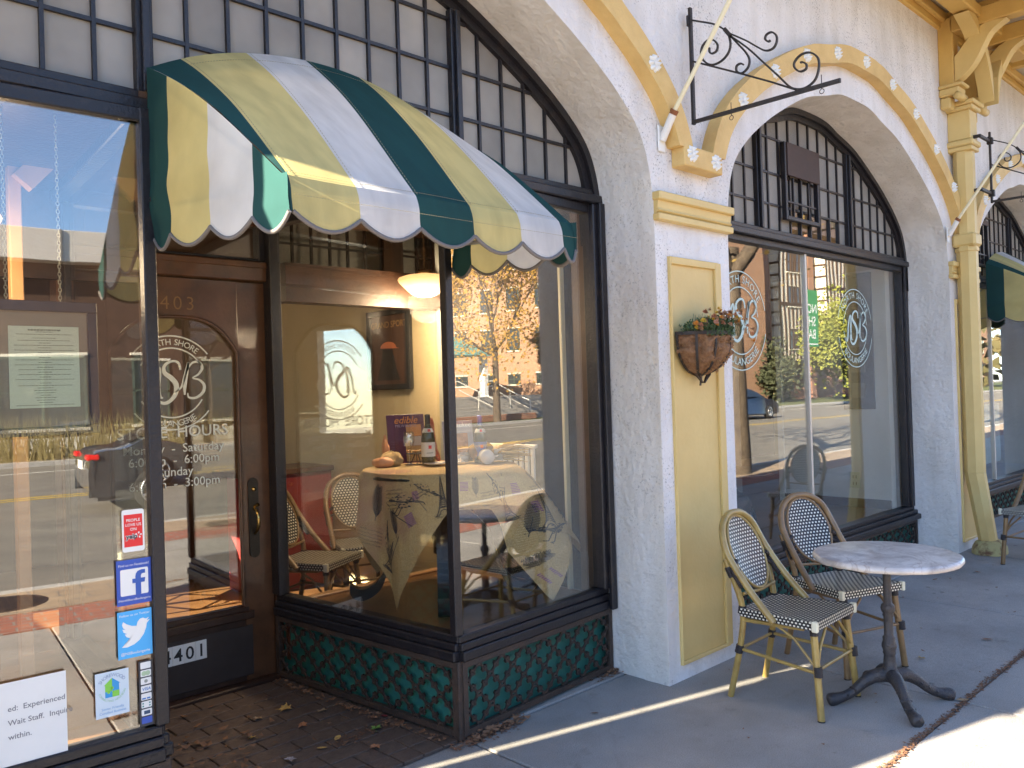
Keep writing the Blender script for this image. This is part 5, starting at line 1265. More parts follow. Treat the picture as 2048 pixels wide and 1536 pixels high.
# payment card strip
o, pl, tx, sh = card('window_sticker', 'narrow dark strip of payment card logos beside the puzzle house sticker', 'sticker', 1.030, 1.076, .485, .708, mat('dark_card', (.03, .035, .045), .5), group=G_)
for k in range(8):
    z = .196-.0268*k; m_ = [M['paper'], M['paper'], M['paper'], M['paper'], M['paper'], M['paper'], M['paper'], M['blue']][k]
    sh([rrect(.006, .040, z, z+.0225, .003)], m_, dd=-.0042, nm_='card_logo')
    if k == 1: sh([circ(.017, z+.011, .0085), circ(.029, z+.011, .0085)], mat('sage_print', (.42, .55, .35), .6), dd=-.0046)
    if k == 2: sh([circ(.023, z+.011, .006)], M['grey_ink'], dd=-.0046)
    if k == 3: tx('VISA', .023, z+.006, .0145, mat('visa_blue', (.03, .16, .45), .5), dd=-.0046, align='CENTER', shear=.25, offset=.02)
    if k == 4: sh([rect(.009, .021, z+.003, z+.008), rect(.024, .036, z+.003, z+.008)], mat('visa_blue', (.03, .16, .45), .5), dd=-.0046)
    if k == 5: sh([rect(.009, .014, z+.004, z+.009), rect(.009, .014, z+.013, z+.018), rect(.031, .036, z+.004, z+.009), rect(.031, .036, z+.013, z+.018)], mat('teal_print', (.05, .25, .22), .5), dd=-.0046)
    if k == 6: sh([rect(.014, .034, z+.005, z+.017)], mat('navy_print', (.03, .07, .14), .5), dd=-.0046)
# paper notice
o, pl, tx, sh = card('paper_notice', 'white paper staff notice taped low on the left window', 'notice', .30, .808, .468, .735, M['paper'], group=None)
nt_ = mat('notice_grey', (.20, .20, .21), .7)
for i, t in enumerate(['ed:  Experienced', 'Wait Staff.  Inquire', 'within.']): tx(t, .342, .176-.044*i, .024, nt_, align='LEFT', offset=.008)
# framed menu hanging on chains
mf = thing('framed_menu', 'dark framed menu sheet hanging on two chains inside the left window', 'picture frame', (.80, 3.155, 1.50))
fx0, fx1, fz0, fz1 = .625, .985, 1.495, 1.955
dk = mat('navy_frame', (.02, .024, .04), .35)
for (a, b_, c_, d_) in ((fx0, fx1, fz1-.036, fz1), (fx0, fx1, fz0, fz0+.030), (fx0, fx0+.032, fz0+.030, fz1-.036), (fx1-.032, fx1, fz0+.030, fz1-.036)):
    MB().bevbox(a, b_, 3.14, 3.165, c_, d_, .003).build('frame_rail', dk, mf)
MB().box(fx0+.03, fx1-.03, 3.152, 3.16, fz0+.028, fz1-.034).build('mat_board', mat('taupe_mat', (.34, .27, .21), .8), mf)
MB().box(.708, .925, 3.1495, 3.1515, 1.59, 1.868).build('menu_sheet', mat('menu_paper', (.84, .86, .68), .7), mf)
b = MB(); random.seed(3); z = 1.858; ink = mat('menu_ink', (.30, .31, .24), .8)
for i in range(31):
    if i in (0,): w_ = .10; h_ = .0055
    elif i in (1, 3, 21, 23, 24, 25, 26, 27, 28): w_ = rnd(.03, .08) ; h_ = .0022
    elif i % 2: w_ = rnd(.03, .05); h_ = .0026
    else: w_ = rnd(.15, .19); h_ = .0022
    x = .8165-w_/2
    while x < .8165+w_/2:
        l = rnd(.004, .012); b.add([(x, 3.1488, z-h_), (min(x+l, .8165+w_/2), 3.1488, z-h_), (min(x+l, .8165+w_/2), 3.1488, z), (x, 3.1488, z)], [(0, 1, 2, 3)]); x += l+.0018
    z -= .0083 if i not in (2, 20) else .0125
b.build('menu_print', ink, mf)
MB().box(fx0+.03, fx1-.03, 3.144, 3.1455, fz0+.028, fz1-.034).build('pane', M['glass_small'], mf)
def chain(x, y, z0, z1, nm, parent, r=.006, m_=None):
    b = MB(); z = z0; k = 0
    while z < z1:
        pts = [((r*.75*cos(t)) if k % 2 else 0, 0 if k % 2 else r*.75*cos(t), r*1.35*sin(t)) for t in [2*pi*q/8 for q in range(8)]]
        b.tube([(x+p[0], y+p[1], z+p[2]) for p in pts], r*.22, 4, closed=True); z += r*2.1; k += 1
    return b.build(nm, m_ or M['brass'], parent)
for x in (.705, .87): chain(x, 3.153, 1.955, 2.60, 'chain', mf, .0065, mat('steel_chain', (.38, .36, .28), .35, .9))
# ================================================================== DRAPED TABLE in the bay
random.seed(11)
TX, TY, TZ, TR = 3.00, 3.74, 1.165, .44
dt = thing('display_table', 'black pedestal table with scrolled legs inside the bay window', 'table', (TX, TY, .42))
blk = mat('black_lacquer', (.02, .022, .022), .3)
MB().lathe([(0, .735), (TR-.01, .735), (TR-.005, .715), (0, .705)], n=32).build('table_top', blk, dt, world=False)
MB().lathe([(0, .705), (.05, .70), (.045, .5), (.06, .38), (.055, .26), (.0, .24)], n=16).build('pedestal', blk, dt, world=False)
for a in (231, 318, 52, 142):
    a = radians(a); P = cr([(.03, .50), (.15, .47), (.26, .36), (.31, .22), (.36, .10), (.45, .045), (.51, .06), (.53, .09)], 4)
    m = MB(); hw = .032
    up = [(r, z+.035) for r, z in P]; dn = [(r, z-.03) for r, z in P]; poly = up+dn[::-1]
    n_ = len(poly); vs = [(r*cos(a)-s*hw*sin(a), r*sin(a)+s*hw*cos(a), max(z, .0)) for s in (-1, 1) for r, z in poly]; k_ = len(P)
    fs = [(i, i+1, 2*k_-2-i, 2*k_-1-i) for i in range(k_-1)]+[tuple(n_+q for q in (2*k_-1-i, 2*k_-2-i, i+1, i)) for i in range(k_-1)]+[(i, (i+1) % n_, n_+(i+1) % n_, n_+i) for i in range(n_)]
    m.add(vs, fs).build('scroll_leg', blk, dt, world=False)
TIPS = [radians(192), radians(-70), radians(-40), radians(100)]
def drop(a):
    d = .19
    for t, dep, wd_ in zip(TIPS, (.56, .55, .36, .5), (46, 30, 34, 50)):
        q = (a-t+pi) % (2*pi)-pi; d = max(d, .18+dep*max(0, 1-abs(q)/radians(wd_))**1.15)
    return d
def cloth(a, s, d=0):
    """s 0..1 on the top, 1..2 hanging"""
    if s <= 1: r = TR*s; return Vector((TX+(r)*cos(a), TY+r*sin(a), TZ+.006+.003*fbm((r*cos(a)*6, r*sin(a)*6, 0))+d))
    t = s-1; dd = drop(a)*t
    fold = sin(a*7+.6)+.5*sin(a*11+2)
    q = (a-radians(-50)+pi) % (2*pi)-pi; fl_ = max(0, 1-(q/radians(34))**2); q2 = (a-radians(192)+pi) % (2*pi)-pi; pin = max(0, 1-(q2/radians(60))**2)
    r = TR+.012-.03*pin+.27*fl_*min(1, dd*2.2)+.028*min(1, t*6)+((.05-.10*pin)*dd+.03*fold*min(1, dd*3.2))+.012*fbm((a*3, dd*6, 1))+d
    return Vector((TX+r*cos(a), TY+r*sin(a), max(TZ+.004-dd*(.985), .428)))
burlap = bpy.data.materials.new('burlap'); burlap.use_nodes = True
n = burlap.node_tree.nodes; L = burlap.node_tree.links; b = n['Principled BSDF']; b.inputs['Roughness'].default_value = .95
tc = n.new('ShaderNodeTexCoord')
def nzr(sc, p0, p1, c0, c1, det=5, off=0):
    mp = n.new('ShaderNodeMapping'); mp.inputs['Location'].default_value = (off, off*.5, 0); L.new(tc.outputs['Object'], mp.inputs[0])
    t = n.new('ShaderNodeTexNoise'); t.inputs['Scale'].default_value = sc; t.inputs['Detail'].default_value = det; L.new(mp.outputs[0], t.inputs['Vector'])
    r = n.new('ShaderNodeValToRGB'); r.color_ramp.elements[0].position = p0; r.color_ramp.elements[1].position = p1; r.color_ramp.elements[0].color = (*c0, 1); r.color_ramp.elements[1].color = (*c1, 1); L.new(t.outputs['Fac'], r.inputs[0]); return r.outputs[0]
base = nzr(160, .35, .65, (.42, .29, .135), (.58, .42, .205), 3)
st = nzr(3.2, .52, .66, (0, 0, 0), (1, 1, 1), 8, 4); mx = n.new('ShaderNodeMix'); mx.data_type = 'RGBA'; L.new(st, mx.inputs['Factor']); L.new(base, mx.inputs['A']); mx.inputs['B'].default_value = (.34, .15, .14, 1)
sc_ = n.new('ShaderNodeMath'); sc_.operation = 'MULTIPLY'; sc_.inputs[1].default_value = .55; L.new(st, sc_.inputs[0]); L.new(sc_.outputs[0], mx.inputs['Factor'])
L.new(mx.outputs['Result'], b.inputs['Base Color'])
tcl = thing('burlap_tablecloth', 'printed burlap tablecloth with hanging corners over the window table', 'tablecloth', (TX, TY, 1.17))
m = MB(); m.grid(lambda u, v: cloth(2*pi*u, v*.999 if v < .5 else 0, 0) if False else cloth(2*pi*u, 2*v), 150, 40)
cl = m.build('cloth', burlap, tcl); 
m = MB()
for k in range(700):
    a = 2*pi*k/700; P = cloth(a, 2.0, .001); m.add([P, P+Vector((.0015, .0015, 0)), P+Vector((rnd(-.004, .004), rnd(-.004, .004), -rnd(.006, .016)))], [(0, 1, 2)])
m.build('frayed_hem', mat('hem_thread', (.50, .36, .18), .9), tcl, kind='stuff')
pk = mat('print_ink', (.045, .05, .06), .9); pu = mat('purple_stamp', (.26, .10, .24), .9)
def on_cloth(name, strokes, a0, z0, sc, m_, rot=0, wd=.002):
    """ink strokes mapped to the hanging cloth: x along the rim, y up; a0 angle, z0 height"""
    b = MB(); c_, s_ = cos(rot), sin(rot)
    def pt(x, y):
        X, Y = (x*c_-y*s_)*sc, (x*s_+y*c_)*sc; a = a0+X/(TR+.05); dd = TZ-(z0+Y); t = dd/max(drop(a), .05)
        if t < .02 or t > .98: return None
        return cloth(a, 1+t, .0025)
    for poly, w_ in strokes:
        for (p, q) in zip(poly, poly[1:]):
            dx, dy = q[0]-p[0], q[1]-p[1]; l = math.hypot(dx, dy) or 1; nx, ny = -dy/l*w_/2, dx/l*w_/2
            P = [pt(p[0]+nx, p[1]+ny), pt(p[0]-nx, p[1]-ny), pt(q[0]-nx, q[1]-ny), pt(q[0]+nx, q[1]+ny)]
            if all(x is not None for x in P): b.add(P, [(0, 1, 2, 3)])
    if b.v: b.build(name, m_, tcl, fix=False)
def feather():
    out = [([(0, -1), (.02, 0), (0, 1)], .04)]
    for k in range(26):
        y = -.75+1.7*k/26; w_ = .38*sqrt(max(0, 1-((y-.1)/.95)**2)); 
        for s in (-1, 1): out.append(([(0, y), (s*w_*.6, y+.16), (s*w_*rnd(.85, 1.1), y+.22)], .034))
    return out
def bird_s():
    out = [([(-1, -.6), (-.6, -.35), (-.2, -.1), (.2, .2), (.6, .55), (.95, .7)], .07), ([(.95, .7), (1.1, .66)], .05), ([(-.2, -.3), (-.25, -.9), (-.45, -1)], .05), ([(.0, -.25), (.0, -.85), (-.15, -.95)], .05), ([(-1.2, -.9), (0, -.95), (1.1, -.75)], .05)]
    for k in range(70):
        t = rnd(0, 1); x = -.9+1.7*t; y = -.5+1.1*t; w_ = .36*sin(pi*min(1, t*1.05)); d = rnd(-1, 1)*w_; x += -d*.6; y += d*.8
        out.append(([(x, y), (x-.10, y-.06)], .045))
    return out
def eiffel():
    out = []
    for s in (-1, 1): out.append(([(s*.42, -1), (s*.22, -.55), (s*.12, 0), (s*.04, .8), (0, 1.1)], .05))
    for k in range(16):
        y = -.55+1.5*k/16; w_ = .22*(1-(y+.55)/1.7)**1.3+.02
        out.append(([(-w_, y), (w_, y+.09)], .028)); out.append(([(w_, y), (-w_, y+.09)], .028))
    out += [([(-.28, -.55), (.28, -.55)], .05), ([(-.16, -.1), (.16, -.1)], .04), ([(-.28, -.95), (-.15, -.72), (0, -.66), (.15, -.72), (.28, -.95)], .045)]
    for k in range(40): out.append(([(rnd(-.6, .6), -1+rnd(-.1, .12)), (rnd(-.6, .6), -1+rnd(-.1, .12))], .02))
    return out
def script_s(n_=5):
    out = []
    for r in range(n_):
        x = -.9
        while x < .9: out.append(([(x, -r*.28), (x+.06, -r*.28+rnd(.05, .16)), (x+.1, -r*.28)], .022)); x += rnd(.1, .16)
    return out
on_cloth('bird_print', bird_s(), radians(222), 1.08, .075, pk, -1.0)
on_cloth('tower_print', eiffel(), radians(240), 1.06, .085, pk, 0)
on_cloth('feather_print', feather(), radians(253), 1.09, .05, pk, 0)
on_cloth('feather_print', feather(), radians(196), .90, .075, pk, .15)
on_cloth('tower_print', eiffel(), radians(188), .72, .09, pk, -.5)
on_cloth('script_print', script_s(), radians(172), .85, .07, pk, -.3)
on_cloth('bird_print', bird_s(), radians(268), 1.08, .075, pk, 1.4)
on_cloth('tower_print', eiffel(), radians(276), .97, .08, pk, .3)
on_cloth('feather_print', feather(), radians(288), .88, .09, pk, -.35)
on_cloth('feather_print', feather(), radians(283), .66, .08, pk, -1.0)
on_cloth('bird_print', bird_s(), radians(299), .82, .09, pk, -.6)
on_cloth('feather_print', feather(), radians(309), 1.06, .07, pk, .4)
on_cloth('script_print', script_s(), radians(302), 1.05, .06, pk, 0)
for a, z, s, r in ((210, .93, .03, .5), (246, 1.10, .022, 0), (214, 1.06, .02, .2), (284, 1.06, .026, 0), (290, .58, .03, .6), (294, .95, .026, 0)):
    on_cloth('stamp_print', [([(-1, k*.33), (1, k*.33)], .2) for k in range(-3, 4)], radians(a), z, s, pu, r)
on_cloth('bird_print', bird_s(), radians(206), 1.02, .10, pk, -.6)
on_cloth('tower_print', eiffel(), radians(232), 1.05, .10, pk, .1)
on_cloth('bird_print', bird_s(), radians(186), .80, .09, pk, .9)
on_cloth('feather_print', feather(), radians(178), 1.0, .10, pk, -.3)
on_cloth('script_print', script_s(6), radians(196), 1.08, .07, pk, .1)
on_cloth('script_print', script_s(6), radians(262), 1.06, .06, pk, .1)
on_cloth('tower_print', eiffel(), radians(300), .92, .11, pk, -.3)
on_cloth('bird_print', bird_s(), radians(322), 1.0, .09, pk, .5)
# PARIS running down the right side
b = MB(); v, f = text_geo('PARIS', .075, align='CENTER')
vv = []
for x, y in v:
    a = radians(318)-y/(TR+.06)*1.0; zz = .90-x*.9; dd = TZ-zz; t = min(.97, max(.03, dd/drop(a))); vv.append(cloth(a, 1+t, .003))
b.add(vv, f); b.build('paris_print', pk, tcl, fix=False)
# ------------------------------------------------ things on the table
ZT2 = 1.176
def bottle(x, y, label, lab, cap, z=ZT2, s=1.0):
    T = thing('wine_bottle', label, 'bottle', (x, y, z), rnd(0, .3))
    MB().lathe([(0, .0), (.038*s, .0), (.041*s, .01), (.041*s, .15*s), (.034*s, .185*s), (.018*s, .225*s), (.0145*s, .24*s), (.0145*s, .285*s), (0, .285*s)], n=24).build('bottle_glass', mat('green_bottle', (.012, .028, .010), .08, spec=.8), T, world=False)
    MB().lathe([(.0418*s, .045*s), (.0418*s, .13*s)], n=16, a0=pi*.75, a1=pi*1.95).build('label', lab, T, world=False)
    MB().lathe([(.0345*s, .188*s), (.024*s, .212*s)], n=16, a0=pi*.75, a1=pi*1.95).build('neck_label', M['paper'], T, world=False)
    MB().lathe([(.016*s, .225*s), (.0165*s, .288*s), (.015*s, .294*s), (0, .295*s)], n=16).build('foil_cap', cap, T, world=False)
    a = pi*1.32; R_ = .0425*s
    b = MB().lathe([(R_, .092*s), (R_, .112*s)], n=4, a0=a-.22, a1=a+.22); b.build('red_seal', M['red'], T, world=False)
    b = MB().lathe([(.0425*s, .065*s), (.0425*s, .070*s)], n=4, a0=a-.5, a1=a+.5); b.build('label_print', M['grey_ink'], T, world=False)
    b = MB().lathe([(.0332*s, .192*s), (.0262*s, .208*s)], n=4, a0=a-.3, a1=a+.3); b.build('red_seal', M['red'], T, world=False)
    return T
bottle(3.05, 3.91, 'dark champagne bottle with a white label and red seal', M['paper'], mat('dark_foil', (.03, .03, .035), .3, .5))
bottle(3.26, 3.68, 'champagne bottle with blue neck foil beside the white mug', M['blue'], mat('blue_foil', (.05, .12, .45), .3, .4), s=.95)
rf_ = thing('raffia_garland', 'reddish braided paper raffia hanging down the champagne bottle neck', 'garland', (3.09, 3.93, ZT2))
for k in range(6):
    m = MB(); o_ = rnd(-.01, .01); m.tube([(cos(t*9+k)*.008+o_+.02*t+.03*t*t, sin(t*9+k)*.008, .27-.26*t) for t in [q/14 for q in range(15)]], .0045, 5); m.build('raffia_strand', mat('raffia_red', (.60, .16, .12), .7, noise_amt=.3, nscale=60), rf_, world=False)
gl = thing('wine_glass', 'empty wine glass in front of the food magazine', 'glass', (2.965, 3.985, ZT2))
MB().lathe([(0, .002), (.034, .002), (.034, .004), (.005, .008), (.0035, .02), (.0035, .085), (.01, .095), (.028, .115), (.035, .145), (.033, .175), (.028, .195), (.027, .195), (.032, .175), (.034, .145), (.027, .116), (.0, .098)], n=24).build('stem_and_bowl', glass_mat('thin_crystal', .22), gl, world=False)
china = mat('white_china', (.78, .77, .74), .2)
def plate(x, y, r, label):
    T = tag(MB().lathe([(0, .004), (r*.6, .004), (r, .013), (r, .016), (r*.6, .008), (0, .007)], (x, y, ZT2), 28).build('plate', china), label, 'plate'); return T
plate(3.02, 3.80, .072, 'small white plate in front of the wine glass'); plate(3.13, 3.77, .066, 'white saucer under the cup of pastry')
cu = thing('cup', 'white china cup filled with an orange pastry', 'cup', (3.13, 3.77, ZT2+.01))
MB().lathe([(0, .0), (.022, .0), (.035, .02), (.038, .045), (.036, .045), (.033, .02), (0, .006)], n=24).build('bowl', china, cu, world=False)
crust = mat('golden_crust', (.55, .24, .06), .6, dark=(.30, .10, .025), nscale=12, bump=.5, bscale=60)
m = MB().lathe([(0, .030), (.03, .022), (.036, .0), (.0, -.02)], (0, 0, .045), 16); m.build('pastry', crust, cu, world=False)
for i, (x, y) in enumerate(((3.215, 3.78), (3.27, 3.80))):
    J = thing('jar', 'small glass jar of sugar cubes behind the bay post' if i == 0 else 'second glass jar right behind the bay post', 'jar', (x, y, ZT2))
    MB().lathe([(.03, .0), (.034, .01), (.034, .07), (.03, .075)], n=20).build('jar_glass', M['glass_small'], J, world=False)
    MB().lathe([(0, .003), (.028, .003), (.029, .04), (0, .044)], n=16).build('filling', china, J, world=False)
    MB().lathe([(0, .088), (.033, .085), (.035, .075), (0, .074)], n=20).build('lid', mat('cork_lid', (.50, .30, .16), .7), J, world=False)
mg = thing('mug', 'white mug lying on its side at the table edge', 'mug', (3.235, 3.60, ZT2+.04), radians(-35))
m = MB().lathe([(0, -.045), (.040, -.045), (.042, -.04), (.044, .045), (.038, .045), (.036, -.035), (0, -.037)], n=28); m.v = [(x, z_, y_) for x, y_, z_ in m.v]; m.build('mug_body', china, mg, world=False)
m = MB().tube([(.04+.024*sin(t), .0+.028*cos(t), 0) for t in [pi*q/10 for q in range(11)]], .005, 8); m.build('mug_handle', china, mg, world=False)
m = MB().bevbox(-.002, .002, -.025, .025, -.035, .035, .001); t_ = m.build('price_tag', M['paper']); t_.location = (3.33, 3.60, ZT2+.045); t_.rotation_euler = (0, .1, .9); tag(t_, 'blank white price tag propped by the mug', 'tag')
# magazines
def magazine(x, y, z, rz, tilt, w_, h_, m_, label):
    T = thing('magazine', label, 'magazine', (x, y, z), rz); R_ = Matrix.Rotation(-tilt, 4, 'X')
    MB().bevbox(-w_/2, w_/2, 0, .006, 0, h_, .001, m=R_).build('cover', m_, T, world=False)
    def put(s, px, pz, size, mm, **k): b = MB(); put_text(b, s, R_ @ Vector((px, -.0012, pz)), (1, 0, 0), R_.to_3x3() @ Vector((0, 0, 1)), size, **k); b.build('cover_print', mm, T, world=False)
    def shape(poly, mm, d=-.0008): b = MB(); b.add([R_ @ Vector((px, d, pz)) for px, pz in poly], [list(range(len(poly)))]); b.build('cover_picture', mm, T, world=False)
    return put, shape
put, shape = magazine(3.03, 4.08, ZT2, radians(-22), radians(12), .235, .30, mat('plum_cover', (.11, .02, .045), .4, noise_amt=.2), 'plum coloured food magazine with orange title propped at the back of the table')
put('edible', -.0, .245, .062, mat('orange_title', (.80, .30, .04), .5), shear=.3, align='CENTER', offset=.004); put('MILWAUKEE', .0, .222, .024, mat('lilac_title', (.42, .34, .42), .5), align='CENTER')
shape(rect(.0, .095, .165, .235), mat('cheese_orange', (.72, .36, .12), .5, noise_amt=.2)); shape(rect(-.02, .10, .105, .162), mat('cheese_white', (.55, .56, .58), .5)); shape(rect(-.01, .105, .01, .103), mat('cheese_tan', (.50, .34, .15), .6, noise_amt=.2))
for k in range(5): put('- - - - -', -.10, .13-.016*k, .012, mat('lilac_title', (.42, .34, .42), .5), align='LEFT')
put, shape = magazine(3.30, 3.92, ZT2, radians(-30), radians(14), .19, .25, mat('pale_cover', (.40, .42, .50), .4, noise_amt=.2), 'pale city magazine standing beside the blue foil bottle')
put('Milwaukee', 0, .21, .040, M['white'], align='CENTER', offset=.006); shape(rect(-.06, .06, .05, .17), mat('orange_photo', (.52, .24, .10), .5, noise_amt=.5, nscale=40))
# bread, basket, wheat
def blob(name, label, cat, x, y, z, sx, sy, sz, m_, rz=0, seed=0, am=.12):
    m = MB(); m.grid(lambda u, v: tuple(Vector((cos(2*pi*u)*sin(pi*v)*sx, sin(2*pi*u)*sin(pi*v)*sy, cos(pi*v)*sz+sz))*(1+am*fbm((cos(2*pi*u)*1.5, sin(2*pi*u)*1.5, v*3), 1, seed))), 24, 14)
    o = m.build(name, m_); o.location = (x, y, z); o.rotation_euler = (0, 0, rz); return tag(o, label, cat)
blob('bread_loaf', 'pale oval bread loaf at the left edge of the draped table', 'bread', 2.80, 4.02, ZT2-.01, .065, .04, .032, mat('pale_crust', (.66, .33, .17), .6, bump=.2), 2.3, 2)
blob('flour_sack', 'crumpled burlap sack beside the pale loaf', 'sack', 2.88, 4.04, ZT2-.01, .075, .06, .042, burlap, .2, 5, .3)
blob('bread_loaf', 'knobbly standing bread next to the plum magazine', 'bread', 2.90, 4.13, ZT2, .022, .022, .075, mat('pale_crust', (.66, .33, .17), .6, bump=.2), .4, 9, .4)
blob('bread_loaf', 'dark brown round country loaf by the wheat sheaf', 'bread', 3.30, 3.72, ZT2, .10, .075, .06, mat('dark_crust', (.18, .09, .035), .8, noise_amt=.4, nscale=30, bump=.5), .5, 4)
ps = thing('pastry_stand', 'dark metal stand with a plate of small pastries', 'cake stand', (3.03, 4.0, ZT2))
MB().lathe([(0, .06), (.06, .06), (.06, .064), (0, .064)], n=20).tube([(.03, 0, 0), (.01, 0, .06)], .003, 5).tube([(-.03, .02, 0), (-.01, 0, .06)], .003, 5).tube([(-.02, -.03, 0), (-.0, 0, .06)], .003, 5).build('tray', M['iron'], ps, world=False)
for k in range(16):
    m = MB().lathe([(0, -.006), (.008, -.003), (.008, .004), (0, .008)], (rnd(-.045, .045), rnd(-.03, .03), .072+rnd(0, .008)), 7); m.build('pastry', mat('pastry_%d' % (k % 3), [(.62, .34, .12), (.50, .16, .05), (.70, .55, .30)][k % 3], .6), ps, world=False)
ws = thing('wheat_sheaf', 'dried wheat sheaf fanning out over the right side of the table', 'wheat sheaf', (3.28, 3.66, ZT2))
m = MB()
for k in range(320):
    a = radians(-28)+random.gauss(0, .34); e = rnd(.05, .5); l = rnd(.16, .30); d = Vector((cos(a)*cos(e), sin(a)*cos(e), sin(e))); P = Vector((rnd(-.02, .02), rnd(-.02, .02), rnd(0, .05))); Q = P+d*l+Vector((0, 0, -.05*(l/.3)**2)); Md = P+d*l*.5
    w_ = rnd(.0012, .003); q = d.cross(Vector((0, 0, 1))).normalized()*w_; m.add([P-q, P+q, Md+q, Md-q, Q], [(0, 1, 2, 3), (3, 2, 4)])
    if k % 4 == 0: m.tube([Md, Q], [.0045, .001], 4)
m.build('wheat_stalks', mat('straw', (.62, .44, .16), .8, dark=(.45, .30, .09), nscale=50), ws, world=False, kind='stuff')
# white balustrade behind the table, framed poster, pendant lamps
ba = thing('white_railing', 'white baluster railing behind the draped table', 'railing', (3.59, 3.8, .42))
for k in range(10): MB().bevbox(3.585, 3.60, 3.56+.05*k, 3.592+.05*k, .86, 1.24, .003).build('baluster', M['white'], ba)
for z in (.84, 1.24): MB().bevbox(3.58, 3.605, 3.54, 4.07, z, z+.022, .004).build('hand_rail', M['white'], ba)
po = thing('framed_poster', 'black framed art deco sport poster on the cream wall inside', 'poster', (3.60, 5.3, 1.6))
def fp(y0, y1, z0, z1, x=3.6, d=.02):
    return MB().bevbox(x-d, x, y0, y1, z0, z1, .002)
PY0, PY1, PZ0, PZ1 = 4.78, 5.32, 1.63, 2.22
for s in ((PY0, PY1, PZ1-.04, PZ1), (PY0, PY1, PZ0, PZ0+.04), (PY0, PY0+.05, PZ0+.04, PZ1-.04), (PY1-.05, PY1, PZ0+.04, PZ1-.04)): fp(*s, 3.618, .03).build('frame_rail', M['ink'], po)
fp(PY0+.05, PY1-.05, PZ0+.04, PZ1-.04, 3.616, .012).build('poster_sheet', mat('poster_brown', (.10, .05, .03), .6, dark=(.05, .025, .02), nscale=3), po)
b = MB(); put_text(b, 'GRAND SPORT', (3.602, (PY0+PY1)/2, 2.09), (0, -1, 0), UZ, .066, align='CENTER', offset=.008); b.build('poster_lettering', mat('poster_gold', (.34, .20, .08), .6), po)
b = MB(); b.add([(3.602, 5.06+.10*cos(t), 1.94+.045*sin(t)) for t in [pi*k/8 for k in range(9)]]+[(3.602, 4.92, 1.93)], [list(range(10))]); b.build('poster_cap', mat('poster_red', (.42, .13, .06), .6), po)
b = MB(); b.add([(3.6018, 5.06+x, z) for x, z in ((-.14, 1.70), (-.1, 1.78), (-.05, 1.93), (.07, 1.93), (.09, 1.85), (.15, 1.70))], [list(range(6))]); b.build('poster_bust', M['ink'], po)
warm = bpy.data.materials.new('lamp_glow'); warm.use_nodes = True; pb_ = warm.node_tree.nodes['Principled BSDF']; pb_.inputs['Base Color'].default_value = (.9, .75, .5, 1); pb_.inputs['Emission Color'].default_value = (1, .50, .19, 1); pb_.inputs['Emission Strength'].default_value = .23; pb_.inputs['Roughness'].default_value = .3
def pendant(x, y, z, top, label):
    T = thing('pendant_lamp', label, 'pendant lamp', (x, y, z), 0, 'lit pendant lamps inside the cafe')
    MB().lathe([(0, -.075), (.05, -.07), (.085, -.055), (.115, -.03), (.165, .02), (.172, .035), (.165, .048), (.13, .06), (.06, .066), (.05, .075)], n=32).build('glass_globe', warm, T, world=False)
    MB().lathe([(.052, .072), (.055, .085), (.045, .10), (.0, .10)], n=20).build('fitter', M['brass'], T, world=False)
    o = chain(0, 0, .10, top-z, 'chain', None, .008, mat('bronze_chain', (.22, .13, .05), .35, .8)); o.parent = T
    l = bpy.data.lights.new('lamp_bulb', 'POINT'); l.energy = 11 if 'draped' in label else (9 if 'middle' in label else (5 if 'left edge' in label else 2.2)); l.color = (1, .74, .48); l.shadow_soft_size = .12; lo = bpy.data.objects.new('lamp_bulb', l); C.objects.link(lo); lo.parent = T; lo.location = (0, 0, -.12)
    return T
pendant(3.29, 4.20, 2.285, 2.64, 'lit cream globe pendant lamp hanging over the draped table')
pendant(.66, 3.75, 2.30, 2.64, 'lit pendant lamp cut off by the left edge of the photo')
pendant(2.0, 6.6, 2.6, 4.2, 'lit pendant lamp deep inside, behind the entrance door')
pendant(6.9, 6.2, 2.55, 4.2, 'added pendant lamp that brightens the display behind the middle arched window')  # lamp added to brighten the pale partition and display
# inside behind the middle window: black display chair, bag, basket
bg_ = thing('black_bag', 'black handbag slumped on the display platform of the middle window', 'bag', (5.95, 3.75, .38))
m = MB(); m.grid(lambda u, v: tuple(Vector((cos(2*pi*u)*sin(pi*v)*.30, sin(2*pi*u)*sin(pi*v)*.16, (cos(pi*v)+1)*.17))*(1+.25*fbm((cos(2*pi*u), sin(2*pi*u), v*2), 2, 3))), 24, 14); m.build('bag_body', mat('black_leather', (.015, .016, .02), .4, bump=.3), bg_, world=False)
m = MB().tube([(-.16+.02*k, 0, .26+.24*sin(pi*k/16)) for k in range(17)], .011, 8); m.build('bag_handle', MATS['black_leather'], bg_, world=False)
wb_ = thing('wicker_basket', 'brown wicker basket with a tall handle and dried gourds', 'basket', (5.35, 3.42, .38))
for k in range(9): MB().tube([(.20*(1-.02*k*0)*cos(t), .14*sin(t), .02+.016*k) for t in [2*pi*q/24 for q in range(24)]], .009, 6, closed=True).build('wicker_round', mat('wicker', (.10, .055, .03), .7), wb_, world=False)
for s in (-.02, .02): MB().tube([(-.19+.38*k/16, s, .14+.28*sin(pi*k/16)) for k in range(17)], .006, 6).build('handle_cane', MATS['wicker'], wb_, world=False)
for (x, y, r) in ((-.09, 0, .08), (.07, .02, .095)):
    m = MB(); m.grid(lambda u, v: (x+cos(2*pi*u)*sin(pi*v)*r*(1-.12*abs(sin(u*pi*8))), y+sin(2*pi*u)*sin(pi*v)*r*(1-.12*abs(sin(u*pi*8))), .17+cos(pi*v)*r*.75), 48, 12); m.build('gourd', mat('gourd', (.36, .20, .11), .6, noise_amt=.3, nscale=9), wb_, world=False)
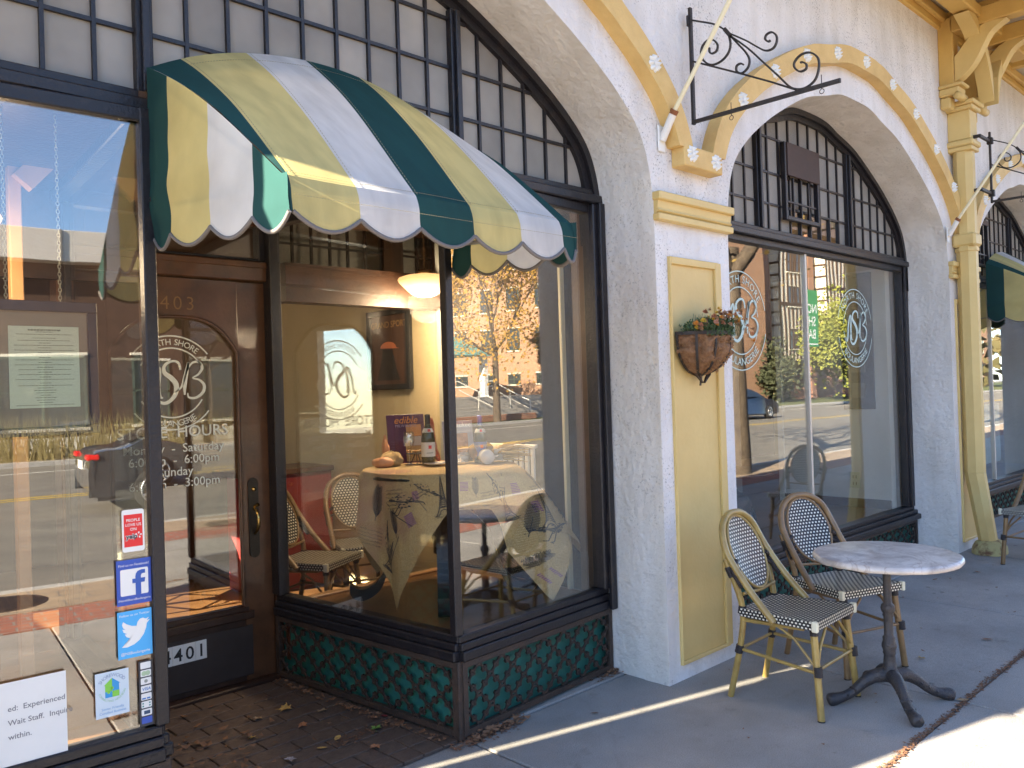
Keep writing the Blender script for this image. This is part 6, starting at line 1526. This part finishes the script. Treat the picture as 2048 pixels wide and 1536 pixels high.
bt = dup(dt, (6.35, 3.95, .10), .4, 'black pedestal table inside the middle window', None)
# pictures and lace curtain of the right-hand window
for i, (x, z0, z1, lab) in enumerate(((10.9, 1.78, 2.32, 'tan landscape picture, upper one behind the right window'), (10.9, 1.18, 1.68, 'dark framed picture, lower one behind the right window'))):
    p_ = thing('framed_picture', lab, 'picture', (x, 3.7, z0)); MB().bevbox(x-.5, x+.5, 3.70, 3.73, z0, z1, .004).build('frame', M['darkwood'], p_); MB().box(x-.42, x+.40, 3.69, 3.699, z0+.07, z1-.05).build('canvas', mat('canvas_%d' % i, [(.28, .22, .10), (.20, .13, .06)][i], .8, noise_amt=.5, nscale=3), p_)
MB().box(10.2, 12.3, 3.74, 3.8, .1, 2.6).build('partition', M['offwhite'], bld)
lc = MB(); lc.grid(lambda u, v: (10.05+1.6*u, 3.30+.02*sin(u*120)+.01*sin(u*47), .52+.72*v), 260, 4); o = lc.build('lace_curtain', fabric('lace', (.62, .68, .60), .3)); tag(o, 'pale lace half curtain in the right-hand window', 'curtain')
MB().tube([(10.0, 3.30, 1.25), (11.7, 3.30, 1.25)], .012, 8).build('curtain_rod', M['darkwood'], o, world=True)
# ================================================================== FALLEN LEAVES
def leaf_mesh(nm, m_, kind, s):
    b = MB()
    if kind == 'maple':
        tips = [(0, 1), (.28, .55), (.75, .62), (.52, .2), (.95, -.1), (.42, -.22), (.45, -.62), (.08, -.42), (0, -.5), (-.08, -.42), (-.45, -.62), (-.42, -.22), (-.95, -.1), (-.52, .2), (-.75, .62), (-.28, .55)]
        vs = [(0, 0, .05*s)]+[(x*s*.5, y*s*.5, s*(.08+.16*fbm((x*1.3, y*1.3, s*40), 1, 2)+.10*abs(x))) for x, y in tips]
        b.add(vs, [(0, 1+k, 1+(k+1) % 16) for k in range(16)]); b.strap([(0, -.25*s, .06*s), (.03*s, -.55*s, .02*s)], (.012*s, 0, 0), .006*s)
    else:
        pts = cr([(0, .5), (.2, .25), (.24, -.05), (.1, -.4), (0, -.5), (-.1, -.4), (-.24, -.05), (-.2, .25)], 2, True); vs = [(0, 0, .02*s)]+[(x*s, y*s, s*(.03+.35*x*x*4*.5+.1*abs(y))) for x, y in pts]; b.add(vs, [(0, 1+k, 1+(k+1) % len(pts)) for k in range(len(pts))])
    return b.mesh(nm, m_)
LC = {'yellow': mat('leaf_yellow', (.55, .33, .09), .8, noise_amt=.3, nscale=60), 'brown': mat('leaf_brown', (.24, .12, .06), .85, noise_amt=.4, nscale=60), 'tan': mat('leaf_tan', (.36, .24, .13), .85, noise_amt=.3, nscale=60), 'orange': mat('leaf_orange', (.42, .17, .07), .8, noise_amt=.3, nscale=60), 'green': mat('leaf_green', (.16, .28, .05), .7, noise_amt=.3, nscale=60), 'red': mat('leaf_red', (.24, .035, .04), .7, noise_amt=.3, nscale=60), 'grey': mat('leaf_grey', (.34, .28, .26), .85, noise_amt=.3, nscale=60)}
def leaf(x, y, col, kind, s, label, z=.003):
    o = bpy.data.objects.new('fallen_leaf', leaf_mesh('fallen_leaf', LC[col], kind, s)); C.objects.link(o); o.location = (x, y, z); o.rotation_euler = (rnd(-.12, .12), rnd(-.12, .12), rnd(0, 6.28)); tag(o, label, 'leaf', 'fallen leaves in the entrance')
SPOT = [(569, 1420, 'yellow', 'maple', .085, 'largest yellow maple leaf near the door threshold'), (606, 1453, 'orange', 'maple', .06, 'orange brown maple leaf in the middle of the brown tiles'), (644, 1425, 'tan', 'maple', .06, 'curled tan leaf behind the orange leaf'),
 (746, 1438, 'brown', 'maple', .055, 'curled brown leaf next to the red leaf'), (769, 1434, 'red', 'oval', .05, 'small red leaf on the brown tiles'), (752, 1460, 'green', 'maple', .06, 'green leaf on the brown tiles'),
 (675, 1478, 'yellow', 'oval', .055, 'folded yellow leaf left of the rust leaf'), (750, 1497, 'orange', 'maple', .065, 'rust coloured curled leaf close to the sidewalk edge'), (644, 1498, 'yellow', 'oval', .05, 'small narrow yellow leaf low in the picture'), (581, 1523, 'grey', 'maple', .065, 'pale grey leaf at the bottom edge'),
 (515, 1440, 'tan', 'maple', .06, 'tan leaf left of the big yellow leaf'), (505, 1478, 'yellow', 'maple', .05, 'yellow leaf in the shadowed litter'), (1010, 1137+290, 'tan', 'oval', .045, 'tan leaf on the sidewalk below the front lattice'), (1190, 1428, 'brown', 'oval', .04, 'brown leaf on the sidewalk by the light strip'),
 (1843, 1318, 'yellow', 'maple', .05, 'yellow leaf behind the marble table foot'), (1925, 1402, 'tan', 'oval', .06, 'tan leaf lying on the long sidewalk joint'), (1975, 1280, 'brown', 'oval', .06, 'dark twig-like leaf on the far right of the sidewalk'), (1560, 1328, 'orange', 'oval', .04, 'orange leaf between the legs of the nearest chair'),
 (1955, 1145, 'brown', 'oval', .05, 'brown leaf in front of the downpipe foot'), (1870, 1160, 'brown', 'oval', .05, 'brown leaf beyond the marble table'), (640, 1380+20, 'brown', 'oval', .05, 'brown leaf against the side lattice')]
def px_ground(u, v, z=0):
    d = AX_F*F+AX_R*(u-1024)-AX_U*(v-768); t = (z-1.6)/d.z; return d.x*t, d.y*t
for u, v, col, kind, s, lab in SPOT:
    x, y = px_ground(u, v); leaf(x, y, col, kind, s, lab)
lit = MB()
def scatter(b, x, y, s):
    a = rnd(0, 6.28); z = rnd(.003, .02); c_, s_ = cos(a), sin(a); P = [(-.5, 0, rnd(0, .35)), (0, -.28, 0), (.5, 0, rnd(0, .4)), (0, .3, rnd(0, .2))]
    b.add([(x+s*(p*c_-q*s_), y+s*(p*s_+q*c_), z+s*h) for p, q, h in P], [(0, 1, 2), (0, 2, 3)])
for i in range(70): scatter(lit, 1.45+abs(random.gauss(0, .28)), 3.6+random.gauss(0, .28), rnd(.02, .06))
for i in range(120):
    t = rnd(0, 1); scatter(lit, 2.40-.14*t+rnd(-.05, .0), 2.98+1.35*t, rnd(.012, .035))
for i in range(90): scatter(lit, 2.47+rnd(0, .35), 2.915+random.gauss(0, .02), rnd(.015, .05))
for i in range(60): scatter(lit, 3.6+random.gauss(0, .04), 3.0+random.gauss(0, .03), rnd(.015, .04))
for i in range(60): scatter(lit, rnd(3.2, 9), rnd(1.2, 2.6), rnd(.01, .035))
o = lit.build('leaf_litter', LC['brown']); tag(o, 'dry brown leaf litter drifted against the door and lattices', 'leaf litter', kind='stuff')
# ================================================================== ACROSS THE STREET (seen mirrored in the glass)
random.seed(5)
lawn = MB(); lawn.grid(lambda u, v: (30+130*u, -21-40*v, -.02+.35*v), 2, 2, False); o = lawn.build('lawn', mat('grass', (.12, .13, .04), .95, dark=(.06, .085, .025), nscale=.6, bump=.8, bscale=30, detail=9)); o['kind'] = 'structure'
o = MB().box(-60, 160, -20.7, -20.5, -.35, .0).build('far_kerb', MATS['kerb_concrete']); o['kind'] = 'structure'
o = MB().box(-60, 30, -60, -20.7, -.3, -.01).build('plaza', mat('plaza_paving', (.40, .35, .28), .9, noise_amt=.15, nscale=.8)); o['kind'] = 'structure'
# own-side far pavement continues; trees
def tree(name, label, x, y, h, tr, cr_, cz, leaves, lm, lean=(0, 0), group=None, ls=1.0, bare=.35, seed=1, low=.35, bark=None):
    random.seed(seed); T = thing(name, label, 'tree', (x, y, -.02), 0, group)
    bark = bark or mat('bark', (.13, .10, .07), .95, dark=(.06, .045, .035), nscale=9, bump=1, bscale=14)
    tips = []
    tb_ = MB(); topz = h*low
    tb_.tube([(0, 0, 0), (lean[0]*.3, lean[1]*.3, topz*.5), (lean[0], lean[1], topz)], [tr*1.25, tr, tr*.8], 10); tb_.build('trunk', bark, T, world=False)
    lb = MB()
    def branch(P, d, l, r, k):
        pts = [P]; q = P
        for i in range(3):
            d = (d+Vector((rnd(-.25, .25), rnd(-.25, .25), rnd(-.05, .2)))).normalized(); q = q+d*l/3; pts.append(q)
        lb.tube(pts, [r, r*.8, r*.6, r*.42], 6 if k < 2 else 4, caps=False)
        if k < 4:
            for i in range(3 if k < 3 else 2):
                nd = (d+Vector((rnd(-.9, .9), rnd(-.9, .9), rnd(-.2, .7)))).normalized(); branch(pts[2 if i else 3], nd, l*rnd(.6, .8), r*.5, k+1)
        else: tips.append(q)
    for i in range(4): branch(Vector((lean[0], lean[1], topz*rnd(.85, 1))), Vector((cos(i*1.6+seed), sin(i*1.6+seed), rnd(.6, 1.4))).normalized(), h*.26, tr*.6, 0)
    lb.build('limbs', bark, T, world=False)
    if leaves:
        c_ = MB()
        for i in range(leaves):
            if i % 3: P = tips[random.randrange(len(tips))]+Vector((random.gauss(0, .35), random.gauss(0, .35), random.gauss(0, .3)))
            else:
                a, e = rnd(0, 6.28), rnd(-1, 1); rr = cr_*rnd(.5, 1)*(1+.25*sin(a*3)); P = Vector((lean[0]+rr*cos(a)*sqrt(1-e*e), lean[1]+rr*sin(a)*sqrt(1-e*e), cz+rr*e*1.05))
            s = rnd(.06, .15)*ls; a = Vector((rnd(-1, 1), rnd(-1, 1), rnd(-1, 1))).normalized(); q = a.orthogonal().normalized()
            c_.add([P, P+a*s*.5+q*s*.4, P+a*s, P+a*s*.5-q*s*.4], [(0, 1, 2, 3)])
        c_.build('crown', lm, T, world=False, fix=False)
    return T
tree('street_tree', 'thick trunked street tree growing on our kerb, mirrored in the middle window', 12.95, -1.75, 9.5, .23, 3, 6.5, 2600, mat('sparse_leaf', (.30, .20, .05), .8, noise_amt=.4, nscale=3), seed=3, low=.42)
tree('street_tree', 'yellow leaved locust tree by the plaza steps across the street', 31.8, -20.9, 10.5, .17, 3.4, 5.8, 11000, mat('locust_leaf', (.50, .28, .04), .8, noise_amt=.4, nscale=3), seed=4, low=.36, ls=1.3)
tree('garden_tree', 'round leafy green tree on the lawn before the half-timbered house', 63.5, -21.9, 8.0, .2, 3.7, 4.8, 15000, mat('green_leaf', (.26, .26, .04), .8, dark=(.10, .13, .02), nscale=1.2), seed=8, low=.2, ls=2.4)
tree('garden_tree', 'dark shrubby evergreen beside the half-timbered house', 57, -25.6, 4.0, .15, 2.5, 2.2, 9000, mat('dark_leaf', (.06, .07, .03), .85, noise_amt=.4, nscale=3), seed=9, low=.12, ls=2.2)
tree('street_tree', 'bare street tree further along our kerb', 24.5, -1.8, 10, .2, 3.2, 7, 1500, MATS['sparse_leaf'], seed=12, low=.4)
tree('street_tree', 'bare tree near the metal fascia building', -3.5, -22.5, 7, .14, 2.5, 5, 500, MATS['sparse_leaf'], seed=14, low=.4)
redb = brick_mat('red_brick', (.36, .15, .085), (.28, .11, .065), (.30, .25, .2), 1, .24, .08, rot=(pi/2, 0, 0)); tanb = brick_mat('orange_brick', (.46, .24, .13), (.38, .19, .10), (.36, .29, .22), 1, .24, .08, rot=(pi/2, 0, 0))
winm = mat('dark_window_glass', (.03, .035, .04), .08, spec=.8); trimw = mat('window_trim', (.62, .58, .48), .7)
def window(par, x, z, w_, h_, y, fm, s=1):
    W = thing_at('window', (x, y, z), par)
    b = MB().bevbox(x-w_/2-.07, x+w_/2+.07, y-.01, y+.09, z-h_/2-.1, z-h_/2, .01); b.bevbox(x-w_/2-.05, x+w_/2+.05, y-.01, y+.05, z+h_/2, z+h_/2+.1, .01); b.build('lintel_and_sill', trimw, W)
    f = MB()
    for a, b_, c_, d_ in ((-w_/2, -w_/2+.08, -h_/2, h_/2), (w_/2-.08, w_/2, -h_/2, h_/2), (-w_/2, w_/2, h_/2-.08, h_/2), (-w_/2, w_/2, -h_/2, -h_/2+.08), (-.04, .04, -h_/2, h_/2), (-w_/2, w_/2, -.03, .03)): f.box(x+a, x+b_, y-.02, y+.035, z+c_, z+d_)
    f.build('frame', fm, W); MB().box(x-w_/2, x+w_/2, y-.03, y+.008, z-h_/2, z+h_/2).build('pane', winm, W)
    return W
# far tree line and roofs that close the view down the street
dw = MB(); random.seed(21)
for k in range(5200):
    t = rnd(-1, 1); a = radians(-90)+t*radians(88); R_ = rnd(108, 128); x, y = R_*cos(a), R_*sin(a); hh = 7+4*fbm((x*.05, y*.05, 0), 1, 2)+2*fbm((x*.2, y*.2, 0), 1, 3)
    z = hh*rnd(0, 1)**.7; s = rnd(.5, 1.3); d = Vector((rnd(-1, 1), rnd(-1, 1), rnd(-1, 1))).normalized(); q = d.orthogonal().normalized(); P = Vector((x, y, z)); dw.add([P, P+d*s+q*s*.5, P+d*2*s, P+d*s-q*s*.5], [(0, 1, 2, 3)])
o = dw.build('distant_woods', mat('far_foliage', (.13, .10, .04), .9, dark=(.06, .06, .025), nscale=.15), fix=False); tag(o, 'far belt of autumn trees closing the street', 'woods', kind='stuff')
for k, (x, y, w_, h_, cc) in enumerate(((-34, -40, 16, 8, 0), (-60, -20, 14, 9, 1), (100, -70, 20, 11, 1), (108, -30, 16, 9, 0))):
    hb = thing('far_house', ['tan gabled house far to the left across the street', 'brick gabled house at the far left end of the street', 'brick gabled block far down the street', 'tan gabled house at the far right end of the street', 'brick gabled house behind the low shop'][k], 'house', (x, y, 0))
    MB().box(x, x+w_, y-10, y, -.3, h_).build('wall', tanb if cc == 0 else redb, hb)
    MB().add([(x-.5, y+.5, h_), (x+w_+.5, y+.5, h_), (x+w_+.5, y-10.5, h_), (x-.5, y-10.5, h_), (x-.5, y-5, h_+4), (x+w_+.5, y-5, h_+4)], [(0, 1, 5, 4), (3, 4, 5, 2), (0, 4, 3), (1, 2, 5), (0, 3, 2, 1)]).build('roof', MATS['roof_shingle'], hb)
    for j in range(3):
        for z in (2.2, 5.4): window(hb, x+w_*(j+.6)/3.2, z, 1.5, 1.7, y, trimw)
# brick apartment building
ap = thing('brick_apartment_building', 'orange brick apartment block above the plaza steps', 'building', (44, -37, 0))
MB().box(33, 48, -49, -37, -.4, 17).build('wall', tanb, ap); MB().bevbox(32.8, 48.2, -49.2, -36.8, 17, 17.5, .05).build('parapet', trimw, ap)
dg = mat('dark_green_frame', (.05, .07, .05), .6)
for zi, z in enumerate((1.9, 4.6, 7.4, 10.2, 13.0)):
    for k in range(6): window(ap, 34.2+2.4*k, z+.4, 1.1, 1.5 if zi else .7, -37, dg)
ap.rotation_euler = (0, 0, pi/2); ap.location = (44, -29, 0)
# plaza steps, wall, rails, planter, gazebo
stp = thing('plaza_steps', 'broad concrete steps up to the plaza', 'steps', (27, -26, 0)); cs_ = mat('step_concrete', (.34, .32, .29), .9, noise_amt=.2, nscale=2)
for k in range(7): MB().bevbox(18, 43, -46, -22.4-.40*k, -.02, .02+.17*(k+1), .01).build('step', cs_, stp)
o = MB().bevbox(24, 36, -21.9, -21.5, -.02, .32, .03).build('planter_wall', redb); tag(o, 'low red brick planter wall in front of the steps', 'wall')
hrm = mat('pale_rail', (.60, .58, .52), .4, .5)
for i, x in enumerate((33.6, 36.4)):
    hr = thing('handrail', ['left pale tubular handrail on the plaza steps', 'right pale tubular handrail on the plaza steps'][i], 'handrail', (x, -22.2, 0), 0, 'handrails on the plaza steps')
    MB().tube([(x, -22.2, .0), (x, -22.2, .95), (x, -25.0, 2.15), (x, -25.9, 2.15), (x, -25.9, 1.2)], .035, 8).build('top_tube', hrm, hr); MB().tube([(x, -22.2, .5), (x, -25.0, 1.7)], .03, 8).tube([(x, -23.6, .5), (x, -23.6, 1.5)], .03, 8).build('lower_tube', hrm, hr)
gz = thing('gazebo', 'small plaza pavilion with a turquoise hipped roof', 'gazebo', (37.5, -29.5, 1.15))
MB().add([(-2.2, -2.2, 2.6), (2.2, -2.2, 2.6), (2.2, 2.2, 2.6), (-2.2, 2.2, 2.6), (-.3, -.3, 3.9), (.3, -.3, 3.9), (.3, .3, 3.9), (-.3, .3, 3.9)], [(3, 2, 1, 0), (4, 5, 6, 7), (0, 1, 5, 4), (1, 2, 6, 5), (2, 3, 7, 6), (3, 0, 4, 7)]).build('roof', mat('turquoise_roof', (.10, .33, .31), .6), gz, world=False)
for x in (-1.6, 1.6):
    for y in (-1.6, 1.6): MB().bevbox(x-.2, x+.2, y-.2, y+.2, 0, 2.6, .02).build('post', M['white'], gz, world=False)
# metal fascia building opposite
mb_ = thing('low_shop_building', 'low dark shop building with a pale seamed metal fascia', 'building', (0, -25, 0))
MB().box(-30, 21.6, -38, -25, -.3, 6.3).build('wall', mat('brown_brickwork', (.075, .04, .028), .9, noise_amt=.4, nscale=2), mb_)
MB().bevbox(-30.3, 22.1, -38, -24.4, 6.3, 7.3, .02).build('metal_fascia', mat('pale_metal', (.55, .52, .48), .5, .1), mb_)
for k in range(26): MB().bevbox(-29.5+2*k, -29.44+2*k, -24.4, -24.34, 6.3, 7.3, .005).build('fascia_seam', mat('seam', (.2, .19, .18), .6), mb_)
for x in range(-24, 20, 4): window(mb_, x, 2.0, 2.6, 2.4, -25, dg)
MB().box(-30, 21.6, -24.99, -24.96, .0, .5).build('plinth', trimw, mb_)
# half-timbered house
tu = thing('half_timbered_house', 'brick and white half-timbered tudor style house across the street', 'building', (66, -27, 0))
MB().box(57.5, 90, -42, -27.4, -.2, 14).build('wall', redb, tu)
tim = mat('dark_timber', (.05, .025, .018), .8); plas = mat('white_plaster', (.72, .66, .54), .8)
def halftimber(x0, x1, z0, z1, y, nm='plaster_bay'):
    b = thing_at('timbered_bay', ((x0+x1)/2, y, z0), tu); MB().bevbox(x0, x1, -27.4, y, z0, z1, .03).build('plaster', plas, b)
    k = x0
    while k <= x1+.01: MB().bevbox(k-.09, k+.09, y, y+.06, z0, z1, .01).build('timber', tim, b); k += .62
    for z in (z0+.1, (z0+z1)/2, z1-.1): MB().bevbox(x0-.1, x1+.1, y+.01, y+.09, z-.13, z+.13, .01).build('timber', tim, b)
    s = MB()
    for q in range(int((z1-z0)/1.0)): s.bevbox(x0-.05, x0-.0, -27.3, y, z0+q, z0+q+.16, .01)
    s.build('side_timber', tim, b)
    return b
halftimber(61.0, 65.5, 3.0, 12.5, -26.4); halftimber(67.5, 72.5, 6.2, 12.5, -25.6)
for z in (5.0, 8.4, 11.2): window(tu, 63.2, z, 2.0, 1.6, -26.4, tim)
for x in (75, 79, 84):
    for z in (2, 5.5, 9): window(tu, x, z, 1.6, 1.8, -27.4, trimw)
MB().add([(56.5, -26.5, 14), (91, -26.5, 14), (91, -43, 14), (56.5, -43, 14), (58, -34.5, 19.5), (90, -34.5, 19.5)], [(0, 1, 5, 4), (3, 4, 5, 2), (0, 4, 3), (1, 2, 5), (0, 3, 2, 1)]).build('roof', MATS['roof_shingle'], tu)
for k, x in enumerate((59.0, 66.3)): MB().bevbox(x-.5, x+.5, -26.9, -26.4, 0, 14, .05).build('brick_pier', redb, tu)
o = MB().bevbox(70, 84, -24.3, -24.0, -.1, .9, .02).build('garden_wall', redb); tag(o, 'low brick garden wall on the far lawn', 'wall')
# green banner on a post
bn = thing('green_banner', 'green banner sign on a pole reading NO SH BA', 'sign', (46.5, -17.2, 0))
MB().tube([(0, 0, 0), (0, 0, 7.2)], .07, 8).build('pole', hrm, bn, world=False); MB().bevbox(.1, 1.7, -.03, .03, 3.6, 7.0, .01).build('banner_sheet', mat('banner_green', (.02, .26, .07), .6), bn, world=False)
b = MB()
for i, t in enumerate(('NO', 'SH', 'BA')): put_text(b, t, (.9, .035, 5.6-.75*i), (-1, 0, 0), UZ, .8, align='CENTER', offset=.01)
b.add([(.2, .035, 3.72), (1.6, .035, 3.72), (1.6, .035, 3.8), (.2, .035, 3.8)], [(0, 1, 2, 3)]); b.build('banner_print', M['white'], bn, world=False)
# cars
def car(label, loc, rz, col, mname, kind=0):
    T = thing('parked_car' if kind else 'car', label, 'car', loc, rz)
    prof = [(-2.28, .34), (-2.32, .62), (-2.26, .95), (-2.05, 1.02), (-1.75, 1.05), (-1.15, 1.36), (-.55, 1.46), (.15, 1.45), (.75, 1.22), (1.15, 1.0), (1.85, .88), (2.22, .70), (2.30, .45), (2.24, .30)]
    def W(x, z): 
        w_ = .90-.06*max(0, abs(x)-1.7)**1.2; return w_ if z < .95 else w_-.30*(z-.95)/.5
    pr = cr(prof, 4); m = MB(); n_ = 10
    vs = []
    for x, z in pr:
        hw = W(x, z)
        for q in range(n_+1):
            t = -1+2*q/n_; vs.append((x, hw*t, z-.05*(abs(t)**4)))
    fs = [(i*(n_+1)+q, i*(n_+1)+q+1, (i+1)*(n_+1)+q+1, (i+1)*(n_+1)+q) for i in range(len(pr)-1) for q in range(n_)]
    m.add(vs, fs, True)
    for s in (-1, 1):
        sv = [(x, s*W(x, z), z-.05) for x, z in pr]; bot = [(x, s*(.86), .26) for x, z in pr]
        m.add(sv+bot, [(i, i+1, len(pr)+i+1, len(pr)+i) for i in range(len(pr)-1)], False)
    m.box(-2.2, 2.2, -.84, .84, .2, .3)
    m.build('body', mat(mname, col, .22, .5, coat=1), T, world=False)
    gl_ = mat('car_glass', (.02, .024, .028), .05, spec=.9)
    m = MB()
    for s in (-1, 1): m.add([(-1.35, s*.87, 1.05), (-.85, s*.76, 1.33), (-.4, s*.755, 1.38), (.1, s*.755, 1.37), (.62, s*.80, 1.2), (.85, s*.88, 1.04)], [list(range(6))])
    m.build('side_window', gl_, T, world=False)
    MB().add([(-1.70, -.70, 1.075), (-1.70, .70, 1.075), (-1.18, .60, 1.355), (-1.18, -.60, 1.355)], [(0, 1, 2, 3)]).build('rear_window', gl_, T, world=False)
    MB().add([(.82, -.64, 1.235), (.82, .64, 1.235), (1.22, .74, 1.0), (1.22, -.74, 1.0)], [(0, 1, 2, 3)]).build('windscreen', gl_, T, world=False)
    for s in (-1, 1):
        MB().bevbox(-2.335, -2.16, min(s*.56, s*.875), max(s*.56, s*.875), .83, .92, .02).build('tail_light', mat('tail_light', (.5, .01, .01), .15, emit=(1, .03, .02), estr=.12), T, world=False)
        MB().bevbox(2.05, 2.27, min(s*.5, s*.84), max(s*.5, s*.84), .62, .76, .02).build('headlight', mat('headlight', (.7, .7, .7), .1), T, world=False)
        for x in (-1.38, 1.42):
            Wh = thing_obj2('wheel', T, (x, s*.80, .32)); t = MB(); q = [(0, -.1), (.30, -.1), (.32, -.07), (.32, .07), (.30, .1), (0, .1)]; t.lathe(q, n=24); t.v = [(a, c__, b__) for a, b__, c__ in t.v]; t.build('tyre', mat('tyre', (.02, .02, .02), .9), Wh, world=False)
            t = MB()
            for k in range(7): 
                a = 2*pi*k/7; t.tube([(.03*cos(a), s*.105, .03*sin(a)), (.2*cos(a), s*.105, .2*sin(a))], .022, 5)
            t.tube([(.21*cos(a), s*.103, .21*sin(a)) for a in [2*pi*k/20 for k in range(20)]], .016, 5, closed=True); t.build('rim', mat('alloy', (.6, .6, .6), .3, .9), Wh, world=False)
    MB().bevbox(-2.335, -2.315, -.26, .26, .66, .80, .004).build('number_plate', M['paper'], T, world=False)
    return T
def thing_obj2(name, par, loc):
    o = bpy.data.objects.new(name, None); C.objects.link(o); o.parent = par; o.location = loc; return o
car('grey sedan driving past, mirrored in the left window', (5.0, -9.0, -.13), radians(2), (.10, .105, .115), 'grey_metallic')
car('dark navy car further down the street, mirrored in the middle window', (34.4, -14.6, -.13), radians(0), (.02, .025, .05), 'navy_metallic', 1)
# plants at the kerb: ornamental grass in the median
og = thing('ornamental_grass', 'tall tan ornamental grass in the planter across the road', 'grass', (14, -21.5, 0)); m = MB()
for k in range(2600):
    x = rnd(-14, 12); P = Vector((x, rnd(-.6, .6), 0)); d = Vector((rnd(-.35, .35), rnd(-.35, .35), 1)).normalized(); l = rnd(.7, 1.5); q = Vector((.02, 0, 0)); m.add([P-q, P+q, P+d*l], [(0, 1, 2)])
m.build('blades', mat('straw_grass', (.36, .29, .12), .9, noise_amt=.4, nscale=2), og, world=False, kind='stuff')
